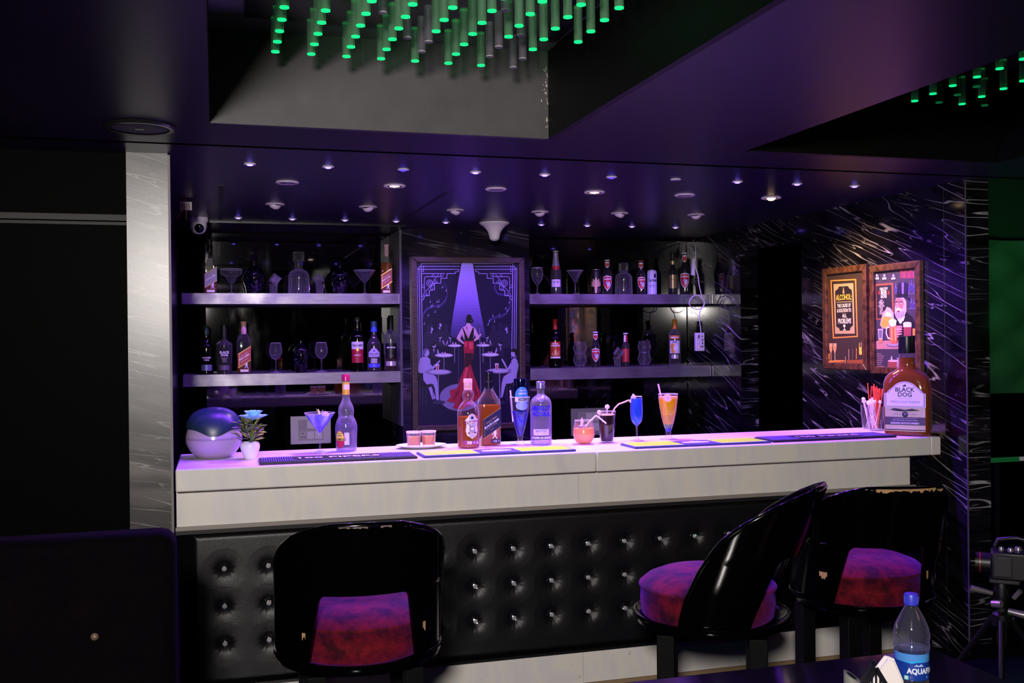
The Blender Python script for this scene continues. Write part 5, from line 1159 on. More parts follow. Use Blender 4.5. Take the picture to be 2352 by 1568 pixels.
# ---- upper right shelf
goblet = [(0.004, 0.058), (0.012, 0.066), (0.030, 0.096), (0.0385, 0.125), (0.0375, 0.150), (0.034, 0.172)]
small_stem(1234.5, SU, 'large goblet next to the picture pier on the right upper shelf', goblet, Y=6.24, br=0.030, sz=0.056, name='goblet')
beer = lambda h, r, sh, nk=0.0135: [(0, 0), (r - 0.004, 0), (r - 0.004, 0), (r, 0.005), (r, sh), (r, sh), (r * 0.95, sh + (h - sh) * 0.14), (r * 0.66, sh + (h - sh) * 0.34), (nk * 1.15, sh + (h - sh) * 0.55), (nk, h - 0.02), (nk * 1.08, h - 0.012), (nk * 1.08, h)]
KF = pm('b41c30', 0.45); KW = pm('e6e0ea', 0.45); KB = pm('6a7ad0', 0.45)
def crown(r, h): return [(r, h - 0.005), (r * 1.22, h - 0.004), (r * 1.16, h + 0.002), (r * 0.9, h + 0.004), (0, h + 0.0042)]
def beer_bottle(u, z, h, r, label, cap_c, Y=6.26, shield=True, glass=None, neckpaper=True, ox=0.0, group='beer bottles with red shield labels'):
    x = sx_(u, Y); t = bottle(label, x, Y, z, beer(h - 0.005, r, h * 0.53), glass or thin_glass('0c120c', 0.03), None, None, crown(0.0146, h - 0.005), pm(cap_c, 0.35), (), (), group=group if shield else None)
    mb = MB(); f = cylmap(r, lift=0.0012); g = cylmap(r, lift=0.0019); g2 = cylmap(r, lift=0.0026)
    if shield:
        a = r * 0.95; hz = h * 0.34; k = r / 0.036; P_ = lambda s_: [(ox + px * a * s_, hz + pz * 0.052 * k * s_) for px, pz in ((-1, .8), (-.6, .92), (0, 1), (.6, .92), (1, .8), (.98, .2), (.8, -.35), (.45, -.8), (0, -1.1), (-.45, -.8), (-.8, -.35), (-.98, .2))]
        poly_into(mb, P_(1.0), f, KW); poly_into(mb, P_(0.88), g, KF); text_into(mb, 'KINGFISHER', 0.0125 * k, ox, hz + 0.022 * k, g2, KW, 0.0005, 0.78)
        for pts, m in (([(-.3, .15), (.0, .25), (.35, -.1), (.3, -.6), (.05, -.2), (-.2, -.3)], KB), ([(-.1, .0), (.45, .15), (.55, -.3), (.15, -.75), (.0, -.4)], KW), ([(-.45, .05), (-.15, .12), (-.1, -.05)], PGOLD)):
            poly_into(mb, [(ox + px * a, hz + pz * 0.048 * k) for px, pz in pts], g2, m)
    if neckpaper:
        zz0, zz1 = h * 0.78, h * 0.93; rr = 0.0162; fn = cylmap(rr, lift=0.0004); fn2 = cylmap(rr, lift=0.001)
        poly_into(mb, [(-0.017, zz0 + 0.010), (0, zz0 - 0.006), (0.017, zz0 + 0.010), (0.017, zz1), (-0.017, zz1)], fn, KW); poly_into(mb, [(-0.013, zz0 + 0.012), (0, zz0), (0.013, zz0 + 0.012), (0.013, zz1 - 0.008), (-0.013, zz1 - 0.008)], fn2, KF)
    mb.obj('paper_label', None, t, recalc=False); return t
x = sx_(1276.5); t = bottle('pink brown beer bottle with pointed red foil neck on the right upper shelf', x, 6.26, SU, beer(0.280, 0.0335, 0.135), thin_glass('8a5a50', 0.06), 0.10, liquid('6a3020', 0.25), crown(0.0146, 0.280), pm('d8c8d8', 0.3),
    wraps=((0.032, 0.050, 0.098, pm('cfc0dc', 0.5)),), texts=(('ULTRA', 0.013, 0, 0.076, PNAVY, 0.0003, 1), ('~ ~ ~', 0.010, 0, 0.060, PGREY, 0, 1)))
mb = MB(); rows = []
for zz, r_, w_ in ((0.155, 0.030, 0.3), (0.170, 0.029, 1.0), (0.185, 0.0265, 1.6), (0.21, 0.021, 2.2), (0.245, 0.0165, 3.1), (0.270, 0.0155, 3.1)): rows.append([((r_ + .001) * math.sin(w_ * (2 * i / 16 - 1)), -(r_ + .001) * math.cos(w_ * (2 * i / 16 - 1)), zz) for i in range(17)])
mb.grid(rows[:3], KF); mb.grid(rows[2:], pm('a89ac8', 0.3, metal=0.4)); mb.obj('neck_foil', None, t, smooth=60, recalc=False)
small_stem(1321.5, SU, 'martini glass between foil necked bottle and tall can, right upper shelf', [(0.003, 0.082), (0.014, 0.092), (0.030, 0.122), (0.056, 0.157)], Y=6.25, sz=0.08, br=0.034, group='empty martini glasses', name='martini_glass')
def can(u, z, label, c, h=0.165, r=0.0325, Y=6.25):
    x = sx_(u, Y); t = thing('beer_can', label, 'can', (x, Y, z), face_cam(x, Y), 'tall beer cans')
    MB().lathe(smoothp([(0, 0.003), (r * 0.72, 0.003), (r * 0.78, 0), (r * 0.82, 0), (r * 0.98, 0.010), (r, 0.014), (r, h - 0.018), (r, h - 0.018), (r * 0.96, h - 0.012), (r * 0.84, h - 0.004)], 2), 32, cap=False).obj('can_body', c, t, smooth=50)
    MB().lathe([(r * 0.83, h - 0.005), (r * 0.86, h - 0.002), (r * 0.85, h), (r * 0.81, h - 0.001), (r * 0.78, h - 0.005), (0, h - 0.005)], 28, cap=False).obj('lid', pm('b8b4bc', 0.25, metal=0.8), t, smooth=50)
    return t
t = can(1369.5, SU, 'tall dark beer can with pale gold leaf print on the right upper shelf', pm('201a1c', 0.35, metal=0.3)); mb = MB(); f = cylmap(0.0325, lift=0.0006)
for k in range(7):
    a = PI / 2 + (k - 3) * 0.42; L_ = 0.056 - 0.006 * abs(k - 3); c, s = math.cos(a), math.sin(a); n_ = (-s, c); b0 = (0.0, 0.055)
    poly_into(mb, [(b0[0], b0[1]), (b0[0] + c * L_ * .5 + n_[0] * .010, b0[1] + s * L_ * .5 + n_[1] * .010), (b0[0] + c * L_ * .85 + n_[0] * .006, b0[1] + s * L_ * .85 + n_[1] * .006), (b0[0] + c * L_ * 1.1, b0[1] + s * L_ * 1.1), (b0[0] + c * L_ * .85 - n_[0] * .006, b0[1] + s * L_ * .85 - n_[1] * .006), (b0[0] + c * L_ * .5 - n_[0] * .010, b0[1] + s * L_ * .5 - n_[1] * .010)], f, pm('b89a78', 0.4))
poly_into(mb, [(-0.008, 0.012), (0.006, 0.012), (0.010, 0.055), (-0.010, 0.055)], f, pm('b89a78', 0.4))
for k in range(4): stroke_into(mb, [(0.016, 0.020 + 0.006 * k), (0.028, 0.020 + 0.006 * k)], 0.003, f, pm('8a8a98', 0.4))
mb.obj('printed_leaf', None, t, recalc=False)
beer_bottle(1395.5, SU, 0.232, 0.032, 'beer bottle with red shield label left of the right decanter', 'd8d8e0')
decanter(1433, SU, 'clear decanter with square stopper on the right upper shelf', 0.212, 0.0565)
beer_bottle(1473, SU, 0.228, 0.029, 'beer bottle with red shield label half behind the white can', 'b04050', ox=0.004)
t = can(1498, SU, 'tall white beer can with green black script on the right upper shelf', pm('c4c4e4', 0.35)); mb = MB(); f = cylmap(0.0325, lift=0.0006)
text_into(mb, 'Carlsberg', 0.027, 0.008, 0.088, f, PNAVY, 0.0010, 0.62); text_into(mb, 'ELEPHANT', 0.0085, 0.002, 0.058, f, PNAVY, 0.0003, 1); text_into(mb, 'STRONG BEER', 0.006, 0.002, 0.047, f, PNAVY, 0, 1)
stroke_into(mb, [(-0.012, 0.080), (0.0, 0.076), (0.012, 0.077), (0.028, 0.083)], 0.0022, f, PNAVY); poly_into(mb, [(0.014, 0.112), (0.026, 0.112), (0.030, 0.124), (0.027, 0.138), (0.019, 0.140), (0.012, 0.130)], f, PNAVY)
mb.obj('printed_script', None, t, recalc=False)
t = spirit(1546, SU, 0.284, 0.031, 0.15, 'slim dark beer bottle with brass coloured label on the right upper shelf', thin_glass('0a0808', 0.03), None, None, 0.02, M_black, ((0.030, 0.045, 0.135, pm('8a7a54', 0.3, metal=0.5)), (0.012, 0.205, 0.228, pm('b09a6a', 0.3, metal=0.4))), (('BEER', 0.011, 0, 0.10, PNAVY, 0.0002, 1),))
beer_bottle(1573.5, SU, 0.286, 0.0345, 'tallest beer bottle with red shield label beside the hanging cable', 'e6dce8')
small_stem(1603, SU, 'dark wine glass behind the hanging cable, right end of upper shelf', [(0.004, 0.060), (0.022, 0.066), (0.040, 0.088), (0.043, 0.104), (0.038, 0.120)], Y=6.33, sz=0.058)
# ---- lower right shelf
t = spirit(1274.5, SL, 0.312, 0.041, 0.175, 'whisky bottle with long red cap and red orange label, right lower shelf', M_dkglass, 0.15, M_dkfill, 0.066, pm('a01a26', 0.3), ((0.036, 0.068, 0.165, pm('a83a20', 0.45)), (0.036, 0.060, 0.072, PW)), (('ROYAL', 0.0125, 0, 0.150, PW, 0.0005, 0.9), ('CHALLENGE', 0.0125, 0, 0.137, PW, 0.0005, 0.85)), capr=0.0155)
mb = MB(); f = cylmap(0.041, lift=0.0020)
for pts in ([(-.022, .085), (-.018, .105), (-.014, .085)], [(-.006, .085), (-.004, .112), (.006, .116), (.008, .100), (.012, .085)], [(.014, .088), (.020, .108), (.026, .104), (.022, .088)], [(-.026, .080), (.026, .080), (.026, .084), (-.026, .084)]): poly_into(mb, pts, f, pm('d8a87a', 0.4))
mb.obj('printed_crest', None, t, recalc=False)
def mug_stack(u, label, Y=6.27):
    x = sx_(u, Y); t = thing('stacked_tumblers', label, 'glass', (x, Y, SL), face_cam(x, Y), 'pairs of nested round tumblers')
    one = [(0, 0.010), (0.028, 0.010), (0.036, 0.020), (0.043, 0.038), (0.0435, 0.050), (0.037, 0.072), (0.0365, 0.080), (0.040, 0.088)]
    a = MB(); a.lathe(smoothp(one, 3), 32, cap=False); a.obj('lower_glass', M_clear2, t, smooth=60)
    b = MB(); b.lathe(smoothp([(r, z + 0.078) for r, z in one], 3), 32, cap=False); b.obj('upper_glass', M_clear2, t, smooth=60)
    for k in range(3):
        aa = 2 * PI * k / 3 + 0.5; MB().lathe([(0, 0), (0.005, 0), (0.006, 0.006), (0.004, 0.014)], 10, c=(0.026 * math.cos(aa), 0.026 * math.sin(aa), 0)).obj('glass_foot', M_clear2, t, smooth=60)
    return t
mug_stack(1331, 'pair of nested round tumblers left of the small beer bottle, lower shelf')
beer_bottle(1367, SL, 0.230, 0.0295, 'beer bottle with red shield label on the right lower shelf', 'd0c8d8')
shot_stack(1417, SL, 'shot glass with tilted cube glass before the red beer bottle', 1, Y=6.23)
x = sx_(1436, 6.29); t = bottle('slim red beer bottle with white and red neck band, lower shelf', x, 6.29, SL, beer(0.216, 0.0255, 0.12, 0.0125), thin_glass('200808', 0.04), None, None, crown(0.0136, 0.216), pm('d8d0d8', 0.3), ((0.025, 0.028, 0.115, pm('b02838', 0.4)),), ())
mb = MB(); fn = cylmap(0.0150, lift=0.0005); poly_into(mb, [(-0.012, 0.155), (0.0, 0.155), (0.0, 0.205), (-0.012, 0.205)], fn, KW); poly_into(mb, [(0.0, 0.155), (0.014, 0.155), (0.014, 0.205), (0.0, 0.205)], fn, KF); mb.obj('neck_band', None, t, recalc=False)
mug_stack(1479, 'pair of nested round tumblers right of the red beer bottle, lower shelf')
t = spirit(1549, SL, 0.308, 0.039, 0.20, 'clear vodka bottle with orange cap and orange label on the right lower shelf', M_clear2, None, None, 0.066, pm('c07832', 0.35), ((0.037, 0.175, 0.200, pm('c87840', 0.45)), (0.037, 0.080, 0.165, pm('d6cede', 0.5)), (0.026, 0.045, 0.072, pm('b0a8b8', 0.3, metal=0.4))), (('SMIRNOFF', 0.0125, 0, 0.182, PW, 0.0004, 0.9), ('ORANGE', 0.010, 0.004, 0.118, pm('b86a20', 0.4), 0.0003, 1)))
mb = MB(); f = cylmap(0.039, lift=0.0018); poly_into(mb, disc_pts(-0.014, 0.125, 0.016, 0.022), f, pm('d89a3a', 0.4)); poly_into(mb, disc_pts(0.010, 0.112, 0.017, 0.024), cylmap(0.039, lift=0.0024), pm('e4dcec', 0.5)); poly_into(mb, disc_pts(-0.010, 0.095, 0.014, 0.012), cylmap(0.039, lift=0.0024), pm('d89a3a', 0.4)); poly_into(mb, disc_pts(0.0, 0.155, 0.018, 0.007), f, pm('8a8498', 0.5)); mb.obj('orange_print', None, t, recalc=False)

# ================================================================== CABLE WITH SOCKETS
def seq(pts, Y): return [tuple(at(u, v, Y=yy if yy else Y)) for u, v, yy in pts]
pw = at(1608, 785, Y=6.095)
t = thing('power_strip', 'white socket block hanging on a looped white cable before the right shelves', 'power strip', tuple(pw))
box('socket_block', -0.030, 0.030, -0.006, 0.024, -0.060, 0.060, pm('e2dae8', 0.4), t, 0.004)
mb = MB()
for (x, z, w_, h_) in ((-0.012, 0.035, 0.005, 0.010), (0.012, 0.036, 0.004, 0.004), (0.014, 0.012, 0.0045, 0.0055), (0.014, -0.008, 0.0045, 0.0055), (0.014, -0.030, 0.0045, 0.0055), (0.002, -0.030, 0.002, 0.005)): mb.box(x - w_, x + w_, -0.0072, -0.006, z - h_, z + h_)
mb.obj('socket_holes', pm('3a3260', 0.4), t)
MB().lathe([(0, 0), (0.004, 0), (0.004, 0.002), (0, 0.003)], 10, c=(-0.014, -0.006, -0.034), M=Matrix.Rotation(PI / 2, 3, 'X')).obj('pilot_light', emit('ff5060', 1.5), t)
box('groove', -0.028, 0.028, -0.0065, -0.006, 0.021, 0.0222, pm('8a7aa8', 0.5), t)
cab = [(1591, 552, 6.40), (1596, 560, 6.2), (1598, 585, 6.11), (1597, 610, 6.10), (1603, 632, 6.10), (1606, 655, 6.10), (1612, 680, 6.10), (1618, 695, 6.11), (1612, 707, 6.12), (1600, 710, 6.105), (1589, 706, 6.10), (1583, 697, 6.09), (1587, 685, 6.085), (1598, 678, 6.085), (1611, 682, 6.085), (1618, 694, 6.09), (1616, 703, 6.09), (1609, 712, 6.09), (1606, 728, 6.09), (1608, 745, 6.09), (1610, 763, 6.105)]
wp = [Vector(q) for q in seq(cab, 6.1)]; sm = []
for i in range(len(wp) - 1):
    p0, p1, p2, p3 = wp[max(i - 1, 0)], wp[i], wp[i + 1], wp[min(i + 2, len(wp) - 1)]
    for k in range(4): q = k / 4; sm.append(0.5 * (2 * p1 + (p2 - p0) * q + (2 * p0 - 5 * p1 + 4 * p2 - p3) * q * q + (3 * p1 - p0 - 3 * p2 + p3) * q ** 3))
sm.append(wp[-1]); MB().tube([tuple(p - pw) for p in sm], 0.0034, 8).obj('cable', pm('e6dcec', 0.4), t, smooth=60)
pa = at(1592, 613, Y=6.10)
t = thing('plug_adapter', 'slim white power adapter hanging on a thin cord beside the cable', 'adapter', tuple(pa)); t.rotation_euler = (0, 0.06, 0)
box('adapter_body', -0.010, 0.010, -0.012, 0.012, -0.055, 0.055, pm('e2dae8', 0.4), t, 0.003)
MB().tube([(0, 0, 0.055), (0, 0, 0.075), (0.002, 0.03, 0.12), (0.006, 0.12, 0.16), (0.010, 0.28, 0.195)], [0.004, 0.003, 0.002, 0.002, 0.002], 8).obj('cord', pm('b8a8c8', 0.4), t, smooth=60)
pb = at(1583, 541, Y=6.47)
t = thing('cable_bracket', 'small white bracket holding the cable at the mirror top', 'bracket', tuple(pb))
box('bracket_plate', -0.045, 0.05, 0.0, 0.020, -0.006, 0.010, pm('b8b0b8', 0.4), t, 0.003); box('clip', -0.052, -0.030, -0.006, 0.020, -0.022, -0.0065, pm('b8b0b8', 0.4), t, 0.002); box('clip', 0.022, 0.036, -0.006, 0.020, -0.020, -0.0065, pm('b8b0b8', 0.4), t, 0.002)

# ================================================================== SWITCH PLATES
def switch_plate(x0, x1, z0, z1, label, c):
    t = thing('switch_plate', label, 'switch', ((x0 + x1) / 2, 6.490, (z0 + z1) / 2), group='wall switch plates under the shelves'); w_, h_ = (x1 - x0) / 2, (z1 - z0) / 2
    box('face_plate', -w_, w_, -0.010, 0.0, -h_, h_, pm(c, 0.45), t, 0.002)
    box('frame', -w_ * 0.62, w_ * 0.62, -0.0125, -0.0102, -h_ * 0.74, h_ * 0.74, pm('a8a098', 0.4), t, 0.001)
    for r in (0, 1):
        for k in range(3):
            xx = -w_ * 0.58 + k * w_ * 0.39; zc = h_ * (0.38 if r else -0.38)
            if r == 0 and k == 0:
                o = box('socket', xx, xx + w_ * 0.36, -0.0150, -0.0127, zc - h_ * 0.28, zc + h_ * 0.28, pm('b4aca4', 0.4), t, 0.001)
                m = MB()
                for dx, dz in ((-0.008, -0.010), (0.008, -0.010), (0, 0.012)): m.lathe([(0, 0), (0.004, 0), (0.004, 0.0005), (0, 0.0006)], 10, c=(xx + w_ * 0.18 + dx, -0.0151, zc + dz), M=Matrix.Rotation(PI / 2, 3, 'X'))
                m.obj('pin_holes', M_black, o)
            else: box('rocker_switch', xx, xx + w_ * 0.36, -0.0155, -0.0127, zc - h_ * 0.28, zc + h_ * 0.28, pm('d4ccc8' if k else 'a09a9a', 0.4), t, 0.001)
    return t
switch_plate(0.438, 0.686, 0.779, 0.953, 'large pale switch plate behind the blue martini glass', 'c8c0bc')
switch_plate(2.285, 2.545, 0.765, 0.948, 'large dim switch plate behind the dark cola glass', '8a8488')

# ================================================================== PICTURES
M_frameC = wood('bronze_frame', '241818', '4a362c', (6, 6, 60)); M_frameR = wood('brown_frame', '2e1a0e', '5e3a22', (2, 8, 8))
def frame_parts(t, W_, H_, fw, dep, mat, inner=None):
    """mitred frame around W_ x H_ (outer) in local x,z facing -Y"""
    w2, h2 = W_ / 2, H_ / 2
    for name, pts in (('frame_rail', [(-w2, h2), (w2, h2), (w2 - fw, h2 - fw), (-w2 + fw, h2 - fw)]), ('frame_rail', [(-w2, -h2), (w2, -h2), (w2 - fw, -h2 + fw), (-w2 + fw, -h2 + fw)]),
                      ('frame_stile', [(-w2, -h2), (-w2, h2), (-w2 + fw, h2 - fw), (-w2 + fw, -h2 + fw)]), ('frame_stile', [(w2, -h2), (w2, h2), (w2 - fw, h2 - fw), (w2 - fw, -h2 + fw)])):
        m = MB(); cxx = sum(p[0] for p in pts) / 4; czz = sum(p[1] for p in pts) / 4
        m.prism([(cxx + (x - cxx) * 0.9995, czz + (z - czz) * 0.9995) for x, z in pts], -dep, 0); m.obj(name, mat, t, bevel=0.004)
    box('backing', -w2 + 0.002, w2 - 0.002, -0.004, -0.0005, -h2 + 0.002, h2 - 0.002, M_black, t)
# centre picture: coordinates measured on the wall plane, relative to its centre
P0 = (at(1071.5, 785, Y=6.10)); CX, CZ = 1.495, 1.396
t = thing('framed_picture', 'tall framed picture of a singer in red gown under a spotlight', 'picture', (CX, 6.1295, CZ))
frame_parts(t, 0.716, 1.062, 0.036, 0.032, M_frameC)
ox_, oz_ = CX, CZ
def cp(cx, cy): p = at(900 + cx / 2.8, 500 + cy / 2.8, Y=6.112); return (p.x - ox_, p.z - oz_)
pic = MB(); CNT = [0]
def AL(k): CNT[0] += 1; return flatf(-0.0130 - 0.0004 * k - 0.000012 * (CNT[0] % 30))
D1 = pm('120a2a', 0.35); LIN = pm('9c8ed0', 0.4); BEAM = [pm('a394d8', 0.4), pm('8d7cc4', 0.4), pm('7764ae', 0.4), pm('57478a', 0.4), pm('3c3068', 0.4)]
SIL = pm('1d1434', 0.4); GR = pm('9a90b8', 0.4); SK = pm('c8a0ae', 0.4); RD = pm('9c1630', 0.4); RD2 = pm('6a0e24', 0.4); RD3 = pm('d04050', 0.4); HB = pm('0a0612', 0.4); TBL = pm('7c7490', 0.4); TBL2 = pm('aaa2c0', 0.4)
def PP(pts, k, m): poly_into(pic, [cp(*p) for p in pts], AL(k), m)
def PS(pts, w_, k, m): stroke_into(pic, [cp(*p) for p in pts], w_, AL(k), m)
def PE(x, y, rx, ry, k, m, n=22, a0=0, a1=2 * PI): poly_into(pic, [cp(*p) for p in disc_pts(x, y, rx, ry, n, a0, a1)], AL(k), m)
hw, hh = 0.716 / 2 - 0.037, 1.062 / 2 - 0.037
poly_into(pic, [(-hw, -hh), (hw, -hh), (hw, hh), (-hw, hh)], AL(0), D1)
bt = [(452, 276), (519, 276)]; 
lev = [(276, 452, 519), (420, 427, 541), (520, 412, 557), (600, 398, 571), (680, 386, 588), (770, 376, 605)]
bc = [(0xa8, 0x9c, 0xdc), (0x98, 0x88, 0xce), (0x7e, 0x6c, 0xb4), (0x5c, 0x4c, 0x8e), (0x38, 0x2c, 0x62)]
def ipl(y):
    for (y0, a0, b0_), (y1, a1, b1_) in zip(lev[:-1], lev[1:]):
        if y <= y1: q = (y - y0) / (y1 - y0); return a0 + (a1 - a0) * q, b0_ + (b1_ - b0_) * q
    return lev[-1][1:]
for k in range(26):
    y0, y1 = 276 + 19 * k, 276 + 19 * (k + 1); q = k / 25 * 3.999; i = int(q); f_ = q - i; cc = '%02x%02x%02x' % tuple(int(bc[i][j] * (1 - f_) + bc[i + 1][j] * f_) for j in range(3))
    (a0, b0_), (a1, b1_) = ipl(y0), ipl(y1); PP([(a0, y0), (b0_, y0), (b1_, y1), (a1, y1)], 1, pm(cc, 0.4))
PE(440, 1155, 132, 88, 1, pm('77708e', 0.4), 36)
for sgn in (1, -1):
    mx = (lambda x: x) if sgn == 1 else (lambda x: 969 - x)
    for off, yy in ((0, 293), (0, 312), (0, 331)): PS([(mx(190 - (yy - 293) * .55), yy), (mx(440 - (yy - 293) * .3), yy)], 0.0040, 2, LIN)
    for q in (164, 176, 190): PS([(mx(q), 325), (mx(q + 4), 640), (mx(q + 7), 900 if q == 190 else 990)], 0.0040, 2, LIN)
    PS([(mx(164), 331), (mx(168), 322), (mx(180), 318), (mx(182), 312), (mx(190), 312)], 0.003, 2, LIN)
    PS([(mx(190), 293), (mx(190), 345), (mx(204), 345), (mx(204), 310)], 0.003, 2, LIN)
    PS([(mx(432), 332), (mx(428), 345), (mx(410), 348), (mx(408), 358), (mx(355), 359), (mx(355), 388), (mx(316), 389), (mx(316), 420), (mx(275), 421), (mx(275), 462), (mx(242), 468), (mx(242), 500), (mx(210), 502), (mx(206), 520), (mx(196), 530)], 0.0036, 2, LIN)
    PS([(mx(192), 358), (mx(340), 358)], 0.0034, 2, LIN); PS([(mx(192), 358), (mx(192), 470)], 0.0034, 2, LIN); PS([(mx(210), 400), (mx(212), 382), (mx(225), 378), (mx(320), 378)], 0.003, 2, LIN); PS([(mx(210), 400), (mx(210), 470)], 0.003, 2, LIN)
    sp = [(mx(246 + (3 + 24 * (1 - q / 22)) * math.cos(q * 0.62)), 418 + (3 + 24 * (1 - q / 22)) * math.sin(q * 0.62)) for q in range(22)]; PS(sp, 0.003, 2, LIN)
    PS([(mx(198), 508), (mx(212), 480), (mx(240), 450), (mx(262), 425), (mx(272), 400), (mx(300), 365)], 0.0028, 2, LIN)
    for (a, b, r_) in ((286, 408, 8), (322, 368, 8), (256, 452, 8), (226, 492, 7), (268, 372, 8), (202, 440, 9)): PS([(mx(a + r_ * math.cos(q * .7)), b + r_ * math.sin(q * .7)) for q in range(8)], 0.0024, 2, LIN)
STF = pm('5a4c90', 0.4)
for d_ in (0, 6, 12):
    PS([(202 - d_ * .3, 640 + d_), (205, 610 + d_), (225, 580 + d_), (262, 565 + d_), (310, 560 + d_), (340, 535 + d_), (356, 500), (354, 450), (336, 415)], 0.0016, 2, STF)
    PS([(616, 690), (632, 655 + d_), (660, 635 + d_), (700, 630 + d_), (735, 610 + d_), (760, 570 + d_), (764, 540)], 0.0016, 2, STF)
    PS([(672 - d_, 430), (668 - d_, 455), (680, 485 + d_ * .6), (725, 495 + d_ * .4)], 0.0013, 2, STF)
for (a, b) in ((326, 448), (350, 470), (247, 542), (278, 606), (290, 542), (302, 540), (262, 566), (234, 630), (209, 684), (300, 572), (252, 572), (620, 688), (628, 662), (660, 668), (690, 628), (733, 584), (742, 598), (756, 545), (650, 632)):
    PE(a, b, 3.4, 4.2, 3, GR, 8); PS([(a + 3, b), (a + 3, b - 16)], 0.0012, 3, GR)
# faint audience
for (a, b, s_) in ((246, 700, 1.0), (308, 692, .8), (350, 700, .8), (655, 700, .8), (740, 705, 1.0), (700, 690, .8)):
    PE(a, b + 4, 22 * s_, 26 * s_, 2, SIL, 16); PP([(a - 42 * s_, b + 130), (a - 36 * s_, b + 40), (a - 12 * s_, b + 24), (a + 14 * s_, b + 24), (a + 36 * s_, b + 44), (a + 44 * s_, b + 130)], 2, SIL)
for (a, b, f_) in ((255, 716, 1), (309, 690, 1), (742, 716, -1)): PP([(a, b - 14), (a + 10 * f_, b - 6), (a + 12 * f_, b + 4), (a + 5 * f_, b + 12), (a - 2 * f_, b + 8)], 3, GR); PP([(a - 8 * f_, b + 16), (a + 4 * f_, b + 12), (a + 2 * f_, b + 30)], 3, GR)
# seated figures at tables (upper pair, middle pair)
def small_sitter(x, y, f_, s_=1.0, body=SIL):
    PP([(x - 20 * s_ * f_, y + 60 * s_), (x - 18 * s_ * f_, y + 22 * s_), (x, y + 12 * s_), (x + 16 * s_ * f_, y + 26 * s_), (x + 14 * s_ * f_, y + 60 * s_)], 3, body)
    PE(x, y, 9 * s_, 11 * s_, 4, GR, 12); PE(x - 3 * f_ * s_, y - 6 * s_, 9 * s_, 8 * s_, 5, HB, 12)
    PP([(x + 2 * f_ * s_, y + 14 * s_), (x - 5 * f_ * s_, y + 16 * s_), (x - 1 * f_ * s_, y + 36 * s_)], 4, GR)
    PS([(x + 16 * s_ * f_, y + 30 * s_), (x + 26 * s_ * f_, y + 48 * s_), (x + 18 * s_ * f_, y + 20 * s_)], 0.004 * s_, 4, GR)
small_sitter(376, 770, -1); small_sitter(614, 768, 1); small_sitter(272, 822, 1, 1.3); small_sitter(698, 812, -1, 1.3); small_sitter(312, 768, 1, 1.0)
for (x, y, rx, ry, base) in ((404, 822, 44, 9, 930), (588, 820, 44, 9, 930), (336, 884, 58, 13, 1010), (634, 880, 56, 12, 1000)):
    PS([(x, y), (x, base)], 0.004, 3, TBL); PE(x, y, rx, ry, 5, TBL2); PE(x + 4, y - 1, rx * .8, ry * .68, 6, pm('d0c8e0', 0.4))
    for q in (-12, 6): PP([(x + q - 5, y - 20), (x + q + 6, y - 20), (x + q + 4, y - 3), (x + q - 3, y - 3)], 7, pm('c8909c', 0.4) if q > 0 else GR)
# near pair
PS([(300, 990), (300, 1185)], 0.006, 4, TBL); PE(300, 992, 84, 18, 6, TBL); PE(306, 990, 66, 13, 7, TBL2); PE(304, 1186, 40, 12, 4, pm('2c2840', 0.4))
PS([(694, 984), (694, 1190)], 0.006, 4, TBL); PE(690, 984, 80, 17, 6, TBL); PE(686, 983, 62, 12, 7, TBL2); PE(694, 1188, 36, 11, 4, pm('2c2840', 0.4))
for (x, y) in ((294, 978), (676, 972)): PP([(x - 13, y - 36), (x + 11, y - 36), (x + 6, y + 14), (x - 6, y + 14)], 8, pm('dcc8d4', 0.4)); PP([(x - 7, y - 28), (x + 6, y - 28), (x + 3, y + 8), (x - 4, y + 8)], 9, pm('a84458', 0.4))
PP([(180, 905), (200, 895), (226, 892), (248, 910), (250, 990), (178, 1000), (170, 980)], 5, GR); PE(222, 868, 20, 24, 6, GR, 16); PP([(203, 850), (215, 838), (236, 840), (244, 852), (222, 852), (216, 872), (206, 892), (200, 880)], 7, pm('5a5078', 0.4))
PP([(240, 930), (262, 955), (292, 930), (308, 914), (312, 922), (296, 942), (262, 978), (240, 965)], 6, GR)
PP([(200, 990), (250, 996), (284, 1020), (294, 1050), (302, 1170), (286, 1172), (276, 1090), (246, 1060), (282, 1160), (262, 1170), (232, 1080), (204, 1045)], 4, GR)
PS([(176, 1000), (188, 1080), (246, 1086)], 0.007, 5, HB); PE(246, 1076, 26, 7, 5, HB); 
for q in (180, 200, 222, 264): PS([(q, 1086), (q - 2 + (q > 240) * 6, 1205)], 0.0028, 4, pm('3c3458', 0.4))
PP([(786, 900), (806, 912), (816, 950), (806, 1000), (764, 1000), (766, 950), (770, 915)], 5, GR); PE(784, 872, 18, 22, 6, GR, 16); PP([(766, 850), (782, 838), (806, 846), (808, 880), (796, 890), (790, 864), (772, 862)], 7, HB)
PP([(766, 930), (744, 968), (728, 930), (710, 904), (704, 910), (722, 945), (744, 985), (768, 968)], 6, GR)
PP([(806, 992), (756, 996), (720, 1020), (708, 1060), (700, 1160), (714, 1150), (730, 1080), (776, 1060), (800, 1040)], 4, GR)
PE(758, 1072, 26, 7, 5, HB)
for q in (740, 762, 786): PS([(q, 1080), (q, 1190)], 0.0028, 4, pm('3c3458', 0.4))
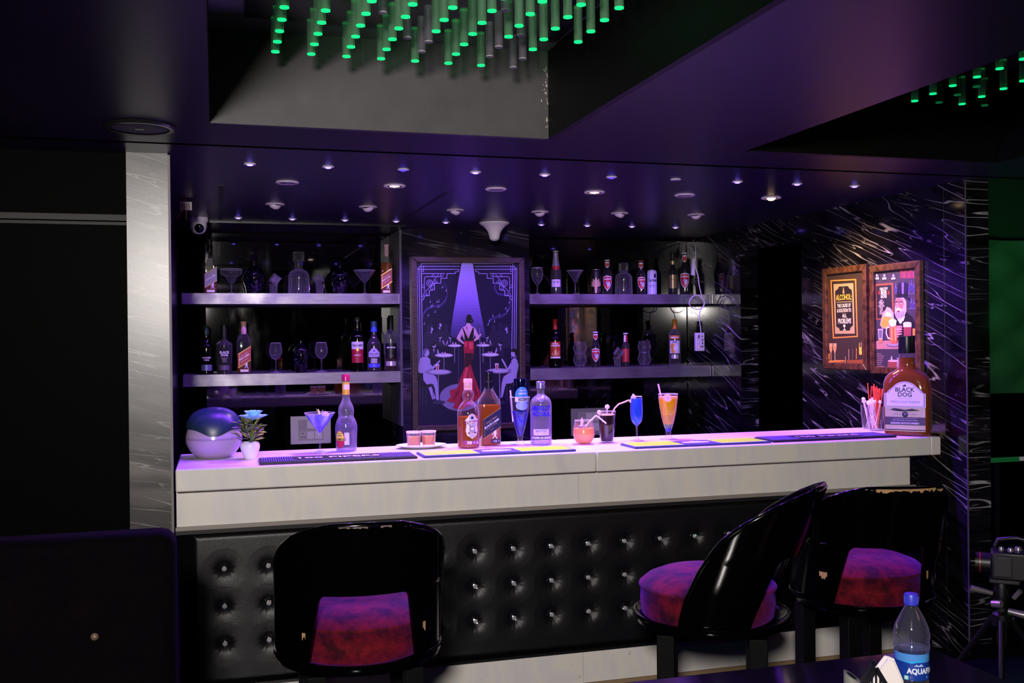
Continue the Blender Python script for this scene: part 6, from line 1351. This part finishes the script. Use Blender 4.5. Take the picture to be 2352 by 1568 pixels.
# singer
PS([(430, 700), (430, 1100)], 0.0022, 3, pm('5a4e80', 0.4)); PS([(564, 700), (572, 1120)], 0.0032, 12, pm('8a8498', 0.4)); PE(561, 695, 6, 14, 13, pm('4a4458', 0.4), 12)
PP([(455, 705), (476, 694), (484, 676), (504, 676), (508, 692), (532, 706), (536, 740), (524, 790), (468, 792), (452, 750)], 8, SK)
PP([(456, 705), (447, 715), (420, 765), (417, 780), (452, 806), (462, 812), (466, 804), (440, 778), (452, 748), (462, 730)], 8, SK); PP([(533, 706), (542, 720), (556, 752), (562, 778), (532, 794), (526, 788), (542, 768), (528, 738)], 8, SK); PP([(560, 752), (572, 742), (576, 752), (568, 764), (560, 770), (554, 764)], 9, SK)
PP([(455, 712), (458, 704), (492, 778), (522, 703), (528, 708), (526, 790), (468, 792), (466, 750)], 9, HB); PP([(464, 712), (470, 700), (478, 696), (505, 696), (516, 700), (520, 706), (492, 776)], 10, SK); PS([(484, 700), (490, 740), (492, 770)], 0.002, 11, pm('8a6070', 0.4)); PP([(478, 702), (484, 704), (486, 714), (480, 712)], 11, RD2)
PE(497, 644, 18, 24, 11, HB, 20); PE(500, 662, 24, 16, 11, HB, 20); PE(510, 662, 3, 3, 12, GR, 8)
PP([(466, 792), (526, 790), (530, 830), (524, 890), (516, 930), (512, 960), (530, 1020), (556, 1090), (575, 1130), (560, 1160), (510, 1200), (440, 1235), (390, 1222), (410, 1190), (352, 1178), (380, 1150), (372, 1110), (420, 1095), (440, 1030), (470, 960), (468, 900), (462, 840)], 9, RD)
PP([(470, 870), (524, 870), (514, 960), (500, 940), (488, 975), (472, 960)], 10, pm('2a0818', 0.4)); PP([(478, 960), (492, 958), (476, 1040), (450, 1060)], 10, RD3); PP([(500, 975), (506, 1030), (498, 1040)], 10, RD3); PP([(494, 800), (522, 800), (520, 840), (500, 850)], 10, RD3); PP([(468, 800), (484, 796), (482, 826), (468, 832)], 10, RD3)
for pts in ([(440, 1080), (410, 1130), (390, 1180), (402, 1170), (428, 1130)], [(470, 1060), (452, 1130), (430, 1200), (446, 1190), (468, 1130)], [(520, 1040), (530, 1100), (540, 1150), (552, 1130)], [(500, 1060), (500, 1130), (484, 1190), (500, 1180), (512, 1120)]): PP(pts, 10, RD2)
pic.obj('printed_artwork', None, t, recalc=False)

# wall pictures on the marble wall
def side_picture(y0, y1, z0, z1, label, crop, draw):
    """local frame: x runs along the wall towards the camera, facing -X of the room"""
    cy_, cz_ = (y0 + y1) / 2, (z0 + z1) / 2; t = thing('framed_poster', label, 'picture', (XW - 0.0007, cy_, cz_), -PI / 2)
    W_, H_ = y1 - y0, z1 - z0; frame_parts(t, W_, H_, 0.034, 0.026, M_frameR); art = MB()
    def q(cx, cy2):
        p = at(1870 + cx / 5.6, 590 + cy2 / 5.6, X=XW - 0.016); return (-(p.y - cy_), p.z - cz_)
    AL2 = lambda k: (CNT.__setitem__(0, CNT[0] + 1), flatf(-0.0100 - 0.0004 * k - 0.000012 * (CNT[0] % 30)))[1]
    w2, h2 = W_ / 2 - 0.034, H_ / 2 - 0.034
    draw(lambda pts, k, m: poly_into(art, [q(*p) for p in pts], AL2(k), m), lambda pts, w_, k, m: stroke_into(art, [q(*p) for p in pts], w_, AL2(k), m),
         lambda s_, sz, cx, cy2, k, m, b=0, xs=1: text_into(art, s_, sz, *q(cx, cy2), AL2(k), m, b, xs), lambda x, y, rx, ry, k, m, n=20: poly_into(art, [q(*p) for p in disc_pts(x, y, rx, ry, n)], AL2(k), m), lambda k, m: poly_into(art, [(-w2, -h2), (w2, -h2), (w2, h2), (-w2, h2)], AL2(k), m), art, AL2, (w2, h2))
    art.obj('printed_artwork', None, t, recalc=False); return t
CR_ = pm('efe0c0', 0.5); YL = pm('e8c040', 0.45); TAN = pm('b09468', 0.5); CHAR = pm('2a211e', 0.5); ORG = pm('d88838', 0.45); BRN = pm('5a3418', 0.5)
def draw1(P_, S_, T_, E_, BG, art, AL2, wh):
    BG(0, pm('3a2c24', 0.5))
    for r in range(14):
        for c in range(1): P_([(150 + (r % 2) * 14, 360 + 50 * r), (196, 358 + 50 * r), (198, 396 + 50 * r), (152 + (r % 2) * 14, 398 + 50 * r)], 1, pm('4c3222', 0.5))
    P_([(200, 298), (530, 280), (552, 1028), (230, 1048)], 1, ORG); P_([(216, 314), (514, 298), (536, 1012), (246, 1030)], 2, pm('31251e', 0.5)); P_([(240, 350), (496, 334), (514, 985), (260, 988)], 3, TAN); 
    P_([(262, 440), (300, 410), (310, 380), (430, 374), (440, 400), (478, 425), (492, 880), (462, 905), (450, 945), (322, 948), (312, 915), (276, 895)], 4, pm('241c1a', 0.5))
    T_('ALCOHOL:', 0.042, 374, 552, 5, YL, 0.0007, 0.66); S_([(280, 582), (474, 572)], 0.004, 5, TAN)
    T_('THE CAUSE OF', 0.026, 376, 645, 5, CR_, 0.0005, 0.68); T_('& SOLUTION TO', 0.026, 378, 708, 5, CR_, 0.0005, 0.64); T_('ALL', 0.027, 382, 776, 5, CR_, 0.0005, 0.85); T_('PROBLEMS', 0.036, 384, 853, 5, CR_, 0.0006, 0.68)
    P_([(364, 392), (374, 392), (376, 425), (382, 440), (382, 470), (360, 470), (360, 440), (364, 425)], 5, TAN); E_(382, 885, 14, 18, 5, CR_); S_([(382, 900), (384, 935)], 0.004, 5, CR_); S_([(370, 938), (396, 937)], 0.004, 5, CR_)
    P_([(160, 1330), (618, 1320), (618, 1390), (160, 1372)], 1, pm('8a4c22', 0.5)); P_([(160, 1335), (300, 1325), (430, 1332), (300, 1350), (160, 1362)], 2, ORG)
    for x in (208, 258): P_([(x - 22, 1110), (x + 22, 1110), (x + 18, 1190), (x + 4, 1235), (x - 4, 1235), (x - 20, 1190)], 3, pm('c8a070', 0.4)); S_([(x, 1235), (x + 2, 1325)], 0.005, 3, pm('e0b070', 0.4)); P_([(x - 12, 1160), (x + 14, 1160), (x + 2, 1225)], 4, ORG)
    P_([(165, 1240), (192, 1240), (190, 1318), (168, 1318)], 3, ORG)
    for x, yt, c in ((402, 1195, TAN), (446, 1100, TAN), (497, 1090, pm('6a503c', 0.5)), (543, 1090, ORG), (582, 1020, YL), (606, 1010, TAN)): P_([(x - 4, yt), (x + 4, yt), (x + 5, yt + 70), (x + 11, yt + 100), (x + 11, yt + 225), (x - 11, yt + 225), (x - 11, yt + 100), (x - 5, yt + 70)], 3, pm('3c2c20', 0.4)); S_([(x - 7, yt + 90), (x - 8, yt + 215)], 0.005, 4, c)
    P_([(570, 1160), (604, 1158), (606, 1255), (576, 1258)], 5, YL)
side_picture(4.415, 4.800, 1.244, 1.778, 'brown framed poster with yellow and cream lettering on the marble wall, nearest the doorway', None, draw1)
def draw2(P_, S_, T_, E_, BG, art, AL2, wh):
    BG(0, pm('3b3340', 0.5))
    for x in (797, 894, 1010): E_(x, 250, 36, 52, 1, pm('1e1a26', 0.5)); E_(x, 250, 28, 44, 2, pm('4c4660', 0.5)); P_([(x - 26, 266), (x + 26, 262), (x + 26, 286), (x - 26, 290)], 3, pm('c8c0d0', 0.5)); P_([(x - 12, 240), (x, 222), (x + 12, 238), (x, 256)], 3, pm('b8b0c8', 0.5))
    for k in range(9): P_([(1100 + 20 * k, 168 + (k % 3) * 8), (1112 + 20 * k, 166 + (k % 3) * 8), (1114 + 20 * k, 270), (1102 + 20 * k, 274)], 2, pm(('c03848', 'a83058', 'd05058')[k % 3], 0.5))
    P_([(768, 350), (1004, 330), (1016, 800), (784, 808)], 1, pm('8a4c3a', 0.5)); P_([(788, 372), (984, 356), (996, 782), (802, 790)], 2, pm('24202a', 0.5))
    for s_, sz, y, b, xs in (('HEALTHY', 0.0185, 425, 0.001, 0.86), ('BEER', 0.029, 484, 0.0020, 0.82), ('RECIPES', 0.0185, 526, 0.001, 0.8)): T_(s_, sz, 886, y, 3, CR_, b * 0.3, xs * 0.9)
    for x in (828, 948): E_(x, 460, 14, 26, 2.5, pm('8a2c2c', 0.5))
    for k, s_ in enumerate(('HOPS', 'AMBER ALE', 'PORTER', 'WHEAT BEER', 'STOUT', 'LAGER', 'MALT', 'GINGER')): T_('- ' + s_, 0.0105, 852, 568 + 24 * k, 3, pm('c8b8b0', 0.5), 0.0002, 0.78)
    # shelves with bottles
    P_([(1190, 470), (1286, 462), (1286, 474), (1190, 482)], 1, pm('5a4c6a', 0.5)); P_([(1200, 660), (1290, 655), (1290, 667), (1200, 672)], 1, pm('5a4c6a', 0.5))
    for x, y in ((1040, 340), (1210, 330), (1240, 300), (1272, 330), (1240, 530), (1275, 540)): P_([(x - 4, y), (x + 4, y), (x + 4, y + 40), (x + 11, y + 56), (x + 11, y + 125), (x - 11, y + 125), (x - 11, y + 56), (x - 4, y + 40)], 2, pm('6a5cb0', 0.4)); P_([(x - 6, y + 60), (x + 6, y + 60), (x + 6, y + 118), (x - 6, y + 118)], 3, pm('2c2450', 0.4))
    # coat, beard, face, hat
    P_([(1040, 780), (1100, 740), (1170, 700), (1250, 770), (1290, 850), (1290, 1180), (1000, 1100), (1000, 860)], 2, pm('17141e', 0.5)); P_([(1060, 800), (1160, 760), (1140, 820), (1092, 850)], 3, pm('d8d0d8', 0.5)); P_([(1085, 830), (1112, 812), (1120, 850), (1092, 858)], 4, pm('e8e0e8', 0.5))
    P_([(1028, 640), (1042, 530), (1140, 520), (1176, 570), (1178, 690), (1150, 760), (1100, 806), (1050, 790), (1026, 720)], 3, pm('a8a0b0', 0.5)); P_([(1034, 560), (1060, 520), (1130, 540), (1146, 600), (1120, 680), (1070, 690), (1040, 640), (1026, 630)], 4, pm('c86a62', 0.5))
    P_([(1060, 600), (1090, 640), (1072, 664), (1046, 650), (1052, 620)], 5, pm('e08a78', 0.5)); P_([(1040, 668), (1080, 652), (1126, 670), (1130, 690), (1080, 686), (1044, 690)], 5, pm('d0c8d4', 0.5)); P_([(1060, 694), (1092, 690), (1086, 708), (1064, 708)], 5, pm('7a1c24', 0.5))
    for x in (1056, 1108): E_(x, 594, 10, 6, 5, pm('f0e8f0', 0.4)); E_(x, 594, 4, 4, 6, pm('141018', 0.4), 10); S_([(x - 16, 582), (x + 14, 574)], 0.006, 6, pm('4a3c48', 0.5))
    for k in range(5): S_([(1046 + 24 * k, 710), (1056 + 19 * k, 780 - 6 * abs(k - 2))], 0.003, 5, pm('77708a', 0.5))
    P_([(1030, 490), (1060, 520), (1120, 508), (1180, 530), (1222, 570), (1216, 520), (1160, 500), (1060, 490)], 6, pm('1c1630', 0.5)); P_([(1058, 500), (1072, 340), (1110, 322), (1180, 326), (1206, 350), (1186, 500), (1120, 520)], 7, pm('1e1736', 0.45)); P_([(1120, 330), (1150, 328), (1146, 500), (1124, 505)], 8, pm('7a62d0', 0.4)); P_([(1062, 470), (1188, 480), (1186, 504), (1060, 496)], 8, pm('0e0a1c', 0.5))
    # pitcher, hands, glasses, table
    P_([(782, 1080), (1296, 1060), (1296, 1180), (782, 1185)], 3, pm('a8786c', 0.5)); P_([(782, 1186), (1296, 1181), (1296, 1440), (782, 1440)], 3, pm('38323a', 0.5))
    P_([(870, 720), (900, 690), (925, 720), (900, 800), (866, 780)], 7, pm('d88a78', 0.5)); P_([(930, 640), (975, 655), (1018, 720), (1018, 790), (925, 925), (870, 915), (842, 870), (860, 790)], 8, pm('caa0a0', 0.4)); P_([(885, 765), (1012, 782), (925, 915), (872, 905), (850, 868)], 9, pm('e8963a', 0.45)); P_([(930, 700), (990, 730), (1000, 770), (905, 755)], 9, pm('e8d0d0', 0.5)); P_([(950, 830), (1020, 782), (1026, 800), (985, 850)], 9, YL)
    E_(1012, 1130, 90, 30, 5, pm('70606a', 0.5)); E_(1012, 1122, 74, 22, 6, pm('9a8488', 0.5))
    P_([(962, 880), (1058, 880), (1066, 1080), (1050, 1112), (990, 1112), (972, 1080)], 9, pm('d8603a', 0.45)); P_([(985, 900), (1000, 900), (1006, 1080), (992, 1080)], 10, pm('f0a060', 0.45)); P_([(1028, 900), (1044, 900), (1050, 1080), (1036, 1080)], 10, pm('f0a060', 0.45))
    for (x, y, r) in ((985, 830, 30), (1030, 826, 30), (1008, 812, 28), (1008, 860, 46)): E_(x, y, r, r * .8, 11, pm('ecd0d4', 0.5))
    S_([(960, 900), (930, 910), (924, 980), (946, 1040), (970, 1050)], 0.008, 9, pm('e0c0b8', 0.5))
    for k in range(5): P_([(1050, 886 + 32 * k), (1118, 880 + 34 * k), (1136, 905 + 30 * k), (1060, 918 + 30 * k)], 10 + k * .3, pm('e09088' if k % 2 else 'd07a78', 0.5))
    P_([(1142, 880), (1246, 878), (1238, 1060), (1152, 1062)], 6, pm('8a3c40', 0.5)); P_([(1140, 850), (1246, 848), (1246, 900), (1142, 902)], 7, pm('e8d4dc', 0.5)); E_(1194, 850, 50, 16, 7, pm('e8d4dc', 0.5))
    P_([(814, 925), (882, 922), (872, 1100), (826, 1104)], 6, pm('a8a0a8', 0.4)); P_([(824, 1060), (876, 1056), (870, 1100), (828, 1102)], 7, pm('e07a48', 0.45)); P_([(826, 940), (870, 938), (866, 1040), (832, 1042)], 7, pm('6a6470', 0.4)); P_([(1258, 920), (1292, 920), (1290, 1010), (1262, 1010)], 6, ORG)
    for k in range(7): S_([(800, 1245 + 27 * k), (850 + (k * 37) % 45, 1245 + 27 * k)], 0.004, 4, pm('8a6a62', 0.5))
    P_([(940, 1330), (1080, 1335), (1084, 1430), (936, 1430)], 4, pm('8a4438', 0.5)); E_(1010, 1335, 70, 14, 5, pm('c8a8a0', 0.5)); P_([(980, 1300), (986, 1275), (996, 1275), (1000, 1330), (978, 1330)], 6, pm('b0a8b0', 0.5))
    for x in (1062, 1076): S_([(x, 1300), (x, 1430)], 0.004, 5, pm('b0a8b0', 0.5))
side_picture(4.010, 4.390, 1.231, 1.765, 'brown framed poster of bearded man in top hat pouring beer', None, draw2)

# ================================================================== FOREGROUND TABLE THINGS
ZT_ = 0.5645
pbx, pby = at(2095, 1600, Y=1.95).x, 1.95
t = thing('water_bottle', 'clear plastic water bottle with blue cap and blue label on the low table', 'bottle', (pbx, pby, ZT_), face_cam(pbx, pby))
PET = thin_glass('eef4f6', 0.03, 0.05, 1.6)
prof = [(0, 0.004), (0.02, 0.001), (0.032, 0.0), (0.036, 0.006), (0.037, 0.02), (0.0345, 0.034), (0.037, 0.048), (0.0345, 0.062), (0.0365, 0.075), (0.035, 0.090), (0.034, 0.095), (0.034, 0.135), (0.034, 0.142), (0.0365, 0.150), (0.039, 0.162), (0.0375, 0.172), (0.0395, 0.184), (0.0375, 0.194), (0.035, 0.206), (0.026, 0.226), (0.017, 0.243), (0.0135, 0.249), (0.0135, 0.254)]
MB().lathe(smoothp(prof, 3), 40, cap=False).obj('plastic_body', PET, t, smooth=60)
MB().lathe([(0, 0.006)] + [(max(0.001, r - 0.0012), z) for r, z in smoothp(prof, 3) if 0.006 < z < 0.16] + [(0, 0.16)], 36, cap=False).obj('water', thin_glass('dfeaf0', 0.02, 0.03, 0.8), t, smooth=60)
mb = MB(); mb.lathe([(0.0155, 0.2525), (0.0155, 0.254), (0.0150, 0.2545), (0.0152, 0.2745), (0.0140, 0.2765), (0, 0.277)], 32, cap=False)
for k in range(36): a = 2 * PI * k / 36; c, s = math.cos(a), math.sin(a); mb.box(0, 0.0005, 0, 0.0005, 0, 0) if False else mb.tube([(0.0152 * c, 0.0152 * s, 0.256), (0.0153 * c, 0.0153 * s, 0.272)], 0.0005, 4)
mb.obj('cap', pm('2c34b4', 0.4), t, smooth=40)
mb = MB(); R = 0.0365
mb.lathe([(R, 0.092), (R, 0.148)], 40, mat=pm('16368e', 0.35), cap=False); mb.lathe([(R + 0.0002, 0.132), (R + 0.0002, 0.150)], 40, mat=pm('4a8ad0', 0.35), cap=False)
f = cylmap(R, lift=0.0009); g = cylmap(R, lift=0.0014)
poly_into(mb, [(-0.02, 0.1325), (0.0, 0.134), (0.02, 0.138), (0.036, 0.144), (0.02, 0.134), (0.0, 0.130)], f, pm('28a0e0', 0.3))
text_into(mb, 'AQUAFINA', 0.0165, 0.026, 0.108, g, pm('d8dcec', 0.4), 0.0007, 0.86); poly_into(mb, [(-0.016, 0.0935), (-0.007, 0.0935), (-0.007, 0.1025), (-0.016, 0.1025)], f, pm('8ac8b8', 0.4)); text_into(mb, '+', 0.009, -0.0115, 0.0952, g, PW, 0.0003)
for q in (0, 1): stroke_into(mb, [(-0.003, 0.0975 + 0.003 * q), (0.036, 0.0975 + 0.003 * q)], 0.0012, f, pm('b8bcdc', 0.4))
poly_into(mb, [(0.004, 0.124), (0.010, 0.129), (0.014, 0.126), (0.020, 0.130), (0.026, 0.124), (0.016, 0.1235)], g, pm('9ab0dc', 0.4))
mb.obj('wrap_label', None, t, smooth=40, recalc=False)
# napkin holder
px_, py_ = at(2010, 1600, Y=1.86).x, 1.86
t = thing('napkin_holder', 'black slotted napkin holder in the right foreground', 'napkin holder', (px_, py_, ZT_), face_cam(px_, py_) + 0.1)
def slot_panel(y):
    m = MB(); top = [(-0.038, 0.0), (0.038, 0.0), (0.038, 0.095), (0.0, 0.160), (-0.038, 0.095)]
    # fan of ribs between an outline
    def st(a, b, w_): 
        (x0, z0), (x1, z1) = a, b; d = math.hypot(x1 - x0, z1 - z0); nx, nz = -(z1 - z0) / d * w_ / 2, (x1 - x0) / d * w_ / 2
        m.prism([(x0 + nx, z0 + nz), (x0 - nx, z0 - nz), (x1 - nx, z1 - nz), (x1 + nx, z1 + nz)], y, y + 0.003)
    for a, b in zip(top, top[1:] + top[:1]): st(a, b, 0.010)
    for k in range(-4, 5): st((k * 0.0083, 0.0), (k * 0.0083, 0.152 - abs(k) * 0.0142), 0.0042)
    return m
slot_panel(-0.024).obj('front_panel', pm('17171c', 0.3, metal=0.4), t); slot_panel(0.024).obj('rear_panel', pm('17171c', 0.3, metal=0.4), t)
box('holder_base', -0.040, 0.040, -0.024, 0.027, 0.0, 0.004, pm('17171c', 0.3, metal=0.4), t)
nk = thing('napkin_stack', 'thick stack of folded white paper napkins in the black holder', 'napkins', (px_, py_, ZT_ + 0.0045), face_cam(px_, py_) + 0.1)
for k in range(7):
    y = -0.0195 + 0.0058 * k; dx = 0.004 * math.sin(k * 2.1) + 0.022; dz = 0.003 * math.cos(k * 1.3)
    m = MB(); m.prism([(-0.034 + dx, 0.0), (0.030 + dx, 0.0), (0.030 + dx, 0.128 + dz), (0.014 + dx, 0.168 + dz), (0.002 + dx, 0.170 + dz), (-0.034 + dx, 0.118 + dz)], y, y + 0.0050); m.obj('napkin', pm('d8d0cc', 0.8), nk, bevel=0.002)
px2, py2 = at(1957, 1600, Y=1.84).x, 1.84
t = thing('salt_shaker', 'slim steel shaker with slanted top left of the napkin holder', 'shaker', (px2, py2, ZT_), face_cam(px2, py2))
m = MB(); rows = []
for zz in (0, 0.004, 0.06, 1.0): rows.append([(0.0165 * math.cos(2 * PI * k / 28), 0.0165 * math.sin(2 * PI * k / 28), zz if zz < 1 else 0.150 - 0.62 * 0.0165 * math.cos(2 * PI * k / 28)) for k in range(28)])
m.grid(rows, close=True); m.add(rows[0], [tuple(range(28))]); m.add(rows[-1], [tuple(range(28))]); m.obj('steel_body', pm('9c9c94', 0.28, metal=0.45), t, smooth=40)
m = MB(); m.add([tuple(Vector((0.010 * math.cos(2 * PI * k / 20), 0.010 * math.sin(2 * PI * k / 20), 0.1505 - 0.62 * 0.010 * math.cos(2 * PI * k / 20)))) for k in range(20)], [tuple(range(20))]); m.obj('sieve_top', M_darkmetal, t)

# ================================================================== CAMERA RIG ON TRIPOD AT THE RIGHT EDGE
def rig(u, v, Y):
    p = at(u, v, Y=Y); return p
pr = rig(2300, 1310, 3.05)
t = thing('video_camera', 'dark video camera with lens facing left at the far right edge', 'video camera', (pr.x, pr.y, pr.z - 0.06), face_cam(pr.x, pr.y))
M_rig = pm('070708', 0.4, spec=0.4); M_rig2 = pm('222224', 0.4, metal=0.4); M_rig3 = pm('8f8a8a', 0.3, metal=0.7)
box('camera_body', -0.035, 0.12, -0.05, 0.045, 0.035, 0.135, M_rig, t, 0.008)
box('screen', -0.025, 0.035, -0.0655, -0.0605, 0.05, 0.122, M_rig2, t, 0.004); box('screen_hinge', -0.02, 0.02, -0.060, -0.0505, 0.055, 0.075, M_rig, t, 0.002)
MB().cyl((-0.0355, 0, 0.085), (-0.085, 0, 0.085), 0.036, 28).obj('lens_barrel', M_rig, t, smooth=40)
MB().cyl((-0.0855, 0, 0.085), (-0.100, 0, 0.085), 0.040, 28).obj('lens_hood', M_blackglass, t, smooth=40)
MB().cyl((-0.068, 0, 0.085), (-0.071, 0, 0.085), 0.0368, 28).obj('red_ring', pm('a01c1c', 0.3), t, smooth=40)
mb = MB()
for (x, y, z, r) in ((0.0, -0.02, 0.136, 0.009), (0.03, -0.03, 0.136, 0.010), (0.055, 0.0, 0.136, 0.012), (0.085, -0.02, 0.136, 0.009), (0.10, 0.01, 0.136, 0.010)): mb.lathe([(0, 0), (r, 0), (r, 0.010), (r * 0.8, 0.014), (0, 0.014)], 16, c=(x, y, z), cap=False)
mb.obj('dials', M_rig3, t, smooth=40)
mb = MB(); mb.tube([(-0.02, -0.02, 0.148), (-0.01, -0.02, 0.175), (0.05, -0.02, 0.185), (0.09, -0.02, 0.178), (0.10, -0.02, 0.150)], 0.008, 10); mb.obj('top_handle', M_rig, t, smooth=60)
g = thing('camera_tripod', 'black tripod with metal knobs under the video camera', 'tripod', (pr.x, pr.y, 0), face_cam(pr.x, pr.y)); hz = pr.z - 0.06
box('head_plate', -0.04, 0.06, -0.03, 0.03, hz + 0.018, hz + 0.034, M_rig2, g, 0.003)
MB().lathe([(0.022, hz - 0.07), (0.028, hz - 0.05), (0.030, hz - 0.01), (0.026, hz + 0.017)], 24).obj('fluid_head', M_rig, g, smooth=40)
MB().cyl((-0.03, -0.02, hz - 0.02), (-0.10, -0.035, hz - 0.005), 0.008, 14, r2=0.012).obj('clamp_lever', M_rig3, g, smooth=40)
MB().cyl((-0.03, -0.03, hz - 0.055), (0.0, -0.045, hz - 0.05), 0.013, 18).obj('knob', M_rig3, g, smooth=40)
MB().cyl((0.04, -0.02, hz - 0.03), (0.06, -0.035, hz + 0.0), 0.009, 14).obj('knob', M_rig3, g, smooth=40)
MB().cyl((0, 0, 0.30), (0, 0, hz - 0.0705), 0.016, 16).obj('centre_column', M_rig2, g, smooth=40)
MB().lathe([(0.02, 0.36), (0.034, 0.37), (0.034, 0.41), (0.02, 0.42)], 20).obj('leg_collar', M_rig, g, smooth=40)
for k in range(3):
    a = 2 * PI * k / 3 + 0.5; c, s = math.cos(a), math.sin(a); MB().cyl((0.036 * c, 0.036 * s, 0.39), (0.30 * c, 0.30 * s, 0.012), 0.012, 12, r2=0.009).obj('leg', M_rig, g, smooth=40)
    MB().lathe([(0, 0.0), (0.014, 0.0), (0.012, 0.018), (0.006, 0.022)], 12, c=(0.302 * c, 0.302 * s, 0.0)).obj('rubber_foot', M_rig3, g)
MB().cyl((0.02, -0.05, 0.435), (0.085, -0.055, 0.425), 0.010, 14, r2=0.014).obj('pan_handle', M_rig3, g, smooth=40)
# green tube lamp beyond the marble wall
p = at(2276, 1057, Y=4.6); q = at(2338, 1056, Y=4.6)
t = thing('tube_lamp', 'green glowing tube lamp with white end beyond the marble wall', 'lamp', tuple(p))
MB().cyl((0, 0, 0), (q.x - p.x, 0, 0), 0.013, 16).obj('tube', emit('0a6a30', 0.35), t, smooth=40)
MB().cyl((q.x - p.x + 0.0005, 0, 0), (q.x - p.x + 0.12, 0, 0), 0.012, 16).obj('end_cap', pm('b8b8b8', 0.4, emis='a0a0a0', es=0.15), t, smooth=40)
box('lamp_stand', 0.05, 0.07, 0.0135, 0.03, -p.z + 0.0, 0.01, M_black, t)
